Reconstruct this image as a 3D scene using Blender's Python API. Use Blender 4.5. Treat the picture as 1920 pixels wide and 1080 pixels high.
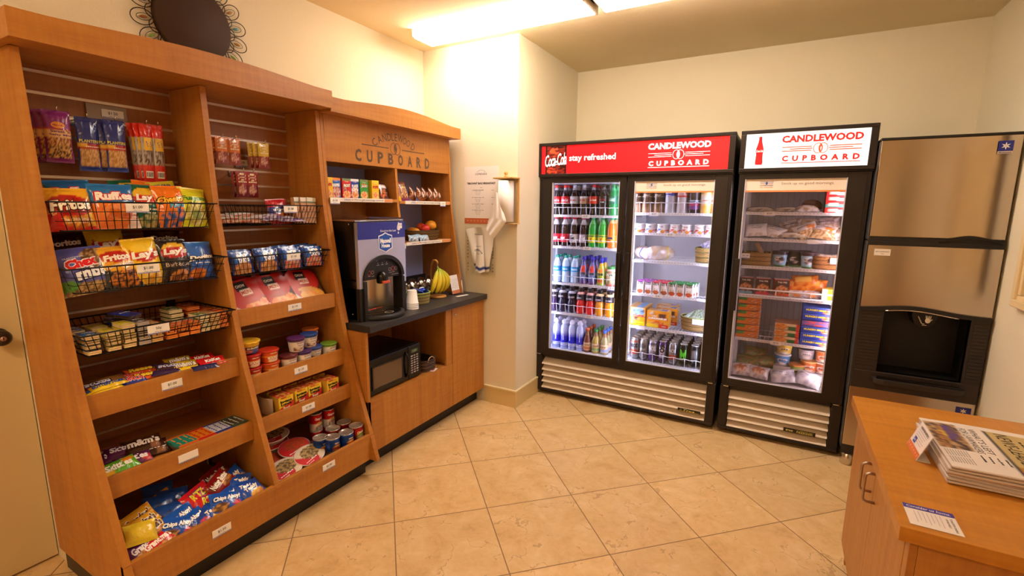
import bpy, math, random
from mathutils import Matrix, Vector, noise
random.seed(7)
PI = math.pi
for o in list(bpy.data.objects): bpy.data.objects.remove(o)
SC = bpy.context.scene; COL = SC.collection

# ------------------------------------------------------------ camera
F_PX, PITCH, ROLL, YAW, CAM_H = 894.54, 0.1673, 0.0098, 0.5114, 1.5112
def cam_axes():
    cy, sy = math.cos(YAW), math.sin(YAW)
    fw0 = Vector((-sy, cy, 0)); rt = Vector((cy, sy, 0)); up = Vector((0, 0, 1))
    fw = fw0*math.cos(PITCH) - up*math.sin(PITCH); u = up*math.cos(PITCH) + fw0*math.sin(PITCH)
    return rt*math.cos(ROLL)+u*math.sin(ROLL), u*math.cos(ROLL)-rt*math.sin(ROLL), fw
RT, UP, FW = cam_axes(); CC = Vector((0, 0, CAM_H))
cd = bpy.data.cameras.new('camera'); cam = bpy.data.objects.new('camera', cd); COL.objects.link(cam)
cd.sensor_width = 36; cd.lens = F_PX/1920*36; cd.clip_start = .05
cam.matrix_world = Matrix((( RT.x, UP.x, -FW.x, CC.x), (RT.y, UP.y, -FW.y, CC.y), (RT.z, UP.z, -FW.z, CC.z), (0, 0, 0, 1)))
SC.camera = cam
def at(px, py, ax, v):
    """where the sight line of a measured photo point meets the real plane ax = v (metres)"""
    d = RT*((px-960)/F_PX) - UP*((py-540)/F_PX) + FW
    i = 'xyz'.index(ax); t = (v-CC[i])/d[i]
    return CC + d*t

# ------------------------------------------------------------ world, exposure
W = bpy.data.worlds.new('world'); SC.world = W; W.use_nodes = True
W.node_tree.nodes['Background'].inputs[0].default_value = (1.0, .80, .58, 1)
W.node_tree.nodes['Background'].inputs[1].default_value = .35
SC.view_settings.view_transform = 'Standard'; SC.view_settings.look = 'None'
SC.view_settings.gamma = 1; SC.view_settings.use_curve_mapping = False
SC.view_settings.exposure = 1.31
try:
    SC.cycles.transparent_max_bounces = 16; SC.cycles.max_bounces = 9; SC.cycles.sample_clamp_indirect = 6
except Exception: pass
ANI = 0.25
LAMP = 9.6        # ceiling lens strength
FRIDGE_LED = 21.0

# ------------------------------------------------------------ colours and materials
def s2l(c): return c/12.92 if c <= .04045 else ((c+.055)/1.055)**2.4
def hx(h): return tuple(s2l(int(h[i:i+2], 16)/255) for i in (0, 2, 4))
MAT = {}
def mat(name, col=None, rough=.5, metal=0, emit=None, es=0, coat=0, trans=0, ior=1.45, spec=.5):
    if name in MAT: return MAT[name]
    m = bpy.data.materials.new(name); m.use_nodes = True; MAT[name] = m
    b = m.node_tree.nodes['Principled BSDF']
    if col is not None: b.inputs['Base Color'].default_value = (*(hx(col) if isinstance(col, str) else col), 1)
    b.inputs['Roughness'].default_value = rough; b.inputs['Metallic'].default_value = metal
    b.inputs['IOR'].default_value = ior; b.inputs['Specular IOR Level'].default_value = spec
    if coat: b.inputs['Coat Weight'].default_value = coat; b.inputs['Coat Roughness'].default_value = .08
    if trans: b.inputs['Transmission Weight'].default_value = trans
    if emit: b.inputs['Emission Color'].default_value = (*hx(emit), 1); b.inputs['Emission Strength'].default_value = es
    return m
class N:
    def __init__(s, m): s.m = m; s.nt = m.node_tree; s.b = s.nt.nodes['Principled BSDF']
    def n(s, t, **k):
        x = s.nt.nodes.new(t)
        for a, v in k.items(): setattr(x, a, v)
        return x
    def l(s, a, b): s.nt.links.new(a, b)
    def math(s, op, a, b=None, c=None):
        x = s.n('ShaderNodeMath', operation=op)
        for i, q in enumerate((a, b, c)):
            if q is None: continue
            if isinstance(q, (int, float)): x.inputs[i].default_value = q
            else: s.l(q, x.inputs[i])
        return x.outputs[0]
    def noise(s, vec, scale, detail=3, rough=.5, dist=0):
        x = s.n('ShaderNodeTexNoise'); x.inputs['Scale'].default_value = scale; x.inputs['Detail'].default_value = detail
        x.inputs['Roughness'].default_value = rough; x.inputs['Distortion'].default_value = dist
        if vec is not None: s.l(vec, x.inputs['Vector'])
        return x.outputs['Fac']
    def map(s, vec, sc=(1, 1, 1), rot=(0, 0, 0), loc=(0, 0, 0)):
        x = s.n('ShaderNodeMapping'); x.inputs['Scale'].default_value = sc; x.inputs['Rotation'].default_value = rot; x.inputs['Location'].default_value = loc
        s.l(vec, x.inputs['Vector']); return x.outputs[0]
    def ramp(s, fac, stops):
        x = s.n('ShaderNodeValToRGB'); e = x.color_ramp.elements
        while len(e) < len(stops): e.new(.5)
        for q, (p, c) in zip(e, stops): q.position = p; q.color = (*hx(c), 1)
        s.l(fac, x.inputs[0]); return x.outputs[0]
    def mix(s, fac, a, b):
        x = s.n('ShaderNodeMix', data_type='RGBA')
        if isinstance(fac, (int, float)): x.inputs[0].default_value = fac
        else: s.l(fac, x.inputs[0])
        for i, q in ((6, a), (7, b)):
            if isinstance(q, str): x.inputs[i].default_value = (*hx(q), 1)
            else: s.l(q, x.inputs[i])
        return x.outputs[2]
    def bump(s, h, st=.2, d=.01):
        x = s.n('ShaderNodeBump'); x.inputs['Strength'].default_value = st; x.inputs['Distance'].default_value = d
        s.l(h, x.inputs['Height']); s.l(x.outputs[0], s.b.inputs['Normal']); return x
    def obj(s): return s.n('ShaderNodeTexCoord').outputs['Object']
    def geo(s): return s.n('ShaderNodeNewGeometry').outputs['Position']

def wood(name, ax, a, b, c, rough=.38):
    m = mat(name, rough=rough); k = N(m); p = k.geo()
    sc = {'x': (1.6, 26, 26), 'y': (26, 1.6, 26), 'z': (26, 26, 1.6)}[ax]
    g = k.noise(k.map(p, sc), 1.0, 6, .62, .4)
    fig = {'x': (70, 9, 9), 'y': (9, 70, 9), 'z': (9, 9, 70)}[ax]
    g2 = k.noise(k.map(p, fig), 1.0, 2)
    f = k.math('ADD', k.math('MULTIPLY', g, .72), k.math('MULTIPLY', g2, .28))
    k.l(k.ramp(f, [(.30, a), (.52, b), (.72, c)]), k.b.inputs['Base Color'])
    k.bump(g, .04, .002)
    return m
WZ = wood('maple_upright', 'z', 'a2622a', 'b57630', 'c0853d')
WY = wood('maple_level', 'y', 'a2622a', 'b57630', 'c0853d')
WX = wood('maple_depth', 'x', 'a2622a', 'b57630', 'c0853d')
WD = wood('maple_slatwall', 'y', '925628', 'a26534', 'ae723e')
WT = wood('maple_desk_top', 'x', 'ab6a20', 'be7a26', 'ca8834', .3)

WALL = mat('wall_paint', rough=.75); k = N(WALL)
g = k.noise(k.geo(), 90, 3, .6); k.l(k.mix(k.noise(k.geo(), 1.3, 2), 'e2d5b8', 'e7dbc1'), k.b.inputs['Base Color']); k.bump(g, .25, .004)
CEIL = mat('ceiling_paint', rough=.85); k = N(CEIL)
k.l(k.mix(k.noise(k.geo(), 1.1, 2), 'ecdab0', 'f0e0ba'), k.b.inputs['Base Color']); k.bump(k.noise(k.geo(), 140, 3), .3, .004)
TRIM = mat('base_paint', 'd8bd85', .5)
TRIMW = mat('trim_cream', 'e6d3a8', .4)
DOORP = mat('door_paint', 'd2b98a', .45)

FLOOR = mat('floor_tile', rough=.3); k = N(FLOOR)
TA, TS, GX, GY = .7732, .4584, -2.1439, 2.8552
def dotn(k, vec, x, y):
    d = k.n('ShaderNodeVectorMath', operation='DOT_PRODUCT'); k.l(vec, d.inputs[0]); d.inputs[1].default_value = (x, y, 0); return d.outputs['Value']
p = k.geo(); ca, sa = math.cos(TA), math.sin(TA)
u = k.math('DIVIDE', k.math('SUBTRACT', dotn(k, p, ca, sa), GX*ca+GY*sa), TS)
v = k.math('DIVIDE', k.math('SUBTRACT', dotn(k, p, sa, -ca), GX*sa-GY*ca), TS)
def edge(k, q):
    f = k.math('FRACT', q); return k.math('MINIMUM', f, k.math('SUBTRACT', 1.0, f))
ed = k.math('MINIMUM', edge(k, u), edge(k, v))
grout = k.math('LESS_THAN', ed, .0055)
cmb = k.n('ShaderNodeCombineXYZ'); k.l(k.math('FLOOR', u), cmb.inputs[0]); k.l(k.math('FLOOR', v), cmb.inputs[1])
wn = k.n('ShaderNodeTexWhiteNoise'); k.l(cmb.outputs[0], wn.inputs[0])
off = k.n('ShaderNodeVectorMath', operation='MULTIPLY_ADD'); k.l(wn.outputs['Color'], off.inputs[0]); off.inputs[1].default_value = (9, 9, 9); k.l(p, off.inputs[2])
n1 = k.noise(off.outputs[0], 5.5, 7, .62, 1.1); n2 = k.noise(off.outputs[0], 26, 6, .7, .6)
tile = k.ramp(k.math('ADD', k.math('MULTIPLY', n1, .62), k.math('MULTIPLY', n2, .38)), [(.26, 'b38a58'), (.45, 'd2ac76'), (.60, 'dcba88'), (.78, 'ebd0a8')])
vein = k.n('ShaderNodeTexVoronoi', feature='DISTANCE_TO_EDGE'); vein.inputs['Scale'].default_value = 4.2
wv = k.n('ShaderNodeVectorMath', operation='MULTIPLY_ADD'); nz = k.n('ShaderNodeTexNoise'); nz.inputs['Scale'].default_value = 9; nz.inputs['Detail'].default_value = 5
k.l(off.outputs[0], nz.inputs[0]); k.l(nz.outputs['Color'], wv.inputs[0]); wv.inputs[1].default_value = (.35, .35, 0); k.l(off.outputs[0], wv.inputs[2]); k.l(wv.outputs[0], vein.inputs['Vector'])
vm = k.math('MULTIPLY', k.math('LESS_THAN', vein.outputs['Distance'], .012), k.math('GREATER_THAN', n1, .52))
tile = k.mix(k.math('MULTIPLY', vm, .55), tile, 'a47a4c')
tv = k.math('MULTIPLY_ADD', wn.outputs['Value'], .10, .95)
hs = k.n('ShaderNodeHueSaturation'); k.l(tile, hs.inputs['Color']); k.l(tv, hs.inputs['Value'])
k.l(k.mix(grout, hs.outputs[0], '8a6a48'), k.b.inputs['Base Color'])
k.l(k.math('MULTIPLY_ADD', grout, .4, k.math('MULTIPLY_ADD', n2, .25, .22)), k.b.inputs['Roughness'])
k.bump(k.math('ADD', k.math('MULTIPLY', n2, .12), k.math('MINIMUM', k.math('MULTIPLY', ed, 60), 1.0)), .22, .003)

BLACK = mat('black_laminate', '17110d', .38)
BLK = mat('black_plastic', '0d0b0a', .25)
BLKM = mat('black_matt_plastic', '1a1512', .55)
FRM = mat('cooler_black_enamel', '1e130d', .42)
COUNTER = mat('dark_laminate', rough=.42); k = N(COUNTER)
k.l(k.mix(k.noise(k.obj(), 180, 3), '2c2927', '3a3634'), k.b.inputs['Base Color'])
CHROME = mat('chrome', 'c8c4be', .18, 1)
WIRE = mat('black_wire', '0c0a09', .35, .3)
WIREW = mat('white_wire', 'eeeef2', .35)
WHITE = mat('white_plastic', 'ecebea', .4)
WHITEIN = mat('cooler_liner', 'dcdde6', .45)
ALU = mat('slat_aluminium', 'd6c6ba', .32, .8)
CREAM = mat('louvre_enamel', 'e4d3bf', .38)
STEEL = mat('brushed_steel', rough=.3, metal=1); k = N(STEEL)
st = k.noise(k.map(k.geo(), (3, 3, 1600)), 1.0, 2)
k.l(k.mix(st, 'c0b2a2', 'c8baa9'), k.b.inputs['Base Color']); k.l(k.math('MULTIPLY_ADD', st, .04, .20), k.b.inputs['Roughness'])
k.b.inputs['Anisotropic'].default_value = .85; tg = k.n('ShaderNodeTangent', direction_type='RADIAL', axis='Z'); k.l(tg.outputs[0], k.b.inputs['Tangent']); k.b.inputs['Anisotropic Rotation'].default_value = ANI
STEELV = mat('spun_steel', 'cfc7bd', .26, 1)
BLUEP = mat('blue_pegboard', rough=.6); k = N(BLUEP)
pg = k.n('ShaderNodeTexVoronoi'); pg.inputs['Scale'].default_value = 1; pg.inputs['Randomness'].default_value = 0
k.l(k.map(k.geo(), (80, 80, 80)), pg.inputs['Vector'])
k.l(k.mix(k.math('LESS_THAN', pg.outputs['Distance'], .24), 'a4aef0', '6c74b4'), k.b.inputs['Base Color'])
LENS = mat('lamp_lens', 'ffffff', .5, emit='fff5ea', es=LAMP)
LED = mat('cooler_led', 'ffffff', .5, emit='e2e6ff', es=FRIDGE_LED)
def clearglass(name, tint='ffffff', refl=.6):
    m = bpy.data.materials.new(name); m.use_nodes = True; MAT[name] = m; nt = m.node_tree
    for x in list(nt.nodes):
        if x.type != 'OUTPUT_MATERIAL': nt.nodes.remove(x)
    out = [x for x in nt.nodes if x.type == 'OUTPUT_MATERIAL'][0]
    tr = nt.nodes.new('ShaderNodeBsdfTransparent'); tr.inputs[0].default_value = (*hx(tint), 1)
    gl = nt.nodes.new('ShaderNodeBsdfGlossy'); gl.inputs['Roughness'].default_value = .03
    fr = nt.nodes.new('ShaderNodeFresnel'); fr.inputs[0].default_value = 1.45
    mu = nt.nodes.new('ShaderNodeMath'); mu.operation = 'MULTIPLY'; mu.inputs[1].default_value = refl
    mx = nt.nodes.new('ShaderNodeMixShader')
    nt.links.new(fr.outputs[0], mu.inputs[0]); nt.links.new(mu.outputs[0], mx.inputs[0])
    nt.links.new(tr.outputs[0], mx.inputs[1]); nt.links.new(gl.outputs[0], mx.inputs[2]); nt.links.new(mx.outputs[0], out.inputs[0])
    return m
GLASS = clearglass('door_glass', 'fafaff', .7)
CLEAR = clearglass('clear_plastic', 'e8eef6', 1.0)
FROST = clearglass('freezer_glass', 'f2ecec', .7)
def vcol(name, rough=.5, bump=0, scale=60, metal=0, coat=0, emit=0):
    if name in MAT: return MAT[name]
    m = mat(name, rough=rough, metal=metal, coat=coat); k = N(m)
    a = k.n('ShaderNodeAttribute', attribute_name='Col'); k.l(a.outputs['Color'], k.b.inputs['Base Color'])
    if emit: k.l(a.outputs['Color'], k.b.inputs['Emission Color']); k.b.inputs['Emission Strength'].default_value = emit
    if bump: k.bump(k.noise(k.obj(), scale, 2, .5, .8), bump, .006)
    return m
FILM = vcol('printed_film', .22, .55, 42, coat=.5)
CARD = vcol('printed_card', .45)
PLAS = vcol('printed_plastic', .3)
LIQ = vcol('filled_bottle', .08, coat=.4)
METAL = vcol('printed_can', .25, metal=.65)
PAPER = vcol('printed_paper', .7)
LED2 = mat('freezer_led', 'ffffff', .5, emit='fff0f0', es=FRIDGE_LED*1.25)
SIGNB = vcol('backlit_sign', .35, emit=.42)
SIGNR = vcol('backlit_red_sign', .35, emit=.3)
FRUIT = vcol('fruit_skin', .4, .1, 120)
FABRIC = vcol('cloth', .9, .2, 200)
WICK = vcol('wicker', .6, .3, 300)

# ------------------------------------------------------------ mesh builder
def paint(bg, *layers):
    """a printed pattern in u, v (0..1, v up): rectangles, ellipses, half planes and mottled food pictures"""
    bgc = hx(bg); L = []
    for l in layers:
        L.append(tuple(hx(q) if isinstance(q, str) and i > 0 else q for i, q in enumerate(l)))
    def f(u, v):
        c = bgc
        for l in L:
            t = l[0]
            if t == 'r':
                if l[1] <= u <= l[3] and l[2] <= v <= l[4]: c = l[5]
            elif t == 'e':
                if ((u-l[1])/l[3])**2+((v-l[2])/l[4])**2 <= 1: c = l[5]
            elif t == 'd':
                if l[1]*u+l[2]*v > l[3]: c = l[4]
            elif t in 'nm':
                ok = ((u-l[1])/l[3])**2+((v-l[2])/l[4])**2 <= 1 if t == 'n' else (l[1] <= u <= l[3] and l[2] <= v <= l[4])
                if ok:
                    q = noise.noise(Vector((u*l[7], v*l[7], l[1]*7)))*.9+.5
                    q = max(0, min(1, q)); q = 0 if q < .35 else 1 if q > .62 else (q-.35)/.27
                    c = tuple(a+(b-a)*q for a, b in zip(l[5], l[6]))
        return c
    return f
TC = {}
# print too small or blurred to read: laid out as rows of unreadable marks
MARKS = set('''nuts|PEANUTS|STICK|Jerky|CHEWS|CORN CHIPS|Sour Cream|& Onion|onion flavored rings|Classic|COOL RANCH|Lance|CAPTAINS|oreo|Nekot|ToastChee|RYE|PEANUT BUTTER|PAYDAY|BABY RUTH|MILKY WAY|BIG RED|EXTRA|ORBIT|MENTOS|Nilla|OREO|Mini|MUNCHIES|GRANOLA|CHEX|FIBER ONE|Spicy|KELLOGG|NOODLES|Oatmeal|HORMEL|Compleats|Tomato|CHEF|RAVIOLI|CHILI|Krave|Belvita|NUTS|Otis|Rice Krispies|HOT|BREW|READY|REGULAR|DECAF|HOT WATER|STOP|hold cup under spout|SELF SERVICE|COMMENTS|2. GRAB AND GO|3. HEALTHY START|4. CREATE YOUR OWN|bagel or muffin|juice or milk|fresh fruit|$5.00|$5|suites|Diet Coke|Cherry|zero|Sprite|SQUIRT|POWERADE|smartwater|Honest|Frappe|Muscle|MILK|Nesquik|Welch's|Simply|ORANGE|Yoplait|yogurt|Cheese|Java|BURRITO|SANDWICH|TURKEY|ICE CREAM|ICE|ICE CR|sandwich|LEAN|TUB|DIP|SOUP|CHOC|FRUIT|POP |Jimmy Dean|Eggo|Healthy|Marie|WHITE CASTLE|FROZEN|ICE DISPENSER|PUSH|Come|SURVEY|ASKS|WHAT|MATTERS|home|for breakfast|The Refrigeration People'''.split('|'))
def text2d(s, bold=0.0, shear=0.0, space=1.0):
    key = (s, bold, shear, space)
    if key in TC: return TC[key]
    if s in MARKS:
        vs, fs, n = [], [], len(s); rr = random.Random(n*7+ord(s[0]))
        for i, ch in enumerate(s):
            if ch == ' ': continue
            x0, x1 = (i+.12)/n-.5, (i+.88)/n-.5; y0, y1 = -.28+rr.uniform(-.06, .04), .12+rr.uniform(-.06, .2); q = len(vs)
            vs += [(x0, y0), (x1, y0), (x1, y1), (x0, y1)]; fs.append((q, q+1, q+2, q+3))
        TC[key] = (vs, fs, n*.55); return TC[key]
    c = bpy.data.curves.new('t', 'FONT'); c.body = s; c.align_x = 'LEFT'; c.resolution_u = 2; c.offset = bold; c.shear = shear; c.space_character = space
    o = bpy.data.objects.new('t', c); me = bpy.data.meshes.new_from_object(o)
    vs = [(p.co.x, p.co.y) for p in me.vertices]; fs = [tuple(p.vertices) for p in me.polygons]
    bpy.data.objects.remove(o); bpy.data.curves.remove(c); bpy.data.meshes.remove(me)
    if not vs: vs = [(0, 0)]; fs = []
    x0 = min(p[0] for p in vs); x1 = max(p[0] for p in vs); y0 = min(p[1] for p in vs); y1 = max(p[1] for p in vs)
    w = max(x1-x0, 1e-6); h = max(y1-y0, 1e-6)
    vs = [((x-(x0+x1)/2)/w, (y-(y0+y1)/2)/h) for x, y in vs]
    TC[key] = (vs, fs, w/h); return TC[key]
class B:
    def __init__(s): s.v = []; s.f = []; s.c = []; s.m = []; s.s = []; s.M = Matrix()
    def add(s, vs, fs, col='808080', mat=0, smooth=False):
        o = len(s.v); M = s.M
        for p in vs: s.v.append(tuple(M @ Vector(p)))
        if isinstance(col, str): s.c += [hx(col)]*len(vs)
        elif isinstance(col, tuple): s.c += [col]*len(vs)
        else: s.c += col
        for f in fs: s.f.append(tuple(o+i for i in f)); s.m.append(mat); s.s.append(smooth)
        return s
    def box(s, x0, x1, y0, y1, z0, z1, col='808080', mat=0):
        v = [(x, y, z) for x in (x0, x1) for y in (y0, y1) for z in (z0, z1)]
        return s.add(v, [(0, 1, 3, 2), (4, 6, 7, 5), (0, 4, 5, 1), (2, 3, 7, 6), (0, 2, 6, 4), (1, 5, 7, 3)], col, mat)
    def rbox(s, x0, x1, y0, y1, z0, z1, r, col='808080', mat=0, seg=3, axis='z'):
        """box with corners rounded about one axis"""
        def prof(a0, a1, b0, b1):
            P = []
            for cx, cy, st in ((a1-r, b1-r, 0), (a0+r, b1-r, 1), (a0+r, b0+r, 2), (a1-r, b0+r, 3)):
                for i in range(seg+1):
                    t = (st+i/seg)*PI/2; P.append((cx+r*math.cos(t), cy+r*math.sin(t)))
            return P
        if axis == 'z': P = prof(x0, x1, y0, y1); a = [(p[0], p[1], z0) for p in P]; b = [(p[0], p[1], z1) for p in P]; fl = False
        elif axis == 'y': P = prof(x0, x1, z0, z1); a = [(p[0], y0, p[1]) for p in P]; b = [(p[0], y1, p[1]) for p in P]; fl = True
        else: P = prof(y0, y1, z0, z1); a = [(x0, p[0], p[1]) for p in P]; b = [(x1, p[0], p[1]) for p in P]; fl = False
        n = len(P); q = [(i, (i+1) % n, n+(i+1) % n, n+i) for i in range(n)]; caps = [tuple(range(n))[::-1], tuple(range(n, 2*n))]
        fs = q+caps
        if fl: fs = [tuple(reversed(f)) for f in fs]
        return s.add(a+b, fs, col, mat)
    def prism(s, prof, ax, a, b, col='808080', mat=0, smooth=False):
        """closed outline (2D) pushed along an axis from a to b; outline axes are the other two in order"""
        def P(p, t): return {'x': (t, p[0], p[1]), 'y': (p[0], t, p[1]), 'z': (p[0], p[1], t)}[ax]
        n = len(prof); ar = sum(prof[i][0]*prof[(i+1) % n][1]-prof[(i+1) % n][0]*prof[i][1] for i in range(n))
        if (ar < 0) != (ax == 'y'): prof = prof[::-1]
        vs = [P(p, a) for p in prof]+[P(p, b) for p in prof]
        s.add(vs, [tuple(range(n))[::-1], tuple(range(n, 2*n))], col, mat)
        return s.add(vs, [(i, (i+1) % n, n+(i+1) % n, n+i) for i in range(n)], col, mat, smooth)
    def tube(s, pts, r, col='808080', mat=0, n=6, closed=False, caps=True):
        pts = [Vector(p) for p in pts]; m = len(pts); vs = []; fs = []; up = None
        rr = r if isinstance(r, (list, tuple)) else [r]*m
        for i, p in enumerate(pts):
            a = pts[i-1] if (i or closed) else p; b = pts[(i+1) % m] if (i < m-1 or closed) else p
            t = (b-a).normalized()
            if up is None: up = Vector((0, 0, 1)) if abs(t.z) < .9 else Vector((1, 0, 0))
            sd = t.cross(up)
            if sd.length < 1e-6: sd = t.cross(Vector((.3, 1, .2)))
            sd.normalize(); up = sd.cross(t).normalized()
            for j in range(n): q = 2*PI*j/n; vs.append(tuple(p+sd*(math.cos(q)*rr[i])+up*(math.sin(q)*rr[i])))
        for i in range(m if closed else m-1):
            k = (i+1) % m
            for j in range(n): fs.append((i*n+j, i*n+(j+1) % n, k*n+(j+1) % n, k*n+j))
        if caps and not closed: fs += [tuple(range(n))[::-1], tuple((m-1)*n+j for j in range(n))]
        return s.add(vs, fs, col, mat, True)
    def lathe(s, prof, n=24, col='808080', mat=0, pf=None, a0=0, a1=2*PI, smooth=True):
        """profile [(r, z)]; pf(u, v) paints it round the axis with u = 0.5 facing local -y"""
        full = abs(a1-a0-2*PI) < 1e-6; vs = []; cs = []; nn = n if full else n+1; m = len(prof)
        zs = [p[1] for p in prof]; z0, z1 = min(zs), max(zs)
        for r, z in prof:
            for j in range(nn):
                t = a0+(a1-a0)*j/n; vs.append((r*math.cos(t-PI*.5), r*math.sin(t-PI*.5), z))
                if pf: u = (t/(2*PI)) % 1; cs.append(pf((u+.5) % 1, (z-z0)/max(1e-6, z1-z0)))
        fs = []
        for i in range(m-1):
            for j in range(n):
                k = (j+1) % nn; fs.append((i*nn+j, i*nn+k, (i+1)*nn+k, (i+1)*nn+j))
        if prof[0][0] > 1e-5 and full: fs.append(tuple(range(nn))[::-1])
        if prof[-1][0] > 1e-5 and full: fs.append(tuple((m-1)*nn+j for j in range(nn)))
        return s.add(vs, fs, cs if pf else col, mat, smooth)
    def surf(s, fn, nu, nv, pf='808080', mat=0, smooth=True, flip=False):
        vs = []; cs = []
        for j in range(nv+1):
            for i in range(nu+1):
                u, v = i/nu, j/nv; vs.append(fn(u, v))
                if callable(pf): cs.append(pf(u, v))
        w = nu+1; fs = [(j*w+i, j*w+i+1, (j+1)*w+i+1, (j+1)*w+i) for j in range(nv) for i in range(nu)]
        if flip: fs = [f[::-1] for f in fs]
        return s.add(vs, fs, cs if callable(pf) else pf, mat, smooth)
    def text(s, t, cx, cy, w, h, col='000000', bold=0., shear=0., space=1., rot=0., z=.0006, on=None, arc=0., mat=0, depth=0.):
        """flat lettering fitted in w x h; on(x, y) gives the height of a curved face; arc bends the line"""
        vs, fs, asp = text2d(t, bold, shear, space)
        if h is None: h = w/asp
        if w is None: w = h*asp
        P = []
        for x, y in vs:
            X, Y = x*w, y*h
            if arc: a = X/arc; X, Y = (arc+Y)*math.sin(a), (arc+Y)*math.cos(a)-arc
            if rot: X, Y = X*math.cos(rot)-Y*math.sin(rot), X*math.sin(rot)+Y*math.cos(rot)
            X += cx; Y += cy; P.append((X, Y, (on(X, Y) if on else 0)+z))
        s.add(P, fs, col, mat)
        if depth: s.add([(p[0], p[1], p[2]-depth) for p in P], [f[::-1] for f in fs], col, mat)
        return s
    def disc(s, cx, cy, rx, ry, col='808080', z=0., n=24, mat=0, on=None):
        vs = [(cx, cy, (on(cx, cy) if on else 0)+z)]+[(cx+rx*math.cos(2*PI*i/n), cy+ry*math.sin(2*PI*i/n), (on(cx+rx*math.cos(2*PI*i/n), cy+ry*math.sin(2*PI*i/n)) if on else 0)+z) for i in range(n)]
        return s.add(vs, [(0, 1+i, 1+(i+1) % n) for i in range(n)], col, mat)
    def ring(s, cx, cy, rx, ry, t, col='808080', z=0., n=32, mat=0, on=None):
        vs = []
        for k in (0, 1):
            for i in range(n):
                a = 2*PI*i/n; x = cx+(rx-t*k)*math.cos(a); y = cy+(ry-t*k)*math.sin(a); vs.append((x, y, (on(x, y) if on else 0)+z))
        return s.add(vs, [(i, (i+1) % n, n+(i+1) % n, n+i) for i in range(n)], col, mat)
    def quad(s, x0, x1, y0, y1, z, col, mat=0): return s.add([(x0, y0, z), (x1, y0, z), (x1, y1, z), (x0, y1, z)], [(0, 1, 2, 3)], col, mat)
    def mesh(s, name, mats):
        me = bpy.data.meshes.new(name); me.from_pydata(s.v, [], s.f)
        for m in (mats if isinstance(mats, (list, tuple)) else [mats]): me.materials.append(m)
        me.polygons.foreach_set('material_index', s.m); me.polygons.foreach_set('use_smooth', s.s)
        a = me.color_attributes.new('Col', 'FLOAT_COLOR', 'POINT')
        fl = []
        for c in s.c: fl += [c[0], c[1], c[2], 1.]
        a.data.foreach_set('color', fl); me.update(); return me
    def build(s, name, mats, parent=None, loc=None, bevel=0):
        return link(name, s.mesh(name, mats), parent, loc, bevel)
def link(name, me, parent=None, loc=None, bevel=0):
    o = bpy.data.objects.new(name, me); COL.objects.link(o)
    if parent: o.parent = parent
    if loc is not None: o.location = loc
    if bevel:
        b = o.modifiers.new('bevel', 'BEVEL'); b.width = bevel; b.segments = 2; b.limit_method = 'ANGLE'; b.angle_limit = .7
    return o
def tag(o, label=None, cat=None, group=None, kind=None):
    if label: o['label'] = label
    if cat: o['category'] = cat
    if group: o['group'] = group
    if kind: o['kind'] = kind
    return o
def thing(name, label, cat, loc=(0, 0, 0), group=None, M=None):
    o = bpy.data.objects.new(name, None); COL.objects.link(o); o.empty_display_size = .05; o.location = loc
    if M is not None: o.matrix_world = M
    return tag(o, label, cat, group)
def struct(o, label=None): o['kind'] = 'structure'; return o
def copy_tree(o, parent=None):
    c = o.copy(); COL.objects.link(c); c.parent = parent
    for ch in o.children: copy_tree(ch, c)
    return c
FACE = {'E': Matrix(((0, 0, 1), (1, 0, 0), (0, 1, 0))).to_4x4(), 'S': Matrix(((1, 0, 0), (0, 0, -1), (0, 1, 0))).to_4x4(), 'W': Matrix(((0, 0, -1), (-1, 0, 0), (0, 1, 0))).to_4x4()}
def pose(loc, face='E', lean=0, roll=0, yaw=0):
    return Matrix.Translation(Vector(loc)) @ Matrix.Rotation(yaw, 4, 'Z') @ FACE[face] @ Matrix.Rotation(-lean, 4, 'X') @ Matrix.Rotation(roll, 4, 'Z')
ORD = ['first', 'second', 'third', 'fourth', 'fifth', 'sixth', 'seventh', 'eighth', 'ninth', 'tenth', 'eleventh', 'twelfth']

# ============================================================ the room
XL, XC, XR, YC, YB, YR, H = -2.495, -1.664, .99, 3.03, 4.10, -1.6, 2.669
XD = -2.63
B().box(XD-.1, XR+.1, YR-.1, YB+.1, -.06, 0).build('floor', FLOOR)['kind'] = 'structure'
B().box(XD-.1, XR+.1, YR-.1, YB+.1, H, H+.06).build('ceiling', CEIL)['kind'] = 'structure'
b = B().box(XD-.1, XL, .655, YB+.1, 0, H).box(XD-.1, XD, YR, .655, 0, H).box(XD, XL, YR, .655, 2.06, H).box(XD, XL, YR, -.35, 0, 2.06)
struct(b.build('wall_left', WALL))
struct(B().box(XL, XC, YC, YB+.02, 0, H).build('wall_pillar', WALL))
struct(B().box(XC, XR, YB, YB+.1, 0, H).build('wall_back', WALL))
struct(B().box(XR, XR+.1, YR, YB+.1, 0, H).build('wall_right', WALL))
struct(B().box(XD, XR, YR-.1, YR, 0, H).build('wall_rear', WALL))
def baseb(name, x0, x1, y0, y1, cx0, cx1, cy0, cy1):
    o = B().box(x0, x1, y0, y1, 0, .125, mat=0).box(cx0, cx1, cy0, cy1, .125, .137, mat=1).build(name, [TRIM, TRIMW], bevel=.002); struct(o)
baseb('baseboard_pillar', XL+.56, XC+.014, YC-.014, YC, XL+.56, XC+.018, YC-.018, YC)
baseb('baseboard_recess', XC, XC+.014, YC, YB, XC, XC+.018, YC, YB)
baseb('baseboard_back', XC+.014, XR, YB-.014, YB, XC+.014, XR, YB-.018, YB)
baseb('baseboard_right', XR-.014, XR, YR, YB-.014, XR-.018, XR, YR, YB-.014)
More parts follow.
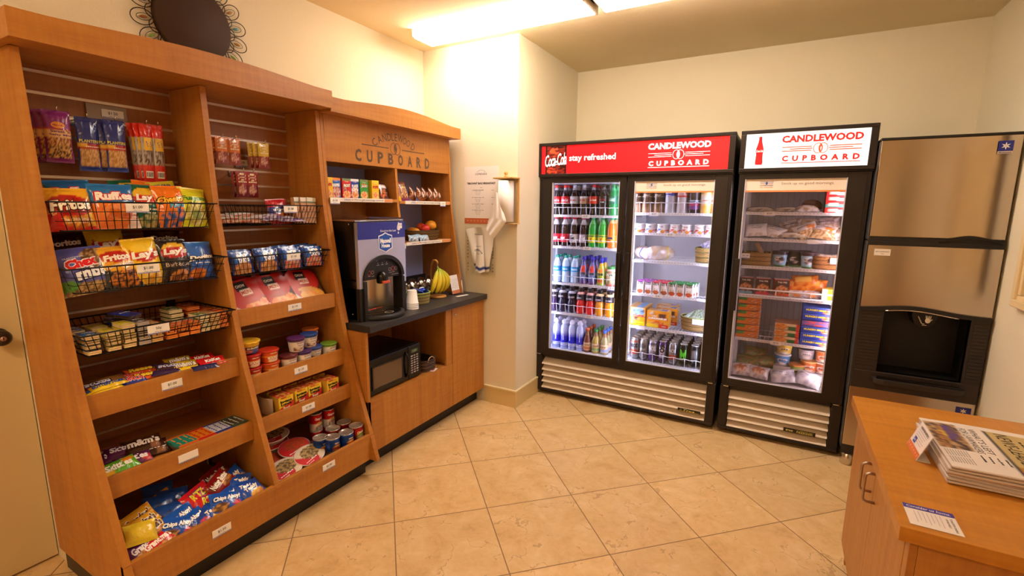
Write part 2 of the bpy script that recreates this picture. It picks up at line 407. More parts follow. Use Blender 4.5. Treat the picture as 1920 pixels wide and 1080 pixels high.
# the door beside the snack display
d = B().box(XD, XD+.02, -.33, .652, .012, 2.05).build('door_1', DOORP); struct(d)
kb = at(0, 633, 'x', XD+.05)
kn = B(); kn.M = Matrix.Translation((XD+.02, kb.y, kb.z)) @ Matrix.Rotation(PI/2, 4, 'Y')
kn.lathe([(.031, 0), (.033, .004), (.028, .012), (.014, .018), (.013, .03), (.024, .036), (.03, .046), (.029, .056), (.022, .064), (.012, .066), (.0001, .066)], 28)
kn.build('door_handle', mat('dark_bronze', '4a3f3a', .3, .8), d)
kk = B(); kk.M = Matrix.Translation((XD+.086, kb.y, kb.z)) @ Matrix.Rotation(PI/2, 4, 'Y')
kk.lathe([(.009, 0), (.009, .003), (.0001, .003)], 16, 'b08a7a').box(-.005, .005, -.0012, .0012, .003, .0034, '100808').build('key_cylinder', vcol('brass_pin', .3, metal=.6), d)

# ceiling lamps
def lamp(x0, x1, label, lens=None):
    t = thing('ceiling_light', label, 'ceiling light', (x0, 2.74, H), 'fluorescent lights end to end on the ceiling')
    L = x1-x0
    B().box(.0, L, -.05, .05, -.02, -.0).box(0, .012, -.115, .115, -.05, 0).box(L-.012, L, -.115, .115, -.05, 0).build('housing', mat('lamp_housing', 'cdbd9e', .5), t, bevel=.002)
    p = [(-.062, -.004), (-.114, -.038), (-.09, -.054), (.09, -.054), (.114, -.038), (.062, -.004)]
    B().prism(p, 'x', .012, L-.012).build('lens', lens or LENS, t)
    return t
lamp(-2.26, -1.045, 'white wraparound fluorescent ceiling light above the pillar corner, the left of two')
lamp(-1.005, .215, 'fluorescent ceiling light cut off by the top edge, right of the other one')

lamp(-1.6, -.38, 'unseen fluorescent ceiling light added behind the viewer as fill', mat('fill_lamp_lens', 'ffffff', .5, emit='ffe2bc', es=LAMP*1.6)).location.y = -.75  # unseen lamp added behind the camera to brighten the room
# decorative iron wall mirror above the snack display
t = thing('wall_ornament', 'round dark wall plaque ringed by wire petals, above the snack display', 'wall decor', (XL, 1.358, 2.344))
b = B(); b.M = Matrix.Rotation(PI/2, 4, 'Y'); b.lathe([(.168, 0), (.168, .026), (.164, .03), (.0001, .03)], 64)
b.build('disc', mat('dark_walnut', '3c2417', .75), t)
wi = mat('iron_wire', '3a2a20', .45, .5)
for i in range(18):
    a = 2*PI*i/18; R = Matrix.Rotation(a, 4, 'X')
    b = B(); b.M = R
    o = [(.012, .033*math.sin(q)*(1 if 1 else 1), .168+.045-.045*math.cos(q)) for q in [2*PI*j/20 for j in range(20)]]
    b.tube(o, .0021, closed=True, n=5)
    c = [(.012, .0145*math.sin(q), .176+.03-.03*math.cos(q)) for q in [2*PI*j/14 for j in range(14)]]
    b.tube(c, .0012, closed=True, n=5)
    s = [(.012, .028*math.cos(q)+0.028, .168+.026*math.sin(q)) for q in [PI*j/8 for j in range(9)]]
    b.tube(s, .0019, n=5)
    pe = b.build('petal', wi, t)
    g = B(); g.M = R @ Matrix.Translation((.012, 0, .208)); n = 12
    g.lathe([(.0001, -.018), (.005, -.009), (.0068, 0), (.005, .009), (.0001, .018)], 8, ['7d9c4a', 'b07a2a', '5aa0a8', 'b8905a', '3a78a8', '9a5a2a'][i % 6])
    g.build('leaf_inlay', vcol('glass_inlay', .2), pe)

# unseen dark door and trim, added on the right wall for the steel to reflect
d2 = B().box(XR-.012, XR, .38, 1.22, .01, 2.04).build('door_2', mat('dark_door', '5a3a24', .4), bevel=.002); struct(d2)
B().box(XR-.025, XR, .30, .38, 0, 2.12).box(XR-.025, XR, 1.22, 1.30, 0, 2.12).box(XR-.025, XR, .38, 1.22, 2.04, 2.12).build('trim_1', TRIMW, bevel=.003)['kind'] = 'structure'
kn = B(); kn.M = Matrix.Translation((XR-.012, 1.15, 1.0)) @ Matrix.Rotation(-PI/2, 4, 'Y'); kn.lathe([(.03, 0), (.03, .006), (.013, .012), (.013, .03), (.028, .045), (.022, .064), (.0001, .066)], 24); kn.build('door_handle', mat('dark_bronze'), d2)
# wall frame on the right wall
t = thing('picture_frame', 'cream moulded frame on the right wall beyond the desk', 'picture frame', (XR, 2.7, 1.5))
fr = B()
for (d, w, o) in ((.02, .055, 0), (.032, .035, .0)):
    a0, a1, z0, z1 = -.40+o, .36-o, -.42+o, .5-o
    fr.box(-d, 0, a0, a1, z0, z0+w).box(-d, 0, a0, a1, z1-w, z1).box(-d, 0, a0, a0+w, z0+w, z1-w).box(-d, 0, a1-w, a1, z0+w, z1-w)
fr.build('frame', mat('frame_cream', 'e2c99a', .4), t, bevel=.004)
B().box(-.008, 0, -.34, .30, -.36, .44).build('picture', mat('picture_sheet', 'e0c48e', .15, coat=.5), t)

# ============================================================ snack display (left wall)
def tag_plate(parent, loc, s, face='E', yaw=0, w=.075, h=.034, lean=.0, sub='Plus Tax', dots='2a3f9a'):
    """price card as a part"""
    b = B(); b.box(-w/2, w/2, -h/2, h/2, -.002, 0, 'f4efe8')
    if dots:
        n = 15
        for i in range(n): b.disc(-w/2+(i+.5)*w/n, -h/2+.0035, .0016, .0016, dots, .0005, 8)
        b.quad(-w/2, w/2, -h/2, -h/2+.0022, .0003, '8c98d0')
    o = b.build('price_card', CARD, parent); o.matrix_local = pose(loc, face, lean, 0, yaw)
    if s:
        tb = B().text(s, 0, .003, None, h*.36, '2a2622', .01); 
        if sub: tb.text(sub, 0, -h*.26, w*.36, h*.09, '3a3a6a')
        tb.build('price', CARD, o)
    return o
def curve_x(z):   # front edge of the uprights
    P = [(2.02, -2.212), (1.75, -2.20), (1.5, -2.188), (1.34, -2.166), (1.0, -2.115), (.81, -2.078), (.56, -2.005), (.26, -1.91), (.0, -1.83)]
    for (a, xa), (b_, xb) in zip(P, P[1:]):
        if b_ <= z <= a: return xb+(xa-xb)*(z-b_)/(a-b_)
    return P[0][1] if z > 2 else P[-1][1]
def upright(y0, y1, z0, z1, par, name='side_panel', xb=-2.494, matl=WZ):
    n = 28; pr = [(curve_x(z0+(z1-z0)*i/n), z0+(z1-z0)*i/n) for i in range(n+1)]
    pr = [(xb, z1), (xb, z0)]+pr
    return B().prism(pr, 'y', y0, y1).build(name, matl, par, bevel=.0015)
D = thing('snack_display', 'tall maple snack display with two bays of slatwall and shelves', 'display shelf', (0, 0, 0))
upright(.63, .655, .10, 2.01, D); upright(1.21, 1.235, .235, 2.01, D, 'divider'); upright(1.79, 1.815, .10, 2.01, D)
def crown(y0, y1, ze, zm, zb, xf, par):
    n = 24; top = []
    for i in range(n+1):
        s = i/n; q = abs(2*s-1); e = 0 if q > .86 else math.cos(q/.86*PI/2)**1.3
        top.append((y0+(y1-y0)*s, ze+(zm-ze)*e))
    pr = [(y0, zb), (y1, zb)]+top[::-1]
    return B().prism(pr, 'x', xf-.03, xf).box(-2.494, xf-.03, y0, y0+.025, zb, ze-.002).box(-2.494, xf-.03, y1-.025, y1, zb, ze-.002).box(-2.494, xf-.03, y0+.025, y1-.025, zb, zb+.02).build('crown', WY, par, bevel=.0015)
crown(.603, 1.813, 2.098, 2.122, 2.012, -2.10, D)
for (a, c) in ((.655, 1.21), (1.235, 1.79)):
    sp = B().box(-2.494, -2.462, a, c, .14, 2.012).build('slat_panel', WD, D)
    al = B()
    for i in range(25):
        z = 1.9915-i*.0763
        if z < .2: break
        al.box(-2.463, -2.4605, a, c, z-.005, z+.003).box(-2.4625, -2.456, a, c, z+.003, z+.005)
    al.build('slat_insert', ALU, sp)
    B().box(-2.494, -1.926, a, c, .185, .20).build('base_shelf', WX, D)
def tray(a, c, xf, zt, zb, price):
    q = B().box(-2.46, xf-.014, a+.001, c-.001, zt-.044, zt-.030).box(xf-.014, xf, a+.001, c-.001, zb, zt).build('tray_shelf', WY, D, bevel=.001)
    return tag_plate(q, (xf+.0025, (a+c)/2+price[1], (zt+zb)/2+.003), price[0], dots='30406a')
tray(.655, 1.21, -2.10, .832, .742, ('$1.00', 0)); tray(.655, 1.21, -2.035, .535, .447, ('', 0))
tray(1.235, 1.79, -2.128, 1.037, .957, ('$1.50', .02)); tray(1.235, 1.79, -2.085, .722, .632, ('$1.25', 0)); tray(1.235, 1.79, -2.045, .522, .444, ('$1.00', 0))
fb = B().box(-1.925, -1.905, .63, 1.815, .105, .252).build('front_board', WY, D, bevel=.0015)
tag_plate(fb, (-1.902, .965, .185), '$1.50', dots='30406a'); tag_plate(fb, (-1.902, 1.505, .205), '$2.50', dots='30406a')
B().box(-2.494, -1.965, .645, 1.80, .0, .103).build('toe_kick', BLACK, D)
# slatwall sign card in first bay
q = B().box(-2.458, -2.452, .90, 1.035, 1.842, 1.905).build('sign_holder', mat('grey_holder', 'a08a7c', .3), D)
tag_plate(q, (-2.449, .985, 1.873), '$1.50')
q = B().box(-2.458, -2.454, 1.485, 1.55, 1.70, 1.742).build('sign_holder', mat('grey_holder'), D)
tag_plate(q, (-2.451, 1.517, 1.722), '$1.00', w=.06, h=.034)

# wire baskets hooked on the slatwall
def wire_basket(label, y0, y1, xb, xf, zr, zb, price, pz, n):
    t = thing('wire_basket', label, 'wire basket', (xb, (y0+y1)/2, zb), 'black wire baskets on the slatwall')
    ly0, ly1 = y0-(y0+y1)/2, y1-(y0+y1)/2; D_ = xf-xb; h = zr-zb; ins = .03
    B().tube([(0, ly0, h), (D_, ly0, h), (D_, ly1, h), (0, ly1, h)], .0032, closed=True).tube([(.02, ly0+ins, 0), (D_-ins, ly0+ins, 0), (D_-ins, ly1-ins, 0), (.02, ly1-ins, 0)], .0026, closed=True).build('rim', WIRE, t)
    w = B()
    for i in range(n):
        s = (i+.5)/n; yt = ly0+(ly1-ly0)*s; yb = ly0+ins+(ly1-ly0-2*ins)*s
        w.tube([(0, yt, h), (.02, yb, 0), (D_-ins, yb, 0), (D_, yt, h)], .0015, n=5)
    m = max(4, int(D_/.045))
    for i in range(1, m):
        s = i/m; xt = D_*s; x2 = .02+(D_-ins-.02)*s
        w.tube([(xt, ly0, h), (x2, ly0+ins, 0), (x2, ly1-ins, 0), (xt, ly1, h)], .0015, n=5)
    for q in (.33, .66): w.tube([(.02*(1-q), ly0+ins*(1-q), h*q), (D_-ins*(1-q), ly0+ins*(1-q), h*q), (D_-ins*(1-q), ly1-ins*(1-q), h*q), (.02*(1-q), ly1-ins*(1-q), h*q)], .0013, n=5, closed=True)
    w.build('wire_mesh', WIRE, t)
    for yy in (ly0+.03, ly1-.10): B().box(-.002, .008, yy, yy+.035, h-.03, h+.02).build('hook_plate', WIRE, t, bevel=.001)
    if price: tag_plate(t, (D_+.005, pz-(y0+y1)/2, h-.02), price)
    return t
WB1 = wire_basket('black wire basket of chip bags, upper one in the left bay', .66, 1.205, -2.455, -2.15, 1.515, 1.415, '$1.00', .905, 21)
WB2 = wire_basket('black wire basket of chip bags, middle one in the left bay', .66, 1.205, -2.455, -2.11, 1.286, 1.196, '$1.00', .90, 21)
WB3 = wire_basket('shallow black wire basket of cracker packs, lowest in the left bay', .66, 1.205, -2.455, -2.085, 1.052, .97, '50\u00a2', .90, 24)
WB4 = wire_basket('black wire basket with flat snack bags, upper one in the right bay', 1.24, 1.785, -2.455, -2.185, 1.51, 1.413, '$1.50', 1.585, 26)
WB5 = wire_basket('black wire basket of toaster pastries, lower one in the right bay', 1.24, 1.785, -2.455, -2.145, 1.273, 1.186, '$1.00', 1.555, 26)

# ============================================================ coffee cupboard: hutch
Hh = thing('hutch', 'maple hutch with carved name board over the coffee counter', 'hutch', (0, 0, 0))
yl, yr, ym = 1.817, 2.965, 2.38
def hup(y0, y1, z0, z1, name): return upright(y0, y1, z0, z1, Hh, name)
hup(yl, yl+.02, .862, 2.0, 'side_panel'); hup(yr-.02, yr, .862, 2.0, 'side_panel')
n = 20; pr = [(-2.47, 1.75), (-2.47, 1.44)]+[(curve_x(1.44+.31*i/n), 1.44+.31*i/n) for i in range(n+1)]
B().prism(pr, 'y', ym-.01, ym+.01).build('divider', WZ, Hh, bevel=.001)
B().box(-2.494, -2.475, yl+.02, yr-.02, .862, 2.0).build('back_panel', WZ, Hh)
B().box(-2.475, -2.47, yl+.02, ym-.01, 1.54, 1.752).box(-2.475, -2.47, ym+.01, yr-.02, .865, 1.752).build('pegboard', BLUEP, Hh)
crown(yl-.0, 2.985, 2.075, 2.108, 2.0, -2.12, Hh)
brd = B().box(-2.225, -2.205, yl+.02, yr-.02, 1.752, 2.0).build('name_board', WY, Hh, bevel=.001)
def cupb_logo(kind, cx, cy, S, col, col2=None, z=.001, depth=0):
    """Candlewood Cupboard mark; S = full width"""
    b = B()
    if kind == 'hutch':
        for i, ch in enumerate('CANDLEWOOD'):
            t_ = (-1, -.76, -.53, -.30, -.12, .045, .27, .49, .68, .93)[i]
            b.text(ch, cx+.180*t_, cy+.066-.050*t_*t_, (.034 if ch not in 'LEW' else .048 if ch == 'W' else .024), .046, col, .004, rot=-.62*t_, z=z)
        b.ring(cx-.016, cy-.006, .030, .037, .0042, col, z); b.ring(cx+.016, cy-.006, .030, .037, .0042, col, z)
        b.disc(cx-.003, cy+.002, .006, .020, col, z); b.disc(cx+.005, cy-.012, .005, .017, col, z)
        b.quad(cx-.285, cx-.06, cy-.010, cy-.004, z, col); b.quad(cx+.06, cx+.285, cy-.010, cy-.004, z, col)
        for i, ch in enumerate('CUPBOARD'):
            b.text(ch, cx+(i-3.5)*.0895, cy-.072, .046, .070, col, .035, z=z)
    else:
        tk = .0065 if kind == 'white' else .004
        b.text('CANDLEWOOD', cx, cy+.145*S, S, .105*S, col, .045, z=z)
        for dx in (-.032, .032): b.ring(cx+dx*S, cy, .06*S, .075*S, (.010 if kind == 'white' else .008)*S, col2 or col, z)
        b.disc(cx, cy+.0*S, .017*S, .052*S, col2 or col, z*1.2); b.disc(cx+.004*S, cy-.005*S, .006*S, .028*S, 'ffffff' if kind == 'white' else col2 or col, z*1.4)
        for dy, a_, c_ in ((.028, .49, .11), (0, .39, .1), (-.028, .49, .11)):
            for sg in (-1, 1): b.quad(*sorted((cx+sg*a_*S, cx+sg*c_*S)), cy+dy*S-tk*S, cy+dy*S+tk*S, z, col2 or col)
        b.text('CUPBOARD', cx, cy-.135*S, S*.96, .085*S, col, .05, space=1.9, z=z)
        b.quad(cx-.49*S, cx+.49*S, cy-.205*S, cy-.195*S, z, col)
    return b
lg = cupb_logo('hutch', 0, .0, .68, '5e4630', z=.0012).build('carved_lettering', CARD, brd); lg.matrix_local = pose((-2.205, 2.385, 1.878), 'E')
def hshelf(y0, y1, z, x=-2.185):
    q = B().box(-2.47, x, y0, y1, z-.009, z+.009).build('shelf', WY, Hh, bevel=.001)
    s = B().box(0, .003, y0+(.0 if y0 < 2.2 else .05), y1-(.05 if y0 < 2.2 else .02), -.011, .011, 'e9ddd0')
    s.box(.0005, .0034, y1-.12, y1-(.05 if y0 < 2.2 else .02), -.009, .009, 'd98c50')
    o = s.build('shelf_strip', CARD, q); o.location = (x, 0, z)
    tb = B().text("We've got mornings covered.", 0, 0, .24, .013, '4a4450', .004)
    tb.text('CUPBOARD', -.17, 0, .05, .01, '4a5ab0').quad(-.14, -.125, -.002, .002, .0006, 'd06a3a')
    o2 = tb.build('strip_lettering', CARD, q); o2.matrix_local = pose((x+.0038, (y0+y1)/2+.02, z), 'E')
    return q
s1 = hshelf(yl+.02, ym-.01, 1.545); s2 = hshelf(ym+.01, yr-.02, 1.537); s3 = hshelf(ym+.01, yr-.02, 1.262)
tag_plate(s1, (-2.178, 1.865, 1.537), '$1.50', w=.065, h=.034); tag_plate(s2, (-2.176, 2.835, 1.53), '$1.50', w=.07, h=.034, yaw=.1); tag_plate(s3, (-2.178, 2.415, 1.25), '', w=.03, h=.034, dots=None)

# counter and base cabinet
ct = B().box(-2.494, -1.915, 1.83, 3.028, .822, .86).build('countertop', COUNTER, bevel=.002)
tag(ct, 'dark grey laminate countertop under the coffee machine', 'countertop')
CB = thing('base_cabinet', 'maple base cabinet with microwave niche and locked door under the dark countertop', 'cabinet', (0, 0, 0))
B().box(-2.494, -1.945, 1.822, 1.842, .105, .82).box(-2.494, -1.965, 2.58, 2.60, .105, .82).box(-2.494, -1.965, 3.008, 3.028, .105, .82).box(-2.494, -2.475, 1.842, 3.008, .105, .82).build('carcass', WZ, CB, bevel=.001)
B().box(-2.475, -1.95, 1.842, 2.58, .402, .42).build('niche_shelf', WX, CB)
B().box(-1.965, -1.945, 1.822, 2.618, .105, .418).build('lower_panel', WZ, CB, bevel=.001)
B().box(-1.965, -1.95, 2.555, 2.618, .42, .82).build('stile', WZ, CB, bevel=.001)
dr = B().box(-1.965, -1.945, 2.622, 3.024, .105, .818).build('door', WZ, CB, bevel=.001)
lk = B(); lk.M = Matrix.Translation((-1.945, 2.655, .765)) @ Matrix.Rotation(PI/2, 4, 'Y'); lk.lathe([(.0095, 0), (.0095, .006), (.007, .008), (.0001, .008)], 18).build('lock', CHROME, dr)
B().box(-2.49, -2.01, 1.84, 3.02, 0, .103).build('toe_kick', BLACK, CB)

# ============================================================ glass door coolers
FY = 3.385      # door front plane
def louvre(par, x0, x1, z0, z1, name='louvre'):
    b = B(); n = 5; h = (z1-z0)/n
    for i in range(n):
        z = z0+i*h
        pr = [(FY+.075, z+h*.98), (FY+.012, z+h*.22), (FY+.008, z+h*.08), (FY+.014, z), (FY+.03, z+.002), (FY+.078, z+h*.8)]
        b.prism(pr, 'x', x0, x1)
    return b.build(name, CREAM, par)
def cooler(label, name, x0, x1, doors, glass, sign, led_x):
    t = thing(name, label, 'refrigerator' if name != 'display_freezer' else 'freezer', (0, 0, 0))
    yb = 4.085
    sh = B()
    sh.box(x0, x0+.04, FY+.06, yb, .03, 1.735).box(x1-.04, x1, FY+.06, yb, .03, 1.735).box(x0, x1, FY+.06, yb, 1.705, 1.985).box(x0+.04, x1-.04, yb-.03, yb, .03, 1.705).box(x0+.04, x1-.04, FY+.10, yb-.03, .03, .34)
    sh.box(x0, x1, FY+.05, FY+.06, 1.70, 1.735)
    sh.build('cabinet', FRM, t, bevel=.003)
    li = B()
    a, c = x0+.04, x1-.04
    li.box(a, a+.012, FY+.05, yb-.03, .36, 1.705).box(c-.012, c, FY+.05, yb-.03, .36, 1.705).box(a+.012, c-.012, yb-.045, yb-.03, .36, 1.705).box(a+.012, c-.012, FY+.05, yb-.045, 1.695, 1.705).box(a+.012, c-.012, FY+.05, yb-.045, .34, .372)
    for xx in [a+.012]+([-.9995, -.985] if len(doors) == 2 else [])+[c-.03]:
        for yy in (3.62, 3.93): li.box(xx, xx+.018, yy, yy+.022, .375, 1.69)
    li.build('liner', WHITEIN, t)
    if len(doors) == 1:
        rb = B()
        for i in range(16): xx = a+.03+(c-a-.06)*i/15; rb.box(xx-.004, xx+.004, yb-.06, yb-.045, .4, 1.68)
        rb.build('back_duct', mat('duct_panel', 'cfcad6', .5), t)
    b = B(); b.box(x0, x1, FY+.005, FY+.06, .028, .05).box(x0, x0+.055, FY+.005, FY+.06, .05, .335).box(x1-.055, x1, FY+.005, FY+.06, .05, .335).box(x0+.055, x1-.055, FY+.03, FY+.06, .31, .335)
    g = b.build('grille_frame', FRM, t, bevel=.004); louvre(g, x0+.058, x1-.058, .05, .30)
    for i, (dx0, dx1, gx0, gx1, hs) in enumerate(doors):
        zb, zt, gz0, gz1 = .342, 1.732, .395, 1.700
        d = B().box(dx0, gx0, FY, FY+.04, zb, zt).box(gx1, dx1, FY, FY+.04, zb, zt).box(gx0, gx1, FY, FY+.04, zb, gz0).box(gx0, gx1, FY, FY+.04, gz1, zt)
        for q in (.008, .02): d.box(dx0+q, dx0+q+.004, FY-.003, FY, zb+.01, zt-.01).box(dx1-q-.004, dx1-q, FY-.003, FY, zb+.01, zt-.01).box(dx0+q, dx1-q, FY-.003, FY, zb+q, zb+q+.004)
        do = d.build('door', FRM, t, bevel=.003)
        B().box(gx0, gx1, FY+.012, FY+.018, gz0, gz1).build('glass', FROST if name == 'display_freezer' else GLASS, do)
        gk = B().box(gx0, gx0+.006, FY+.002, FY+.03, gz0, gz1).box(gx1-.004, gx1, FY+.002, FY+.03, gz0, gz1).box(gx0, gx1, FY+.002, FY+.03, gz0, gz0+.004)
        gk.build('glazing_bead', mat('bead_grey', 'c8c6d2', .4), do)
        hx0 = dx1-.045 if hs == 'R' else dx0+.012
        B().box(hx0, hx0+.03, FY-.018, FY-.002, .86, 1.20).box(hx0 if hs == 'R' else hx0+.02, hx0+.01 if hs == 'R' else hx0+.03, FY-.03, FY-.018, .865, 1.195).build('handle', FRM, do, bevel=.004)
        for lx in ((gx0-.018), (gx1+.010)):
            B().box(lx, lx+.008, FY+.052, FY+.06, .42, 1.67).build('led_strip', LED2 if name == 'display_freezer' else LED, do)
    hg = B()
    for xx in (x0+.02, x1-.05): hg.box(xx, xx+.03, FY-.004, FY+.03, .336, .342)
    hg.build('hinge', CHROME, t)
    B().box(x0, x1, FY+.0, FY+.03, 1.7345, 1.742).build('top_hinge_rail', FRM, t)
    return t
def sign_box(t, x0, x1, pf, nx, nz, m):
    z0, z1 = 1.742, 1.99; yf = FY-.02
    fr = B().box(x0, x1, yf, FY+.06, z1-.022, z1).box(x0, x1, yf, FY+.06, z0, z0+.022).box(x0, x0+.03, yf, FY+.06, z0+.022, z1-.022).box(x1-.036, x1, yf, FY+.06, z0+.022, z1-.022)
    f = fr.build('sign_frame', FRM, t, bevel=.003)
    s = B(); s.box(x0+.03, x1-.036, yf+.012, FY+.05, z0+.022, z1-.022, 'cccccc')
    w, h = x1-x0-.066, z1-z0-.044
    s.surf(lambda u, v: (x0+.03+w*u, yf+.0115, z0+.022+h*v), nx, nz, pf, smooth=False)
    return s.build('sign_panel', m, t), (x0+.03+w/2, yf+.010, z0+.022+h/2), w, h
C1 = cooler('two-door black glass cooler with a red lit header, full of drinks', 'beverage_cooler', -1.675, -.300,
    [(-1.66, -.983, -1.557, -1.032, 'R'), (-.977, -.305, -.927, -.405, 'L')], None, None, None)
rp = paint('e8121c', ('r', .025, 0, .155, 1, '3a0a08'), ('m', .03, .0, .15, 1, '2a0604', '8a1c10', 28), ('n', .08, .78, .03, .16, '60140c', 'd0502a', 40), ('n', .07, .12, .035, .12, '60140c', 'e04020', 40), ('r', .025, 0, .034, 1, '1a0402'), ('r', .146, 0, .155, 1, '1a0402'))
SP, c_, w_, h_ = sign_box(C1, -1.675, -.300, rp, 190, 24, SIGNR)
lb = cupb_logo('red', w_*.265, .002, .40, 'fff1ec', z=.001)
lb.text('stay refreshed', -.253, .003, .352, .058, 'fff1ec', .02)
lk_ = B().text('Coca-Cola', -.538, .0, .175, .088, 'fff4f0', .012, shear=.45, space=.88, rot=.10, z=.001)
lk_.add([(-.625, -.038, .001), (-.55, -.028, .001), (-.47, -.036, .001), (-.55, -.034, .001)], [(0, 1, 2, 3)], 'fff4f0')
o = lk_.build('script_lettering', SIGNB, SP); o.matrix_local = pose(c_, 'S')
o = lb.build('sign_lettering', SIGNB, SP); o.matrix_local = pose(c_, 'S')
bd = B().box(-.076, .076, -.011, .011, -.003, 0, '1c1008').text('True', 0, 0, .075, .014, 'e0cf6a', .03, shear=.3, space=1.2, z=.0008).text('*', -.055, -.002, .012, .012, 'e0cf6a', .03, z=.0008).quad(-.07, .07, -.0095, -.0075, .0006, 'e0cf6a')
o = bd.build('badge', CARD, C1); o.matrix_local = pose((-.46, FY+.004, .105), 'S')
C2 = cooler('single-door black glass freezer with a white lit header, frozen meals inside', 'display_freezer', -.272, .418,
    [(-.262, .412, -.231, .302, 'L')], None, None, None)
wp = paint('fbf6ee')
SP2, c_, w_, h_ = sign_box(C2, -.272, .418, wp, 8, 4, SIGNB)
lb = cupb_logo('white', w_*.13, .004, .40, 'e0201c', 'b84a24', z=.001)
pr = [(-.008, .085), (.008, .085), (.009, .06), (.012, .045), (.020, .015), (.0215, -.0), (.018, -.02), (.019, -.045), (.021, -.07), (.018, -.082), (-.018, -.082), (-.021, -.07), (-.019, -.045), (-.018, -.02), (-.0215, 0), (-.020, .015), (-.012, .045), (-.009, .06)]
pts = [(-w_*.375+x, y, .001) for x, y in pr]; lb.add(pts, [tuple(range(len(pts)))[::-1]], 'e01018')
lb.text('Coca-Cola', -w_*.375, .0, .036, .014, 'fff0e8', .02, shear=.3, z=.0016)
o = lb.build('sign_lettering', vcol('printed_backlit', .4, emit=.35), SP2); o.matrix_local = pose(c_, 'S')
bd = B().box(-.088, .088, -.0125, .0125, -.003, 0, '1c1008').text('true', -.055, 0, .04, .013, 'e0cf6a', .03, shear=.3, z=.0008).text('FREEZER', .03, -.004, .09, .009, 'e0cf6a', .02, z=.0008).text('The Refrigeration People', .03, .006, .09, .006, 'e0cf6a', .0, z=.0008)
o = bd.build('badge', CARD, C2); o.matrix_local = pose((.21, FY+.004, .115), 'S')
# door decals
def decal(par, x0, x1):
    w = x1-x0; b = B(); b.quad(-w/2, w/2, -.035, .035, 0, 'efdccb').quad(-w/2, w/2, -.043, -.033, .0002, 'e08a50')
    b.text('Stock up on good mornings.', .07, .006, .27, .019, '8a6a5c', .004)
    b.text('CANDLEWOOD', -.145, .020, .075, .006, '4a4a7a', .02).quad(-.18, -.11, .011, .013, .0004, '4a6ab0').quad(-.18, -.11, .006, .0075, .0004, 'c86a4a').text('CUPBOARD', -.145, -.003, .072, .007, '4a4a7a', .02).text('for breakfast', -.145, -.014, .07, .007, 'd07a4a', .0)
    b.disc(-.145, .01, .006, .009, '4a5aa0', .0006)
    o = b.build('door_decal', CARD, par); o.matrix_local = pose(((x0+x1)/2, FY+.0105, 1.663), 'S')
decal([c for c in C1.children if c.name.startswith('door')][1], -.927, -.405)
decal([c for c in C2.children if c.name.startswith('door')][0], -.231, .302)

# cooler shelves: white wire decks with a price rail, and bent wire fronts
YS0, YS1 = 3.47, 3.98
def cshelf(par, x0, x1, z, price=None, px=0, fence=None, nf=8, hf=.075):
    b = B(); n = int((x1-x0)/.024)
    for i in range(n+1):
        x = x0+(x1-x0)*i/n; b.tube([(x, YS0+.004, z-.003), (x, YS1, z-.003)], .0016, n=4, caps=False)
    for y in (YS0+.15, YS0+.33, YS1): b.tube([(x0, y, z-.006), (x1, y, z-.006)], .003, n=5)
    b.tube([(x0, YS0, z-.004), (x0, YS1, z-.004)], .003, n=5).tube([(x1, YS0, z-.004), (x1, YS1, z-.004)], .003, n=5)
    o = b.build('wire_shelf', WIREW, par)
    r = B().box(x0, x1, YS0-.004, YS0+.002, z-.014, z+.004, 'e8e8ee')
    m = int((x1-x0)/.019)
    for i in range(m): xx = x0+(i+.5)*(x1-x0)/m; r.box(xx-.005, xx+.005, YS0-.0046, YS0-.004, z-.005, z-.002, '9a9aa8')
    r.build('price_rail', PLAS, o)
    if price is not None: tag_plate(o, (px, YS0-.007, z-.008), price, 'S', w=.062, h=.03, dots='5a6ab0')
    if fence:
        f = B(); w = (x1-x0)/nf
        for i in range(nf+1):
            x = x0+w*i; f.tube([(x, YS0+.004, z), (x, YS0-.012, z+hf)], .0024, n=5)
        for i in range(nf):
            x = x0+w*i; f.tube([(x, YS0-.012, z+hf), (x+w*.25, YS0-.012-.008*fence, z+hf-.002), (x+w*.5, YS0-.012-.012*fence, z+hf-.003), (x+w*.75, YS0-.012-.008*fence, z+hf-.002), (x+w, YS0-.012, z+hf)], .0024, n=5)
        f.build('wire_front', WIREW, o)
    return o
ZL = [1.455, 1.212, .922, .68]; ZR = [1.480, 1.338, 1.140, .895, .648]; ZF = [1.494, 1.326, 1.147, .955, .662]
LX0, LX1, RX0, RX1, FX0, FX1 = -1.605, -1.005, -.978, -.372, -.215, .36
cshelf(C1, LX0, LX1, ZL[0], '$1.75', -1.31, .5, 8, .062); cshelf(C1, LX0, LX1, ZL[1], '$1.75', -1.29, .5, 8, .058)
cshelf(C1, LX0, LX1, ZL[2], '$1.50', -1.08, .6, 8, .062); cshelf(C1, LX0, LX1, ZL[3], '$2.00', -1.255, .9, 8, .075)
cshelf(C1, RX0, RX1, ZR[0], '$2.50', -.80, .1, 8, .075); cshelf(C1, RX0, RX1, ZR[1], '$1.75', -.68); cshelf(C1, RX0, RX1, ZR[2]); cshelf(C1, RX0, RX1, ZR[3], '$1.00', -.74)
cshelf(C1, RX0, RX1, ZR[4], '', -.85); cshelf(C1, RX0, RX1, .387, '$2.25', -.70, .8, 8, .07)
cshelf(C2, FX0, FX1, ZF[0], '$2.50', -.08); cshelf(C2, FX0, FX1, ZF[1], '', .17); cshelf(C2, FX0, FX1, ZF[2])
o = cshelf(C2, FX0, FX1, ZF[3]); f = B().tube([(FX0, YS0-.012, .962), (FX0, YS0-.012, 1.0), (FX1, YS0-.012, 1.0), (FX1, YS0-.012, .962)], .005, n=6, closed=True)
for xx in (0.0, .19): f.tube([(xx, YS0-.012, .962), (xx, YS0-.012, 1.0)], .004)
f.build('wire_front', WIREW, o)
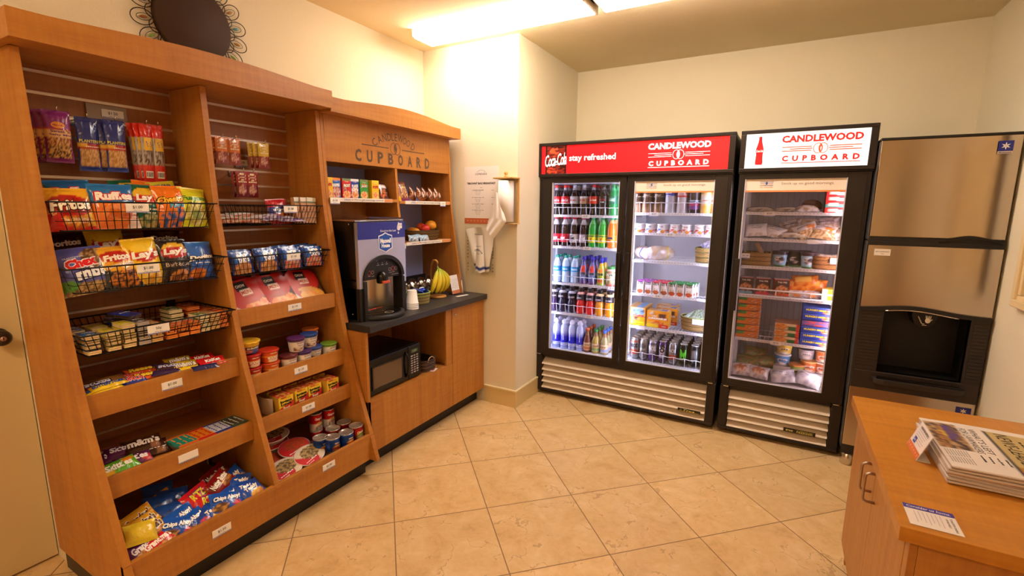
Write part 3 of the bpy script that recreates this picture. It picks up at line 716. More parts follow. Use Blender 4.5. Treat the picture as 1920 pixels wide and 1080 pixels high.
cshelf(C2, FX0, FX1, ZF[4], '$3.50', .03)

# ============================================================ ice dispenser
IM = thing('ice_dispenser', 'brushed steel ice machine stacked on a black ice dispenser', 'ice machine', (0, 0, 0))
x0, x1, y0, yb = .425, .975, 3.29, 4.05
B().box(x0, x1, y0+.03, yb, 1.352, 1.885).box(x0, x1, y0+.20, yb, .10, 1.345).box(x0, x1, y0+.03, y0+.20, 1.0, 1.345).box(x0, x1, y0+.03, y0+.20, .10, .60).box(x0, .525, y0+.03, y0+.20, .60, 1.0).box(.91, x1, y0+.03, y0+.20, .60, 1.0).build('casing', mat('grey_steel_side', '8a7f74', .4, .7), IM, bevel=.004)
B().box(x0, x1, y0, y0+.03, 1.372, 1.885).build('upper_door', STEEL, IM, bevel=.003)
B().box(x0-.003, x1+.003, y0-.004, yb, 1.885, 1.897).build('top_trim', BLKM, IM, bevel=.002)
# black grip between the two steel fronts, arched over the handle
n = 24; top = []
for i in range(n+1):
    s = i/n; e = math.exp(-((s-.76)/.14)**2)*.022; top.append((x0+(x1-x0)*s, 1.368+e))
B().prism([(x1, 1.348), (x0, 1.348)]+top, 'y', y0-.008, y0+.03).build('grip', BLKM, IM)
n = 12; ar = [(.72+.25*i/n, 1.356+.02*math.sin(PI*i/n)) for i in range(n+1)]
B().prism([(p[0], p[1]-.006) for p in ar][::-1]+ar, 'y', y0-.014, y0-.007).build('grip_handle', BLK, IM)
B().box(x0, x1, y0-.012, y0+.03, 1.326, 1.348).build('mid_trim', BLKM, IM, bevel=.002)
def arch(s): return .975+.028*math.exp(-((s-.42)/.30)**2)
n = 30; lo = [(x0+(x1-x0)*i/n, arch(i/n)) for i in range(n+1)]
B().prism([(x1, 1.326), (x0, 1.326)]+lo, 'y', y0-.008, y0+.03).build('lower_door', STEEL, IM)
lo2 = [(p[0], p[1]-.022) for p in lo]
B().prism(lo[::-1]+lo2, 'y', y0-.02, y0+.03).build('arch_trim', BLKM, IM)
B().tube([(p[0], y0-.024, p[1]-.024) for p in lo[6:24]], .0035).build('arch_highlight_strip', CHROME, IM)
ax0, ax1 = .535, .90
for sd in (0, 1):
    dsp = B()
    if sd == 0: dsp.prism([(ax0, .61), (x0, .61), (x0, lo2[0][1])]+[p for p in lo2 if p[0] < ax0]+[(ax0, arch((ax0-x0)/(x1-x0))-.022)], 'y', y0-.01, y0+.03)
    else: dsp.prism([(ax1, .61), (x1, .61), (x1, lo2[-1][1])]+[p for p in lo2 if p[0] > ax1][::-1]+[(ax1, arch((ax1-x0)/(x1-x0))-.022)], 'y', y0-.01, y0+.03)
    for i in range(19):
        z = .625+i*.0185
        if sd == 0: dsp.box(x0+.006, ax0-.012, y0-.0125, y0-.01, z, z+.0155)
        else: dsp.box(ax1+.012, x1-.006, y0-.0125, y0-.01, z, z+.0155)
    dsp.build('ribbed_fascia', mat('dispenser_charcoal', '2a201a', .5), IM)
B().box(ax0, ax1, y0+.17, y0+.18, .61, .99).box(ax0-.005, ax0, y0+.0, y0+.18, .61, .97).box(ax1, ax1+.005, y0, y0+.18, .61, .97).box(ax0, ax1, y0, y0+.18, .97, .99).box(ax0, ax1, y0, y0+.18, .60, .612).build('alcove', mat('alcove_black', '0e0a08', .5), IM)
al = IM.children[-1]
ch = B().prism([(.665, .975), (.665, .945), (.68, .90), (.70, .885), (.74, .885), (.76, .90), (.775, .945), (.775, .975)], 'y', y0+.03, y0+.14)
c = ch.build('ice_chute', BLK, IM)
hd = B(); hd.tube([(-.03, .02, 0), (-.012, -.018, 0), (.0, -.02, 0)], .0022, 'e8dccc').text('PUSH', 0, -.026, .02, .008, 'e8dccc', .02)
hd.disc(.012, .0, .012, .014, 'e8dccc', .001)
for k_ in range(4): hd.tube([(.004+k_*.006, .01, .001), (.002+k_*.007, .028, .001)], .0022, 'e8dccc')
hd.tube([(.02, -.002, .001), (.03, .008, .001)], .0022, 'e8dccc')
o = hd.build('push_symbol', CARD, c); o.matrix_local = pose((.722, y0+.027, .925), 'S')
B().rbox(ax0-.02, ax1+.02, y0-.07, y0+.17, .555, .585, .05, axis='z').box(x0, x1, y0-.012, y0+.03, .505, .612).build('drip_shelf', mat('dispenser_charcoal'), IM, bevel=.004)
gr = B()
for i in range(9): gr.box(ax0+.005, ax1-.005, y0-.045+i*.022, y0-.039+i*.022, .586, .59)
gr.box(ax0, ax1, y0-.055, y0-.05, .585, .596).build('drip_grille', BLK, IM)
B().box(x0, x1, y0-.004, y0+.03, .14, .505).build('base_panel', STEEL, IM, bevel=.003)
B().box(x0, x1, y0-.004, y0+.035, .085, .14).build('base_trim', BLKM, IM, bevel=.002)
for (xx, yy) in ((.465, y0+.05), (.935, y0+.05), (.465, yb-.06), (.935, yb-.06)):
    f = B(); f.M = Matrix.Translation((xx, yy, 0)); f.lathe([(.030, 0), (.033, .004), (.033, .09), (.0001, .09)], 28).build('foot', STEELV, IM)
def flake(cx, z, w, h, name='maker_badge', cap=True):
    b = B().quad(-w/2, w/2, -h*.3, h/2, .0, '2a2f8a')
    for i in range(6):
        a = PI/3*i; b.M = Matrix.Translation((0, h*.1, 0)) @ Matrix.Rotation(a, 4, 'Z')
        b.add([(0, 0, .0005), (h*.05, h*.12, .0005), (0, h*.30, .0005), (-h*.05, h*.12, .0005)], [(0, 1, 2, 3)], 'f4f0ea')
    b.M = Matrix()
    if cap: b.quad(-w/2, w/2, -h/2, -h*.3, .0, 'cdbfae').text('Manitowoc', 0, -h*.40, w*.8, h*.1, '2a2f8a', .02)
    o = b.build(name, CARD, IM); o.matrix_local = pose((cx, y0-.006 if z > 1 else y0-.0055, z), 'S')
flake(.915, 1.825, .055, .062); flake(.93, .455, .062, .05, cap=False)
b = B().quad(-.036, .036, -.018, .018, 0, 'e8dcd0').text('ICE DISPENSER', 0, .004, .06, .008, '5a5048', .01).text('ICE', 0, -.008, .014, .005, '5a5048', .01)
o = b.build('notice_label', CARD, IM); o.matrix_local = pose((.49, y0-.0095, 1.288), 'S')

# ============================================================ desk (front right)
DK = thing('desk_cabinet', 'maple two-door cabinet against the right wall holding the newspapers', 'cabinet', (0, 0, 0))
dx, dy0, dy1, dz = .3175, 1.391, 2.351, .75
dt = B().box(dx, XR-.001, dy0, dy1, dz-.038, dz).build('desk_top', WT, DK, bevel=.0015)
for a_ in (dy0+.02, dy1-.04): B().box(dx+.045, XR-.002, a_, a_+.02, .0, dz-.038).build('side_panel', WZ, DK, bevel=.001)
B().box(dx+.028, dx+.0445, dy0+.02, dy0+.058, .10, dz-.04).build('stile', WZ, DK, bevel=.001)
B().box(dx+.10, XR-.002, dy0+.04, dy1-.04, .0, .10).build('toe_kick', BLACK, DK)
B().box(dx+.05, XR-.002, dy0+.04, dy1-.04, .10, .115).box(XR-.02, XR-.002, dy0+.04, dy1-.04, .115, dz-.04).build('carcass', WZ, DK)
dm = (dy0+dy1)/2+.0
hA = at(1622, 889, 'x', dx-.01); hB = at(1640, 906, 'x', dx-.01)
for (a, c, hy) in ((dm+.002, dy1-.022, dm+.035), (dy0+.06, dm-.002, dm-.04)):
    d_ = B().box(dx+.027, dx+.0445, a, c, .10, dz-.045).build('door', WZ, DK, bevel=.001)
    zt, zb_ = .665, .565
    B().tube([(dx+.027, hy, zt), (dx+.004, hy, zt), (dx-.004, hy, zt-.004), (dx-.007, hy, zt-.012), (dx-.007, hy, zb_+.012), (dx-.004, hy, zb_+.004), (dx+.004, hy, zb_), (dx+.027, hy, zb_)], .0045, n=10).build('handle', mat('satin_nickel', 'b5a294', .3, 1), d_)

# ============================================================ packages
MC = {}
def puff_fn(w, h, t, seal=.06, seed=0, wr=1.0, ex=2.6):
    def H(x, y):
        u = min(1, max(0, x/w+.5)); v = min(1, max(0, y/h+.5))
        a = max(0, 1-abs(2*u-1)**ex)**.6; q = min(1, max(0, (v-seal)/(1-2*seal))); b = max(0, math.sin(PI*q))**.55
        p = a*b
        cr = (1-b)*math.sin(u*34+seed*3+math.sin(v*9+seed))*.05 + noise.noise(Vector((u*3+seed, v*3.4, seed*.7)))*.16*wr
        return t/2*(p+cr*min(1, p*4)) + (.0007*math.sin(v*h*2600) if (v < seal or v > 1-seal) else 0)
    return H
def bag_mesh(key, w, h, t, pf, texts=(), back=None, nu=22, nv=28, seal=.05, seed=0, mt=None, wr=1.0, ex=2.6):
    if key in MC: return MC[key]
    Hf = puff_fn(w, h, t, seal, seed, wr, ex); b = B()
    def tap(v): return 1-.05*math.sin(PI*v)
    b.surf(lambda u, v: ((u-.5)*w*tap(v), (v-.5)*h, Hf((u-.5)*w, (v-.5)*h)), nu, nv, pf)
    bc = back or pf
    b.surf(lambda u, v: ((u-.5)*w*tap(v), (v-.5)*h, -Hf((u-.5)*w, (v-.5)*h)*.8-.0004), max(6, nu//2), max(6, nv//2), bc, flip=True)
    for e in texts: put_text(b, e, w, h, Hf)
    MC[key] = b.mesh(key, mt or FILM); return MC[key]
def put_text(b, e, w, h, on=None, z=.0009):
    """(string, cx, cy, w, h, colour, bold, shear, rot, outline) in fractions of the face"""
    s, cx, cy, tw, th, c = e[:6]
    if s in MARKS and (th or 0) >= .17: return
    bo = e[6] if len(e) > 6 else .02; shr = e[7] if len(e) > 7 else 0; ro = e[8] if len(e) > 8 else 0; ol = e[9] if len(e) > 9 else None
    if s == '@':  # printed ellipse
        b.disc(cx*w, cy*h, tw*w/2, th*h/2, c, z*.5, 20, on=on); return
    if s == '#':
        x0, x1, y0, y1 = cx*w-tw*w/2, cx*w+tw*w/2, cy*h-th*h/2, cy*h+th*h/2; n = 8
        b.surf(lambda u, v: ((x0+(x1-x0)*u), (y0+(y1-y0)*v), (on(x0+(x1-x0)*u, y0+(y1-y0)*v) if on else 0)+z*.5), n, 3, c); return
    W_, H_ = (tw*w if tw else None), (th*h if th else None)
    if ol: b.text(s, cx*w, cy*h, W_*1.07 if W_ else None, H_*1.22 if H_ else None, ol, bo+.06, shr, rot=ro, z=z, on=on); z += .0006
    b.text(s, cx*w, cy*h, W_, H_, c, bo, shr, rot=ro, z=z, on=on)
def box_mesh(key, w, h, d, pf, texts=(), side='cccccc', top=None, nu=12, nv=16, mt=None, topf=None, toptexts=()):
    """front face at z = +d/2, base at y = -h/2"""
    if key in MC: return MC[key]
    b = B(); x, y, z = w/2, h/2, d/2
    b.surf(lambda u, v: ((u-.5)*w, (v-.5)*h, z), nu, nv, pf, smooth=False)
    b.add([(-x, -y, -z), (x, -y, -z), (x, y, -z), (-x, y, -z)], [(3, 2, 1, 0)], side)
    for sx in (-1, 1): b.add([(sx*x, -y, -z), (sx*x, y, -z), (sx*x, y, z), (sx*x, -y, z)], [(0, 1, 2, 3) if sx < 0 else (3, 2, 1, 0)], side)
    for sy in (-1, 1):
        if sy > 0 and topf: b.surf(lambda u, v: ((u-.5)*w, y, z-d*v), nu, max(4, nv//2), topf, smooth=False)
        else: b.add([(-x, sy*y, -z), (x, sy*y, -z), (x, sy*y, z), (-x, sy*y, z)], [(3, 2, 1, 0) if sy > 0 else (0, 1, 2, 3)], top or side)
    for e in texts: put_text(b, e, w, h, None, z+.0008)
    if toptexts:
        b.M = Matrix.Translation((0, y, 0)) @ Matrix.Rotation(-PI/2, 4, 'X')
        for e in toptexts: put_text(b, e, w, d, None, .0008)
        b.M = Matrix()
    MC[key] = b.mesh(key, mt or CARD); return MC[key]
def cyl_text(b, s, r, cy, w, h, c, bold=.02, shear=0, rot=0, dr=.0006, a0=0, taper=0):
    vs, fs, asp = text2d(s, bold, shear); P = []
    w = w or h*asp
    for x, y in vs:
        X, Y = x*w, y*h
        if rot: X, Y = X*math.cos(rot)-Y*math.sin(rot), X*math.sin(rot)+Y*math.cos(rot)
        rr = r+dr+taper*(Y+cy); a = X/r+a0; P.append((rr*math.sin(a), -rr*math.cos(a), cy+Y))
    b.add(P, fs, c)
def put(name, me, label, cat, loc, face='E', lean=0, roll=0, yaw=0, group=None):
    o = link(name, me); o.matrix_world = pose(loc, face, math.radians(lean), math.radians(roll), math.radians(yaw))
    return tag(o, label, cat, group)
def on_ground(name, me, label, cat, loc, rz=0, group=None):
    o = link(name, me); o.location = loc; o.rotation_euler = (0, 0, rz); return tag(o, label, cat, group)

# ---- hanging pegs and bags on the slatwall
def peg(y, z, L, label):
    t = B().box(0, .003, -.012, .012, -.022, .006).tube([(0, 0, 0), (L, 0, .0), (L+.006, 0, .006), (L+.009, 0, .016)], .0022).build('peg_hook', CHROME, loc=(-2.46, y, z))
    return tag(t, label, 'hook', 'peg hooks on the slatwall')
def hang(me, label, y, ztop, h, w, L, n, cat, group, step=.012, name='snack_pouch', peglab='', dy=-.006):
    peg(y, ztop+.006, L, peglab)
    for i in range(n):
        x = -2.46+L-.014-i*step
        put(name, me, f'{label}, {["front of its peg", "second on its peg", "third back on its peg"][i]}', cat, (x, y+dy*i*2.2, ztop-h/2+.008), 'E', -2, 1.5*i, -2*i, group)
mix = bag_mesh('trail_mix', .08, .185, .032, paint('8a2a86', ('m', .08, .08, .92, .34, 'c8923a', '5a3a1a', 22), ('m', .1, .08, .9, .32, 'd8a050', '2a1a14', 34), ('r', .0, .48, 1, .64, 'e8bc7c'), ('r', 0, .64, 1, .66, 'b03048'), ('r', 0, 0, 1, .09, '7a1c6a'), ('m', .08, .34, .92, .47, 'd8a858', '8a3a20', 26)),
    [('@', 0, .22, .5, .13, 'e8962a'), ('nuts', 0, .22, .3, .05, 'b03018', .02, .3), ("Sweet 'n", .05, .10, .7, .05, '6a2068', .02), ('Salty Mix', .05, .03, .8, .05, '6a2068', .02)], seed=1)
pnt = bag_mesh('peanuts', .07, .20, .028, paint('22307e', ('m', .06, .1, .94, .40, 'd8ac72', 'a87840', 30), ('r', .0, .40, 1, .50, 'a82420'), ('r', .0, .44, .4, .5, 'd8a83a'), ('r', 0, 0, 1, .10, '1c3a8e')),
    [('PLANTERS', 0, .06, .85, .055, 'd8c84a', .03), ('PEANUTS', .1, -.04, .6, .04, 'f0d8c0', .02)], seed=2)
stk = bag_mesh('meat_stick', .044, .24, .022, paint('b8b0ac', ('m', .15, .3, .85, .78, 'b0a8a4', '5a3a34', 26), ('r', 0, .78, 1, 1, 'd8281c'), ('r', 0, 0, 1, .32, 'd02a20')),
    [('#', .05, .16, .7, .22, 'e8b83a'), ('STICK', .05, .16, .5, .16, '2a4a9a', .04, 0, 1.57), ('#', 0, -.36, .6, .12, 'f4ece6'), ('|||||', 0, -.36, .5, .08, '302828', .03)], seed=3, nu=12)
hang(mix, 'purple trail mix bag', .765, 1.835, .185, .088, .13, 3, 'snack bag', 'trail mix bags on the first peg', .02, peglab='steel peg hook holding the purple trail mix bags')
hang(pnt, 'single blue peanut bag', .855, 1.826, .20, .07, .12, 1, 'snack bag', 'blue peanut bags on pegs', peglab='steel peg hook holding the single blue peanut bag')
hang(pnt, 'blue peanut bag in the right-hand bunch', .94, 1.828, .20, .07, .13, 3, 'snack bag', 'blue peanut bags on pegs', .018, peglab='steel peg hook holding three blue peanut bags', dy=-.009)
for k_, (yy, st_) in enumerate(((1.052, 'left'), (1.094, 'right'))):
    hang(stk, f'red meat stick pack, {st_} bunch', yy, 1.832, .24, .044, .12, 3, 'snack', 'red meat stick packs on pegs', .014, 'meat_stick_pack', f'steel peg hook behind the {st_} bunch of meat sticks')
def jerky(key, c1, c2): return bag_mesh(key, .062, .128, .012, paint(c1, ('r', 0, 0, 1, .45, c2), ('n', .5, .3, .34, .2, 'd8a088', '8a2a2a', 16), ('e', .5, .78, .34, .12, 'f0d8a0'), ('e', .5, .78, .30, .1, c1)),
    [('Jerky', 0, .275, .4, .07, 'fae8c8', .02, .3), ('CHEWS', 0, .10, .7, .09, 'f8e0b8', .02)], nu=14, nv=18, seed=4)
jo, jy, jr = jerky('fruit_chew_o', 'd8742a', '8a3a20'), jerky('fruit_chew_y', 'd8b43a', '8a3428'), jerky('fruit_chew_r', '961e26', '6a1018')
for k_, yy in enumerate((1.375, 1.437)): hang(jo, f'small orange pouch, {["left", "right"][k_]} of the orange pair', yy, 1.822, .128, .06, .10, 1 if k_ else 2, 'snack pouch', 'small orange pouches', .012, peglab=f'peg hook with the {["left", "right"][k_]} orange pouch')
hang(jy, 'small yellow pouch', 1.59, 1.818, .128, .06, .10, 3, 'snack pouch', 'small yellow pouches', .014, peglab='peg hook holding the small yellow pouches', dy=-.008)
for k_, yy in enumerate((1.462, 1.515)): hang(jr, f'small dark red pouch, {["left", "right"][k_]} one', yy, 1.668, .128, .06, .10, 2-k_, 'snack pouch', 'small dark red pouches', .012, peglab=f'peg hook with the {["left", "right"][k_]} dark red pouch')

# ---- chip bags
fri = bag_mesh('corn_chips', .145, .158, .06, paint('efb02c', ('d', -.35, -1, -.42, 'c8241c'), ('n', .62, .22, .3, .16, 'e8a83a', 'c8641c', 12), ('e', .52, .55, .46, .26, 'c0281c'), ('e', .5, .55, .42, .22, 'a81c18')), [('Fritos', .02, .06, .80, .25, 'fff4e0', .05, .2, .06, '5a1010'), ('The ORIGINAL', .1, -.27, .6, .06, 'f8e8d0', .02), ('CORN CHIPS', .1, -.34, .4, .035, 'f8e8d0', .01)], seed=11)
ruf = bag_mesh('ridged_chips', .145, .175, .055, paint('e87a34', ('r', 0, .56, 1, 1, '1f6fb4'), ('n', .5, .36, .34, .2, 'ee9a4a', 'd85a1c', 6), ('d', .9, -.4, .62, 'f0dccc'), ('n', .5, .36, .3, .17, 'e88a44', 'd0601c', 8)), [('Ruffles', 0, .20, .82, .19, 'fff4ee', .06, .1, .02, 'd01c24'), ('CHEDDAR', .26, -.22, .36, .05, 'b84a20', .02), ('& SOUR CREAM', .24, -.29, .4, .035, 'b84a20', .01)], seed=12)
lag = bag_mesh('green_chips', .115, .175, .05, paint('0f5a40', ('n', .55, .14, .4, .15, 'c8b070', '5a7a4a', 12), ('e', .5, .72, .40, .2, 'e8b82c'), ('e', .5, .64, .44, .10, 'c8241c')), [("Lay's", .02, .16, .7, .2, 'fff6ec', .05, .15, .03), ('Sour Cream', 0, -.1, .6, .06, 'f0e8d0', .02), ('& Onion', 0, -.18, .4, .05, 'f0e8d0', .02)], seed=13)
che = bag_mesh('cheese_puffs', .12, .175, .055, paint('ef7a1c', ('n', .55, .2, .5, .24, 'e8821c', '1f5aa0', 9), ('m', 0, 0, 1, .2, '1c4f96', 'e87a1c', 8)), [('Cheetos', 0, .16, .88, .15, 'ffc83a', .05, .15, .12, '201008'), ('PUFFS', .1, .0, .5, .09, '5ab8d8', .05, .2, .05, '1c3f80')], seed=14)
fun = bag_mesh('onion_rings', .115, .17, .055, paint('d8dc2c', ('n', .5, .32, .4, .27, 'e0d890', 'b8a83a', 14), ('e', .5, .30, .2, .12, '8a9a2a'), ('r', .1, .92, .9, 1, 'e8e040')), [('Funyuns', 0, .2, .9, .16, '3a8a2c', .05, .1, .05, 'e8f04a'), ('onion flavored rings', 0, .09, .6, .035, '2a4a1a', .01)], seed=15)
grb = bag_mesh('yellow_grab', .11, .17, .05, paint('dcd83a', ('e', .5, .4, .4, .3, 'c8b83a')), [('BIG GRAB', 0, .36, .6, .07, '3a3a80', .04)], seed=16)
dor = bag_mesh('red_tortilla', .14, .175, .05, paint('3a0c0c', ('n', .5, .3, .4, .25, 'd8701c', '8a1c10', 8)), [('Doritos', 0, .28, .75, .14, 'f0e8e0', .05, .2, .03)], seed=17)
chx = bag_mesh('cereal_mix', .155, .178, .055, paint('5a5cae', ('m', 0, 0, 1, .22, '7a5a3a', 'c8a468', 20), ('n', .8, .7, .3, .25, 'b89060', '5a3c24', 18), ('e', .12, .2, .2, .12, '5a9a3a')), [('Chex', .0, .14, .6, .2, 'd8202c', .06, .1, .15, 'f4f0fa'), ('mix', .12, -.08, .62, .22, 'f6f4fa', .06, .1, .15, '28346a'), ('TRADITIONAL', -.1, .27, .4, .035, 'e8e8f4', .01, 0, .1)], seed=18)
ftw = bag_mesh('corn_twists', .13, .172, .055, paint('e8a82a', ('m', 0, 0, 1, .42, 'b85a1c', '3a2a24', 16), ('d', -.5, -1, -.55, '2c3038'), ('n', .6, .22, .42, .2, 'd8802c', '4a2c18', 15), ('e', .5, .74, .4, .14, 'b8241c')), [('Fritos', .02, .22, .68, .15, 'fff2e0', .05, .2, .08), ('FLAVOR TWISTS', .05, .03, .7, .07, 'e8e8ec', .03, 0, .1)], seed=19)
lay = bag_mesh('yellow_chips', .125, .192, .05, paint('f0c222', ('n', .62, .16, .34, .14, 'ecc860', 'd89a20', 9), ('e', .5, .66, .43, .17, 'c4201c'), ('e', .5, .76, .34, .12, 'f2cc3a'), ('r', .08, .56, .92, .70, 'c4201c')), [("Lay's", .02, .13, .8, .2, 'fff8ee', .05, .15, .05), ('Classic', 0, -.10, .5, .07, 'b86a10', .01)], seed=20)
bbq = bag_mesh('dark_chips', .12, .182, .05, paint('2c2422', ('n', .6, .12, .4, .14, 'd88a40', '6a3018', 10), ('e', .5, .74, .40, .17, 'e8b83a'), ('e', .5, .68, .44, .13, 'b8201c')), [("Lay's", .02, .19, .78, .18, 'fff8ee', .05, .15, .05), ('Barbecue', 0, -.1, .75, .09, 'd8c0a8', .0)], seed=21)
dob = bag_mesh('blue_tortilla', .115, .168, .05, paint('2458b0', ('n', .3, .16, .3, .16, 'e0801c', 'a04a14', 7), ('d', -.7, 1, .38, '2f6ac8'), ('r', 0, .9, 1, 1, '3a78d0')), [('Doritos', 0, .08, .9, .14, 'f6f2ea', .06, .2, .1, '201818'), ('COOL RANCH', 0, -.06, .6, .06, 'f0f4fa', .03)], seed=22)
G1 = 'chip bags in the wire baskets'
def chip(me, label, y, z, x, lean=18, roll=0, yaw=0): return put('chip_bag', me, label, 'chip bag', (x, y, z), 'E', lean, roll, yaw, G1)
chip(fri, 'yellow and red corn chip bag, leftmost in the top basket', .728, 1.488, -2.235, 18, 1, -4)
chip(ruf, 'blue-topped orange ridged chip bag, second in the top basket', .865, 1.50, -2.232, 16, 0, 0)
chip(ruf, 'blue chip bag half hidden behind the yellow and red one', .78, 1.515, -2.325, 22, 4, 5)
chip(lag, 'dark green chip bag behind the upper price card', .975, 1.502, -2.245, 14, -2, 3)
chip(lag, 'dark green chip bag standing behind the other green one', .965, 1.525, -2.33, 22, 6, 0)
chip(che, 'orange cheese puff bag with black-edged yellow lettering', 1.060, 1.50, -2.228, 12, 2, 0)
chip(che, 'orange bag peeking over the cheese puff bag', 1.03, 1.522, -2.32, 20, -6, 4)
chip(fun, 'lime yellow onion ring snack bag at the right end', 1.145, 1.497, -2.228, 12, -5, 6)
chip(grb, 'yellow bag lettered GRAB behind the lime yellow bag', 1.09, 1.528, -2.31, 24, 8, 0)
chip(chx, 'violet snack mix bag at the left end of the middle basket', .735, 1.268, -2.21, 22, 6, -6)
chip(dor, 'dark red tortilla chip bag behind the violet mix bag', .735, 1.312, -2.33, 16, 4, 0)
chip(dor, 'dark chip bag behind the corn twists', .85, 1.312, -2.335, 14, -3, 0)
chip(ftw, 'yellow and black corn twist bag in the middle basket', .838, 1.268, -2.20, 20, 4, -2)
chip(lay, 'yellow potato chip bag behind the middle price card', .93, 1.283, -2.205, 14, 3, 4)
chip(lay, 'yellow chip bag behind the other yellow one', .86, 1.322, -2.31, 20, 2, 0)
chip(bbq, 'black barbecue chip bag in the middle basket', 1.04, 1.278, -2.205, 14, 0, 2)
chip(dob, 'blue tortilla chip bag at the right end', 1.14, 1.268, -2.205, 12, -2, 6)
chip(dor, 'dark red chip bag behind the black barbecue bag', 1.065, 1.315, -2.325, 16, -2, 0)

# ---- cracker packs in stacks
def crack(key, film, cr, w=.062, d=.095, h=.0175, txt=None, tc='ffffff'):
    if key in MC: return MC[key]
    b = B(); n = 3
    for i in range(3):
        for k_ in range(2):
            z = .002+k_*.0072; yy = -d/2+.018+i*(d-.036)/2
            b.rbox(-w/2+.002, w/2-.002, yy-.017, yy+.017, z, z+.006, .006, cr)
    f = puff_fn(w, d, .008, .12, 5)
    b.surf(lambda u, v: ((u-.5)*w, (v-.5)*d, h-.002+f((u-.5)*w, (v-.5)*d)*.6), 8, 8, paint(film, ('m', .1, .05, .9, .3, film, cr, 10)))
    if txt: b.text(txt, 0, 0, w*.8, .014, tc, .03, z=h+.001, on=lambda x, y: f(x, y)*.6)
    MC[key] = b.mesh(key, [FILM, CLEAR]); return MC[key]
ckb = crack('ck_blue', '2a6aa8', 'e8c890', txt='Lance', tc='f4f4f4'); cky = crack('ck_yellow', 'd8c83a', 'e8cc98', txt='CAPTAINS', tc='8a3a20'); ckd = crack('ck_dark', '4a4442', 'b8aca4', txt='oreo', tc='f4f0f0')
ckn = crack('ck_navy', '2038a0', '3a2c26', txt='Nekot', tc='ffffff'); cko = crack('ck_orange', 'c8502a', 'e8893a', txt='ToastChee', tc='fff0d0'); ckt = crack('ck_tan', 'b88a5a', 'e2b878'); ckg = crack('ck_green', '6a8a4a', 'ecd8a8', txt='RYE', tc='fff4d0'); ckr = crack('ck_red', 'b83a2a', 'e8803a', txt='PEANUT BUTTER', tc='ffe8b0')
cols = [(.705, -2.15, ckb, 4, 'tan crackers under blue film'), (.765, -2.15, cky, 4, 'tan crackers under yellow film'), (.815, -2.15, cky, 5, 'pale crackers under yellow film'), (.862, -2.15, ckd, 5, 'grey dark sandwich crackers'), (.905, -2.15, ckt, 4, 'golden tan crackers'),
        (.955, -2.15, cko, 3, 'orange crackers by the price card'), (1.0, -2.15, cko, 3, 'orange cheese crackers'), (1.045, -2.15, cko, 3, 'bright orange crackers'), (1.09, -2.16, ckg, 4, 'cream crackers under green film'), (1.133, -2.16, ckt, 4, 'tan crackers near the right end'), (1.172, -2.17, ckr, 4, 'orange crackers under red film at the right end'),
        (.70, -2.27, ckb, 4, 'blue film packs at the back left'), (.77, -2.27, cky, 4, 'yellow film packs in the back row'), (.84, -2.27, ckn, 5, 'navy film packs in the back row'), (.94, -2.27, ckr, 3, 'red film packs in the back row'), (1.04, -2.28, ckg, 5, 'green film packs in the back row'), (1.11, -2.28, ckr, 5, 'red film packs at the back right'), (1.165, -2.28, cko, 4, 'orange packs in the back right corner')]
LV = ['bottom', 'second up', 'third up', 'fourth up', 'top']
for (y, x, me, n, d_) in cols:
    for i in range(n):
        z = .975+i*.0185
        ww = .75 if x > -2.2 else 1.0
        o = on_ground('cracker_pack', me, f'{d_}, {"top" if i == n-1 else LV[i]} pack of its stack', 'cracker pack', (x+random.uniform(-.003, .003), y+random.uniform(-.001, .001), z), PI/2+random.uniform(-.03, .03), 'cracker packs in the lowest basket')
        o.scale = (.70 if x > -2.2 else .9, 1, 1)
on_ground('cracker_pack', ckn, 'blue film cracker pack lying loose on top of the stacks', 'cracker pack', (-2.21, .845, 1.073), PI/2+.5, 'cracker packs in the lowest basket').rotation_euler.x = .1

# ---- candy on the trays
def bar(key, w, h, t, base, txt, tc, ol=None, extra=(), nu=16, nv=8, ts=(.8, .5), shear=.1, more=()):
    return bag_mesh(key, w, h, t, paint(base, *extra), [(txt, 0, 0, ts[0], ts[1], tc, .05, shear, 0, ol)]+list(more), nu=nu, nv=nv, seal=.06, seed=len(key), ex=4, wr=.5)
sni = bar('bar_brown', .10, .034, .018, '4a2a1c', 'SNICKERS', 'f0f0ff', '203a9a'); btf = bar('bar_yellow', .12, .036, .018, 'e8c41c', 'BUTTERFINGER', '2a52a8', extra=(('r', 0, .8, 1, 1, 'd83a1c'),), ts=(.85, .42))
crn = bar('bar_blue', .11, .042, .018, '2438a0', 'CRUNCH', 'e83028', 'f4e8e8'); rse = bar('cups_orange', .12, .045, .02, 'e85a1c', "Reese's", 'f8d83a', '6a2a14'); mmy = bar('candy_yellow', .10, .07, .026, 'ecc81c', "m&m's", 'f4ece0', '5a2c18', ts=(.75, .4))
kit = bar('wafer_red', .11, .055, .016, 'd41c20', 'KitKat', 'faf4f0', None, (('e', .5, .5, .36, .34, 'c4101a'),), ts=(.55, .35)); mlk = bar('bar_purple', .11, .036, .018, '3a2450', 'MILKY WAY', 'e8f0d8', '2a7a4a')
brn = bar('bar_tan', .10, .04, .018, '8a5c2c', 'PAYDAY', 'e8d060'); hrs = bar('bar_navy', .10, .034, .018, '28285a', 'BABY RUTH', 'e8e8f4', 'b8242c')
def lay_flat(name, me, label, cat, px, py, z, rot=0, lean=84, grp=None, dz=.012, yaw=0):
    p = at(px, py, 'z', z+dz); return put(name, me, label, cat, (min(max(p.x, -2.43), -1.96), min(1.145, max(.72, p.y)), z+dz), 'E', lean, rot, yaw, grp)
Z1 = .757; GA = 'candy bars on the upper tray'
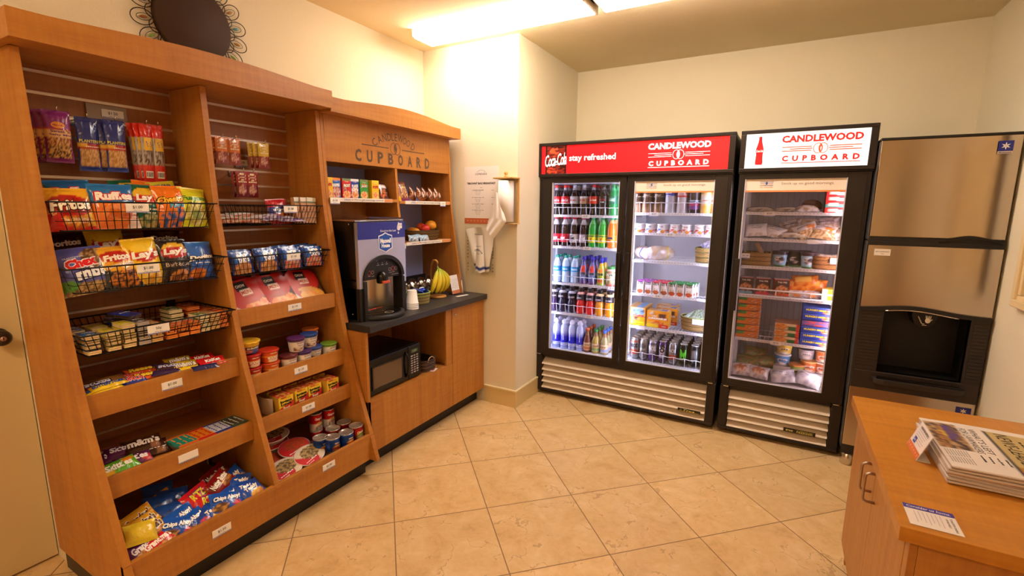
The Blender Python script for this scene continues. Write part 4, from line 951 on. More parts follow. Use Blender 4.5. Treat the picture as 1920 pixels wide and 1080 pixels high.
for (me, px, py, z, rot, lean, lab) in [
    (hrs, 150, 744, 0.808, 0, 70, 'dark blue bar with white lettering at the far left of the upper tray'), (sni, 160, 727, 0.833, 4, 70, 'brown bar leaning behind the dark blue one'), (btf, 172, 739, 0.803, 3, 72, 'yellow bar with blue lettering, frontmost'), (btf, 190, 731, 0.823, 3, 72, 'yellow bar with blue lettering, middle of three'), (btf, 203, 722, 0.833, 5, 72, 'yellow bar with blue lettering, rearmost'),
    (brn, 205, 711, 0.833, 0, 75, 'tan candy bar behind the yellow bars'), (brn, 187, 715, 0.823, 0, 75, 'tan candy bar at the back left of the upper tray'), (crn, 243, 714, 0.823, -4, 68, 'blue bar with red lettering on the upper tray'), (crn, 250, 705, 0.823, -4, 70, 'blue bar with red lettering tucked behind its twin'), (rse, 279, 703, 0.823, -5, 68, 'orange pack with yellow lettering, in front'), (rse, 268, 694, 0.833, -5, 70, 'orange pack with yellow lettering, behind'),
    (mlk, 312, 697, 0.823, -12, 68, 'purple bar left of the yellow candy pack'), (mlk, 300, 687, 0.833, -12, 68, 'purple bar behind the other purple bar'), (sni, 318, 688, 0.833, -14, 68, 'brown bar beside the yellow candy pack'), (mmy, 347, 687, 0.823, -6, 66, 'yellow candy pack with brown-edged lettering'), (mmy, 335, 678, 0.833, -6, 68, 'yellow candy pack behind its twin'), (hrs, 385, 688, 0.823, -8, 68, 'dark blue bar between the yellow and red packs'), (kit, 398, 677, 0.823, -3, 66, 'red wafer pack at the right end, in front'), (kit, 378, 672, 0.823, -3, 66, 'red wafer pack at the right end, behind')]:
    lay_flat('candy_bar', me, lab, 'candy bar', px, py, z, rot, lean, GA, .012)
skp = bar('candy_purple', .12, .062, .022, '5a1c50', 'Skittles', 'f4ecf0', None, (('e', .85, .3, .12, .3, 'c83a3a'),), ts=(.75, .45)); skr = bar('candy_red', .12, .062, .022, '8a1424', 'Skittles', 'f4ecf0', None, ts=(.75, .45)); skg = bar('candy_green', .125, .062, .022, '5aaa1c', 'Skittles', 'f8f8ec', None, (('e', .8, .75, .16, .22, 'e8881c'), ('e', .2, .2, .16, .2, 'e8b01c')), ts=(.7, .45))
mmb = bar('candy_brown', .135, .085, .028, '3a1c10', "m&m's", 'f0e4dc', None, (('e', .75, .2, .12, .2, '8a5a3a'),), nu=18, nv=12, ts=(.8, .45))
Z2 = .461; GB = 'candy packs on the middle tray'
for (me, px, py, z, rot, lean, lab) in [
    (skr, 187, 866, 0.510, 2, 74, 'dark red candy pack at the left end'), (skr, 193, 853, 0.530, 2, 74, 'dark red candy pack behind the left-end one'), (skp, 222, 852, 0.530, -6, 72, 'purple candy pack behind the green one'), (skp, 250, 861, 0.520, -8, 70, 'purple candy pack right of the green one'), (skp, 232, 843, 0.540, -10, 72, 'purple candy pack at the back, left of the brown packs'), (skr, 184, 890, 0.505, -8, 66, 'dark candy pack under the green one'), (skg, 212, 879, 0.525, 4, 64, 'bright green candy pack on the middle tray'),
    (mmb, 280, 841, 0.520, -10, 70, 'dark brown candy pack with white lettering, in front'), (mmb, 268, 832, 0.540, -8, 72, 'dark brown candy pack with white lettering, behind')]:
    lay_flat('candy_pack', me, lab, 'candy pack', px, py, z, rot, lean, GB, .012)
def gum_mesh(key, c, c2, s, tc):
    if key in MC: return MC[key]
    b = B().rbox(-.013, .013, -.055, .055, 0, .013, .004, c).box(-.0131, .0131, -.0552, -.045, .0001, .0134, c2).box(-.0131, .0131, .045, .0552, .0001, .0134, c2)
    b.text(s, 0, 0, .08, .014, tc, .05, rot=PI/2, z=.0138); MC[key] = b.mesh(key, FILM); return MC[key]
gt, go, gs, gg = gum_mesh('gum_teal', '1f8a7a', 'd86a2a', 'BIG RED', 'e8963a'), gum_mesh('gum_red', 'd87a1c', 'c82424', 'EXTRA', 'c02020'), gum_mesh('gum_blue', 'c8ccdc', '2a3a90', 'ORBIT', '2a3a8a'), gum_mesh('gum_green', '3a4a4a', '1f5a48', 'MENTOS', 'e8f0e8')
gl = [(gt, 'teal'), (gt, 'teal'), (gt, 'teal'), (go, 'orange'), (go, 'orange'), (go, 'orange and red'), (gs, 'silver and blue'), (gs, 'silver and blue'), (gs, 'silver and blue'), (gg, 'dark green'), (gg, 'dark green'), (gg, 'dark green')]
for i, (me, cn) in enumerate(gl):
    y = .925+i*.0238; x = -2.105
    o = on_ground('gum_pack', me, f'{cn} gum pack, {ORD[i]} from the left in the row of gum', 'gum pack', (x, y, .526), PI/2+random.uniform(-.05, .05), 'gum packs on the middle tray'); o.rotation_euler.y = 0
bx_ = B().box(-2.165, -2.05, .912, 1.202, .506, .5245).build('gum_carton', mat('carton_brown', '6a4a34', .6)); tag(bx_, 'low carton holding the row of gum packs', 'box')

# ---- cookies in the bottom bin
def cookie(key, w, h, base, txt, tc, ol=None, extra=(), ts=(.8, .34), more=(), cy=0.1): return bag_mesh(key, w, h, .03, paint(base, *extra), [(txt, 0, cy, ts[0], ts[1], tc, .05, .15, .04, ol)]+list(more), nu=16, nv=14, seal=.06, seed=len(key)+3)
gry = cookie('cookie_yellow', .115, .085, 'e0a42c', "Grandma's", '4a1c14', 'f8e8c8', (('n', .6, .26, .34, .22, 'd8a060', '9a6428', 9), ('r', 0, .9, 1, 1, 'c88a1c'))); grp_ = cookie('cookie_purple', .115, .085, '6a2a78', "Grandma's", 'f4ecf4', None, (('n', .5, .25, .36, .24, 'd8a878', 'a86c40', 9),)); grr = cookie('cookie_red', .12, .08, 'c81c28', "Grandma's", 'faf0ec', None, (('n', .6, .2, .3, .16, 'd8a060', 'a06428', 8),))
nil = cookie('cookie_nilla', .10, .08, 'e0c02c', 'Nilla', 'f8f8f8', '2a3a90'); oro = cookie('cookie_oreo', .115, .085, '1f4a9a', 'OREO', 'f4f6fa', None, (('n', .5, .3, .4, .3, '2a5aa8', '3a2a24', 7), ('m', 0, 0, 1, .2, '18346a', '6a6a70', 12))); cha = cookie('cookie_blue', .13, .09, '1f5ac0', 'Chips Ahoy!', 'f6f8fc', '182c5a', (('n', .3, .2, .25, .2, 'c89050', '5a3a20', 9), ('e', .8, .3, .12, .16, 'd8343c')), ts=(.78, .3))
ritz = cookie('cracker_red', .12, .09, 'd4202c', 'RITZ', 'f0d82c', '2a3a90', (('n', .7, .25, .24, .2, 'e8b050', 'c87828', 7),), ts=(.5, .38), more=(('Bits', .15, -.22, .35, .22, 'f8e040', .05),)); ntb = cookie('cookie_darkred', .115, .08, '8a1818', 'Nutter Butter', 'f8f0e8', '3a0c0c', (('n', .7, .3, .25, .22, 'd89a4a', '8a4a20', 7),)); ted = cookie('cookie_teddy', .10, .085, '1c50b8', 'Teddy', 'f6f0e0', None, (('n', .6, .25, .3, .2, 'e8b83a', 'c0802c', 6),), ts=(.6, .28)); blu = cookie('cookie_navy', .11, .085, '20449c', 'Mini', 'e8e8f4', None, (('n', .4, .3, .3, .25, 'd8414a', '2a58b0', 7),))
GCk = 'cookie packs in the bottom bin'
for (me, px, py, x, lean, rot, yaw, lab) in [
    (gry, 300, 945, -2.15, 40, 14, 0, 'yellow cookie pack at the back left of the bottom bin'), (gry, 262, 975, -2.06, 42, 14, 0, 'yellow cookie pack, rearmost of the tilted row'), (gry, 268, 986, -2.03, 44, 12, 0, 'yellow cookie pack in the middle of the tilted row'), (gry, 280, 997, -2.0, 46, 12, 0, 'yellow cookie pack with the cookie showing, frontmost'), (nil, 232, 1000, -2.05, 46, -20, -6, 'yellow pack with blue-edged lettering at the left end'), (nil, 226, 1018, -1.99, 44, -12, 0, 'yellow pack half hidden at the far left corner'), (grp_, 252, 1038, -1.965, 52, 10, 0, 'purple cookie pack at the front left corner'), (grr, 297, 1018, -1.955, 54, 12, 0, 'red cookie pack beside the purple one'),
    (oro, 300, 948, -2.12, 44, -16, 0, 'blue cookie pack with dark cookies at the back, left one'), (oro, 325, 935, -2.14, 40, -14, 0, 'blue cookie pack with dark cookies at the back, right one'), (oro, 298, 925, -2.2, 40, -10, 0, 'blue cookie pack against the back of the bottom bin'), (oro, 322, 962, -2.06, 46, -10, 0, 'blue cookie pack behind the white-lettered one'), (cha, 337, 975, -2.01, 48, 10, 0, 'bright blue cookie pack with white lettering, left one'), (cha, 360, 982, -1.965, 54, 14, 0, 'bright blue cookie pack by the front board'), (cha, 333, 990, -1.97, 52, -24, 0, 'bright blue cookie pack turned sideways'), (blu, 385, 972, -1.955, 54, 20, 0, 'navy pack with red spots against the front board'),
    (ritz, 372, 932, -2.06, 44, 16, 0, 'red cracker pack with yellow lettering, rear one'), (ritz, 393, 942, -2.02, 46, -14, 0, 'red cracker pack with yellow lettering, front one'), (ntb, 405, 893, -2.12, 44, 18, 0, 'dark red cookie pack, left of the two at the back'), (ntb, 430, 897, -2.08, 44, 8, 0, 'dark red cookie pack, right of the two at the back'), (ntb, 412, 905, -2.05, 46, 30, 0, 'dark red cookie pack in front of the back pair'),
    (blu, 412, 950, -1.99, 50, -16, 0, 'navy pack right of the red cracker packs'), (ted, 400, 960, -1.96, 52, 16, 0, 'blue pack low in the middle by the front board'), (ted, 452, 906, -2.02, 46, -18, 0, 'blue pack behind the right-end group'), (ted, 440, 925, -1.985, 48, 12, 0, 'blue bear cookie pack, third from the right end'), (ted, 462, 918, -1.965, 52, -14, 0, 'blue bear cookie pack, second from the right end'), (ted, 486, 912, -1.95, 54, 10, 0, 'blue bear cookie pack at the right end'), (cha, 425, 940, -1.96, 54, -20, 0, 'bright blue cookie pack near the right group'), (ted, 440, 895, -2.07, 40, 24, 0, 'blue pack at the back right of the bottom bin')]:
    p = at(px, py, 'x', x); put('cookie_pack', me, lab, 'cookie pack', (p.x, min(1.13, max(.725, p.y)), max(p.z, .235)), 'E', lean, rot, yaw, GCk)

# ============================================================ right bay of the snack display
flt = cookie('flat_white', .15, .10, 'e8e4e0', 'MUNCHIES', '6a4a9a', None, (('m', 0, 0, 1, .4, 'd8c0a8', 'c05a3a', 8), ('e', .2, .8, .14, .14, '4aa83a'))); flp = cookie('flat_purple', .15, .10, 'd8d0dc', 'GRANOLA', '4a3a8a', None, (('m', 0, 0, 1, .45, '7a5a9a', 'd8d0e0', 8),)); pop_r = bag_mesh('red_puff', .12, .14, .03, paint('b81c2c', ('r', 0, .45, 1, .7, '3a3a8a'), ('n', .7, .3, .25, .22, 'd8803a', '8a2c14', 8)), [('CHEX', 0, .08, .6, .14, 'f4f0f4', .04)], seed=31)
G2 = 'snacks in the upper right-bay basket'
for i, (me, y, x, z, ln, ro, lab) in enumerate([(flt, 1.33, -2.27, 1.44, 78, 6, 'white flat snack bag lying at the left of the basket'), (flt, 1.33, -2.36, 1.45, 74, -6, 'white flat snack bag with a green spot at the back left'), (flt, 1.44, -2.27, 1.435, 80, -8, 'white flat snack bag, second from the left'), (flp, 1.52, -2.26, 1.45, 76, 10, 'lilac flat bag left of the price card'), (flt, 1.46, -2.37, 1.455, 72, 0, 'white flat snack bag at the back'), (flp, 1.62, -2.25, 1.44, 78, -6, 'purple and white flat bag below the price card'), (flp, 1.60, -2.35, 1.44, 78, 4, 'purple flat bag behind the price card')]):
    put('snack_bag', me, lab, 'snack bag', (x, y, z), 'E', ln, ro, 0, G2)
put('snack_bag', pop_r, 'red and navy snack bag standing behind the price card', 'snack bag', (-2.30, 1.60, 1.475), 'E', 14, 4, 0, G2)
brb = box_mesh('bar_beige', .034, .135, .018, paint('c89a78', ('r', 0, .8, 1, 1, 'e8e4d8'), ('r', 0, .8, 1, .84, '3a6a4a')), [('FIBER ONE', 0, .05, .55, .12, '8a4a3a', .02, 0, 1.57)], side='b88a6a', mt=FILM)
for i in range(6): put('snack_bar', brb, f'beige wrapped bar, {ORD[i]} from the left of the upright bars', 'snack bar', (-2.235-.006*(i % 2)-.0*i, 1.655+i*.021, 1.485), 'E', 6, 2-i*1.2, 25-8*i, G2)
ptb = bag_mesh('toaster_blue', .115, .105, .03, paint('2c62b8', ('n', .5, .2, .46, .34, 'd8a468', 'b8703a', 7), ('r', 0, 0, .06, 1, '1c3c90'), ('r', .88, 0, 1, 1, '1c3c90')), [('POP', .0, .28, .46, .20, 'f4f4fa', .07, 0, .05), ('TARTS', .02, .10, .52, .19, 'f4f4fa', .07, 0, .05), ('II', .42, .25, .08, .22, 'f0f0f8', .06)], seed=33, nu=18, nv=16)
ptr = bag_mesh('toaster_red', .115, .105, .03, paint('2c62b8', ('n', .5, .2, .46, .34, 'e06a5a', 'd8a488', 7), ('r', 0, 0, .06, 1, '1c3c90'), ('r', .88, 0, 1, 1, '1c3c90')), [('POP', .0, .28, .46, .20, 'f4f4fa', .07, 0, .05), ('TARTS', .02, .10, .52, .19, 'f4f4fa', .07, 0, .05), ('II', .42, .25, .08, .22, 'f0f0f8', .06)], seed=34, nu=18, nv=16)
G3 = 'toaster pastry packs in the lower right-bay basket'
for i in range(4):
    y = 1.325+i*.132
    put('pastry_pack', ptb if i < 2 else ptr, f'blue toaster pastry pack with {"tan" if i < 2 else "red"} picture, {ORD[i]} from the left in front', 'pastry pack', (-2.205, y, 1.242), 'E', 10, 1-i, 6-3*i, G3)
    put('pastry_pack', ptb, f'blue toaster pastry pack in the second row, {ORD[i]} from the left', 'pastry pack', (-2.25, y+.012, 1.248), 'E', 10, i-1, 0, G3)
    if i > 1: put('pastry_pack', ptb, f'blue toaster pastry pack in the back row, {"left" if i == 2 else "right"} one', 'pastry pack', (-2.30, y, 1.25), 'E', 10, i, 0, G3)

# noodle dishes on the first tray
def dish(key, food1, food2, cream):
    if key in MC: return MC[key]
    w, h, t = .185, .20, .035; b = B(); r = .045
    def outline(k_, zz, sc=1):
        P = []
        for cx, cy, s in ((w/2-r, h/2-r, 0), (-w/2+r, h/2-r, 1), (-w/2+r, -h/2+r, 2), (w/2-r, -h/2+r, 3)):
            for i in range(7): a = (s+i/6)*PI/2; P.append(((cx+r*math.cos(a))*sc, (cy+r*math.sin(a))*sc, zz))
        return P
    L = [outline(0, -t, .82), outline(0, -.004, .96), outline(0, -.001, 1.0), outline(0, .002, 1.0)]; n = len(L[0]); vs = sum(L, [])
    b.add(vs, [(k_*n+i, k_*n+(i+1) % n, (k_+1)*n+(i+1) % n, (k_+1)*n+i) for k_ in range(3) for i in range(n)]+[tuple(range(n))[::-1]], '20140f')
    pf = paint('b81c18', ('d', 1.2, -1, .62, '4a1c14'), ('n', .62, .16, .42, .24, food1, food2, 12), ('e', .5, .38, .30, .07, cream), ('d', -1, -1, -.34, 'e8ddd0'), ('r', .28, .70, .60, .94, '140c0a'), ('r', .34, .56, .64, .70, 'eadcd0'))
    def fn(u, v):
        x, y = (u-.5)*w*.99, (v-.5)*h*.99; ax, ay = abs(x)-(w/2-r), abs(y)-(h/2-r)
        if ax > 0 and ay > 0:
            d = math.hypot(ax, ay)
            if d > r: x = math.copysign(w/2-r+ax/d*r, x); y = math.copysign(h/2-r+ay/d*r, y)
        return (x, y, .0035+.004*math.sin(PI*u)*math.sin(PI*v))
    b.surf(fn, 30, 30, pf)
    on = lambda x, y: .0035+.004*math.sin(PI*(x/w+.5))*math.sin(PI*(y/h+.5))
    for e in [('CHOW', -.06, .32, .26, .08, 'f0e8e0', .03), ('MEIN', -.01, .13, .26, .10, 'b8301c', .02), ('Spicy', 0, .0, .3, .05, '8a3a20', .0)]: put_text(b, e, w, h, on, .0012)
    MC[key] = b.mesh(key, PLAS); return MC[key]
da, db, dc = dish('dish_a', 'd8682a', 'e8a85a', 'b02a20'), dish('dish_b', 'e08038', 'e8b068', 'a83020'), dish('dish_c', 'eab03a', 'e8902a', 'dca050')
G4 = 'noodle dishes on the first tray'
for me, y, x, z, ro, lab in ((da, 1.345, -2.205, 1.074, 8, 'red noodle dish at the left'), (db, 1.49, -2.21, 1.080, 3, 'red noodle dish in the middle'), (dc, 1.665, -2.215, 1.084, -3, 'red noodle dish with yellow noodles at the right'), (da, 1.33, -2.27, 1.087, 4, 'red noodle dish behind the left one'), (db, 1.52, -2.275, 1.094, 0, 'red noodle dish behind the middle one'), (dc, 1.62, -2.285, 1.092, -2, 'red noodle dish behind the right one')):
    put('noodle_dish', me, lab+' of the first tray', 'noodle dish', (x, y, z), 'E', 38, ro, 0, G4)

# cups on the second tray
def cup(name, label, cat, x, y, z, r0, r1, h, pf, lid, texts, lidtab=False, group=None, rz=PI/2):
    t = thing(name, label, cat, (x, y, z), group); t.rotation_euler = (0, 0, rz)
    key = ('cup', r0, r1, h, texts[0][0] if texts else '', lid)
    if key not in MC:
        b = B(); b.lathe([(r0*.9, .0), (r0, .002)]+[(r0+(r1-r0)*i/14, .002+(h-.008)*i/14) for i in range(1, 15)], 28, pf=pf)
        tp = (r1-r0)/h
        for (s, cy, w, hh, c, *rest) in texts: cyl_text(b, s, r0, cy*h, w, hh, c, rest[0] if rest else .02, taper=tp, rot=rest[1] if len(rest) > 1 else 0, dr=.0008+tp*0)
        l = B(); l.lathe([(r1+.001, h-.009), (r1+.0035, h-.008), (r1+.0035, h-.001), (r1+.001, h+.001), (r1-.003, h+.0005), (.0001, h+.0012)], 28, lid)
        if lidtab: l.box(-.008, .008, -(r1+.016), -(r1-.002), h-.003, h-.002, lid)
        MC[key] = (b.mesh('cup', PLAS), l.mesh('lid', PLAS))
    link('cup_body', MC[key][0], t); link('lid', MC[key][1], t); return t
G5 = 'instant meal cups on the second tray'; ZT = .693
def mc(lab, y, z, col, lid, n, tc='f8f0d8'): return cup('meal_cup', lab, 'meal cup', -2.135, y, z, .036, .043, .062, paint(col, ('r', 0, .55, 1, .62, 'e8b040'), ('n', .5, .2, .12, .2, 'e8a83a', 'd8642a', 8)), lid, [('MICROWAVE', .42, .05, .013, tc, .04), ('SINGLES', .2, .045, .012, tc, .04), ('KELLOGG', .78, .03, .008, 'f4e8c0', .02)], group=G5)
mc('red meal cup at the bottom of the left stack', 1.287, ZT, 'b81c1c', 'a8181c', 0); mc('red meal cup in the middle of the left stack', 1.287, ZT+.063, 'b8201c', 'b01c1c', 1)
mc('orange meal cup at the bottom of the second stack', 1.378, ZT, 'd05a1c', 'c84a1c', 0); mc('orange meal cup at the top of the second stack', 1.378, ZT+.063, 'd0501c', 'c8341c', 1)
cup('noodle_tub', 'dark tub with a wide yellow lid on top of the left stack', 'noodle tub', -2.15, 1.285, ZT+.128, .042, .052, .06, paint('3a3430', ('r', 0, .7, 1, 1, 'd8a82c'), ('m', .3, .1, .5, .6, '2a3a8a', 'd86a2a', 12), ('r', .5, .1, .75, .6, '4a5a9a')), 'e0b02c', [('NOODLES', .5, .05, .012, 'e8d8a0', .03)], True, G5)
def oat(lab, x, y, z, lid, tw='7a2a3a'): return cup('oatmeal_cup', lab, 'oatmeal cup', x, y, z, .034, .041, .072, paint('e6ddd4', ('r', 0, .84, 1, 1, lid), ('m', .34, .05, .66, .4, 'd8c8b0', tw, 14)), lid, [('QUAKER', .66, .036, .009, '6a2a34', .02), ('Oatmeal', .48, .03, .008, '3a3a4a', .01)], group=G5)
oat('oatmeal cup with a maroon lid', -2.13, 1.478, ZT, '6a2a34'); oat('oatmeal cup with a purple lid at tray level', -2.13, 1.565, ZT, '4a2a6a'); oat('oatmeal cup with a purple lid, upper one', -2.14, 1.535, ZT+.074, '5a2a6a'); oat('oatmeal cup with a blue lid at tray level', -2.15, 1.645, ZT, '2c4c9a'); oat('oatmeal cup with a blue lid, upper one', -2.155, 1.625, ZT+.074, '2c4c9a'); oat('oatmeal cup with a lime green lid', -2.135, 1.732, ZT, '6a9a2c', '5a7a2a'); oat('oatmeal cup with an orange lid, upper rear', -2.24, 1.70, ZT+.074, 'd8742c'); oat('oatmeal cup under the orange-lidded one', -2.24, 1.70, ZT, '9a5a2c')
# soup cartons on the third tray
ilf = paint('e8c82c', ('d', .35, -1, -.32, 'c8281c'), ('n', .5, .10, .46, .17, 'e0a85a', 'c87a34', 10), ('r', .1, .88, .5, .97, 'b8301c'))
il = box_mesh('soup_carton', .078, .088, .085, ilf, [('Instant', 0, .22, .8, .16, '1c1410', .06), ('Lunch', 0, .05, .72, .16, '1c1410', .06), ('Beef', 0, -.17, .45, .12, 'f4e8d8', .05), ('MARUCHAN', 0, .40, .6, .06, 'b8301c', .02)], side='d8a83a', topf=paint('c8342a', ('m', .1, .1, .9, .9, 'd8a84a', 'b82a20', 5)))
G6 = 'yellow and red soup cartons on the third tray'; ZU = .493
for i, (x, y) in enumerate(((-2.105, 1.405), (-2.12, 1.50), (-2.12, 1.585), (-2.10, 1.682), (-2.22, 1.42), (-2.22, 1.51), (-2.22, 1.60), (-2.22, 1.69))):
    on_ground('soup_carton', il, f'yellow and red soup carton, {ORD[i % 4]} from the left in the {"front" if i < 4 else "back"} row', 'soup carton', (x, y, ZU+.045), 0, G6).matrix_world = pose((x, y, ZU+.045), 'E', 0, 0, (-.04, .06, -.03, .02)[i % 4])
sl = B().surf(lambda u, v: (-.06+.12*u, -.014*math.sin(PI*u)-.002, .085*v), 10, 2, 'e6dcd2').surf(lambda u, v: (-.06+.12*u, -.014*math.sin(PI*u)-.0035, .085*v), 10, 2, 'e6dcd2', flip=True).build('carton_sleeve', PAPER, loc=(-2.15, 1.352, ZU+.001)); tag(sl, 'curved white wrap standing left of the soup cartons', 'wrap')

# bottom bin: meal trays and cans
def meal(key, red):
    if key in MC: return MC[key]
    b = B(); b.lathe([(.05, -.028), (.058, -.024), (.072, -.002), (.078, 0), (.078, .003), (.07, .004)], 36, 'efe6dc')
    pf = paint('b8343a' if red else 'd8c8b0', ('d', -1, -.7, -.62, 'c81c24'), ('n', .58, .58, .34, .30, '9a4a24' if red else 'b89a60', 'c8402a' if red else '5a4024', 12), ('r', .05, .10, .62, .28, 'c8202a'))
    b.surf(lambda u, v: ((2*u-1)*math.sqrt(max(0, 1-(2*v-1)**2))*.0745, (2*v-1)*.0745, .0045), 22, 24, lambda u, v: pf(.5+(u-.5)*math.sqrt(max(0, 1-(2*v-1)**2)), v), smooth=False)
    b.text('Compleats' if red else 'HORMEL', -.02, -.036, .07, .013, 'f8f0e8', .04, z=.006); b.text('HORMEL', -.035, -.052, .035, .008, 'f8f0e8', .03, z=.006)
    for i in range(len(b.v)): p = b.v[i]; b.v[i] = (p[0]*1.22, p[1]*.92, p[2])
    MC[key] = b.mesh(key, CARD); return MC[key]
ma, mb = meal('meal_a', True), meal('meal_b', False)
G7 = 'oval microwave meals in the bottom bin'
for me, x, y, z, ln, ro, lab in ((mb, -2.005, 1.335, .243, 72, 10, 'cream and red oval meal nearest the left front'), (ma, -2.10, 1.325, .255, 76, -6, 'dark-topped oval meal at the left, behind the front one'), (mb, -2.01, 1.475, .250, 70, 14, 'cream and red oval meal with mushrooms at the front middle'), (ma, -2.10, 1.455, .275, 72, 8, 'red-fronted oval meal with brown food in the middle'), (mb, -2.22, 1.42, .325, 82, 4, 'oval meal on top at the back left'), (ma, -2.22, 1.41, .285, 84, 0, 'oval meal under the top back one'), (mb, -2.22, 1.34, .245, 84, 0, 'oval meal at the far back left corner'), (ma, -2.22, 1.45, .24, 86, 0, 'oval meal at the bottom of the back pile')):
    put('meal_tray', me, lab, 'microwave meal', (x, y, z), 'E', ln, ro, 0, G7).scale = (.92, .92, 1)

def can(name, label, cat, x, y, z, r, h, pf, texts, group, lidc='b8b0a8', rz=PI/2, ring=True, mt=None, key=None, neck=False):
    key = key or ('can', r, h, texts[0][0] if texts else label)
    if key not in MC:
        b = B()
        if neck: pr = [(r*.74, 0), (r*.8, .003), (r*.97, .012)]+[(r, .016+(h-.045)*i/10) for i in range(11)]+[(r*.9, h-.018), (r*.80, h-.006)]
        else: pr = [(r*.97, 0), (r, .002)]+[(r, .002+(h-.006)*i/12) for i in range(1, 13)]
        b.lathe(pr, 24, pf=pf)
        for (s, cy, w, hh, c, *rest) in texts: cyl_text(b, s, r, cy*h, w, hh, c, rest[0] if rest else .03, rot=rest[1] if len(rest) > 1 else 0, shear=rest[2] if len(rest) > 2 else 0)
        l = B(); rr = r*.80 if neck else r; h0 = h-.006 if neck else h-.004
        l.lathe([(rr, h0), (rr+.001, h0+.003), (rr, h0+.006), (rr-.003, h0+.005), (rr-.005, h0+.001), (.0001, h0+.001)], 24, lidc)
        if ring: l.ring(0, -.006, rr*.28, rr*.34, .003, 'd0c8c0', h0+.0035, 16).disc(0, rr*.2, rr*.14, rr*.16, 'd0c8c0', h0+.003, 12)
        MC[key] = (b.mesh('can_body', mt or METAL), l.mesh('can_top', METAL))
    t = thing(name, label, cat, (x, y, z), group); t.rotation_euler = (0, 0, rz)
    link('can_body', MC[key][0], t); link('can_top', MC[key][1], t); return t
G8 = 'food cans in the bottom bin'; ZV = .2005
cp = paint('e8e0d6', ('r', 0, .48, 1, 1, 'b8141c'), ('m', .4, .1, .6, .42, 'e8ddd0', '8a7a5a', 14), ('e', .5, .48, .07, .07, 'd8b04a'))
for i, (x, y, z) in enumerate(((-2.13, 1.615, ZV), (-2.12, 1.69, ZV), (-2.13, 1.615, ZV+.099), (-2.12, 1.69, ZV+.099))): can('soup_can', f'red and white soup can, {"lower" if i < 2 else "upper"} {"left" if i % 2 == 0 else "right"} of the stacked four', 'soup can', x, y, z, .0335, .098, cp, [('Campbell\'s', .72, .048, .018, 'f8f0e8', .03, .0, .3), ('Tomato', .32, .03, .01, 'b8202a')], G8)
bl = paint('24489a', ('r', 0, .4, 1, .6, '2c5cb8'), ('n', .5, .3, .1, .25, 'e8a040', 'c83a2a', 8), ('r', 0, 0, 1, .06, 'a89a90'))
for i, (x, y, z) in enumerate(((-2.035, 1.565, ZV+.028), (-1.985, 1.60, ZV+.028), (-1.965, 1.675, ZV+.028))): can('food_can', f'blue can with a ring pull, {["left", "middle", "right front"][i]} of the blue three', 'food can', x, y, z, .039, .072, bl, [('CHEF', .66, .03, .012, 'f8e8c0'), ('RAVIOLI', .44, .04, .010, 'f8d870')], G8)
rd = paint('a81c1c', ('n', .5, .35, .1, .3, '7aa04a', 'e8c890', 8), ('r', 0, .86, 1, 1, '8a1c18'))
for i, (x, y, z) in enumerate(((-2.05, 1.66, ZV+.028), (-1.97, 1.75, ZV+.028), (-2.06, 1.745, ZV+.028))): can('food_can', f'red can with a ring pull, {["left", "right front", "rear"][i]} of the red three', 'food can', x, y, z, .038, .08, rd, [('Chunky', .62, .045, .016, 'f4e8d8', .04, .1, .3), ('CHILI', .3, .03, .012, 'f4e8d8')], G8)
B().box(-2.095, -1.93, 1.52, 1.785, .2005, .228).build('display_riser', mat('riser_card', '3a2a20', .6))
tag(bpy.data.objects['display_riser'], 'low dark riser under the cans in the bottom bin', 'riser')

# ============================================================ hutch shelves
def cereal(key, c1, name, tc, ol, band, bc='8a9a6a', extra=()): return box_mesh(key, .062, .112, .03, paint(c1, ('r', 0, .9, 1, 1, band), ('n', .5, .18, .44, .22, 'e8c88a', 'd8703a', 11), *extra), [(name, 0, .14, .78, .16, tc, .06, .1, .05, ol), ("Kellogg's", 0, .34, .45, .06, 'f4e8e0', .0, .3)], side=c1, nu=14, nv=20)
cer = [cereal('cb_pops', 'eab82c', 'POPS', 'b81c24', None, 'e8c040'), cereal('cb_krisp', '2a6ac0', 'KRISPIES', 'f4f4f8', '18387a', 'e88a3a', extra=(('n', .5, .3, .5, .34, 'd8c0b0', 'b03a3a', 12),)), cereal('cb_loops', 'd42c24', 'FROOT', 'f4f0e0', '7a1418', '7a8a5a', extra=(('n', .3, .5, .25, .14, 'e88a2c', '5a2a7a', 9),)), cereal('cb_flakes', '1c3aa0', 'FLAKES', 'f4f4f8', '142858', 'e8e8f0', extra=(('n', .5, .45, .4, .16, 'f4f0e8', 'd86a2c', 9),)), cereal('cb_jacks', '3a9a3a', 'JACKS', 'e8e0d0', '1c3a1c', '7a8a5a', extra=(('e', .5, .72, .34, .08, 'd8803a'),)), cereal('cb_pops2', 'f0c020', 'POPS', 'b81c24', None, 'e8d040')]
G9 = 'small cereal boxes on the hutch shelf'
cn = ['yellow cereal box at the left end', 'blue and orange cereal box', 'red cereal box, third from the left', 'navy and white cereal box', 'green cereal box on the hutch shelf', 'yellow cereal box, right of the green one']
cyy = [1.85, 1.905, 1.98, 2.042, 2.112, 2.205]
for i in range(6):
    put('cereal_box', cer[i], cn[i], 'cereal box', (-2.225-.002*(i % 2), cyy[i], 1.554+.0565), 'E', 0, 0, (0, 0, 0, 0, 0, 4)[i], G9)
    put('cereal_box', cer[(i+2) % 6], f'cereal box in the hidden back row, {ORD[i]} from the left', 'cereal box', (-2.265, cyy[i]+.004, 1.554+.0565), 'E', 0, 0, 0, G9)
put('cereal_box', cer[4], 'green cereal box edge between the green and yellow boxes', 'cereal box', (-2.262, 2.16, 1.6105), 'E', 0, 0, 0, G9)
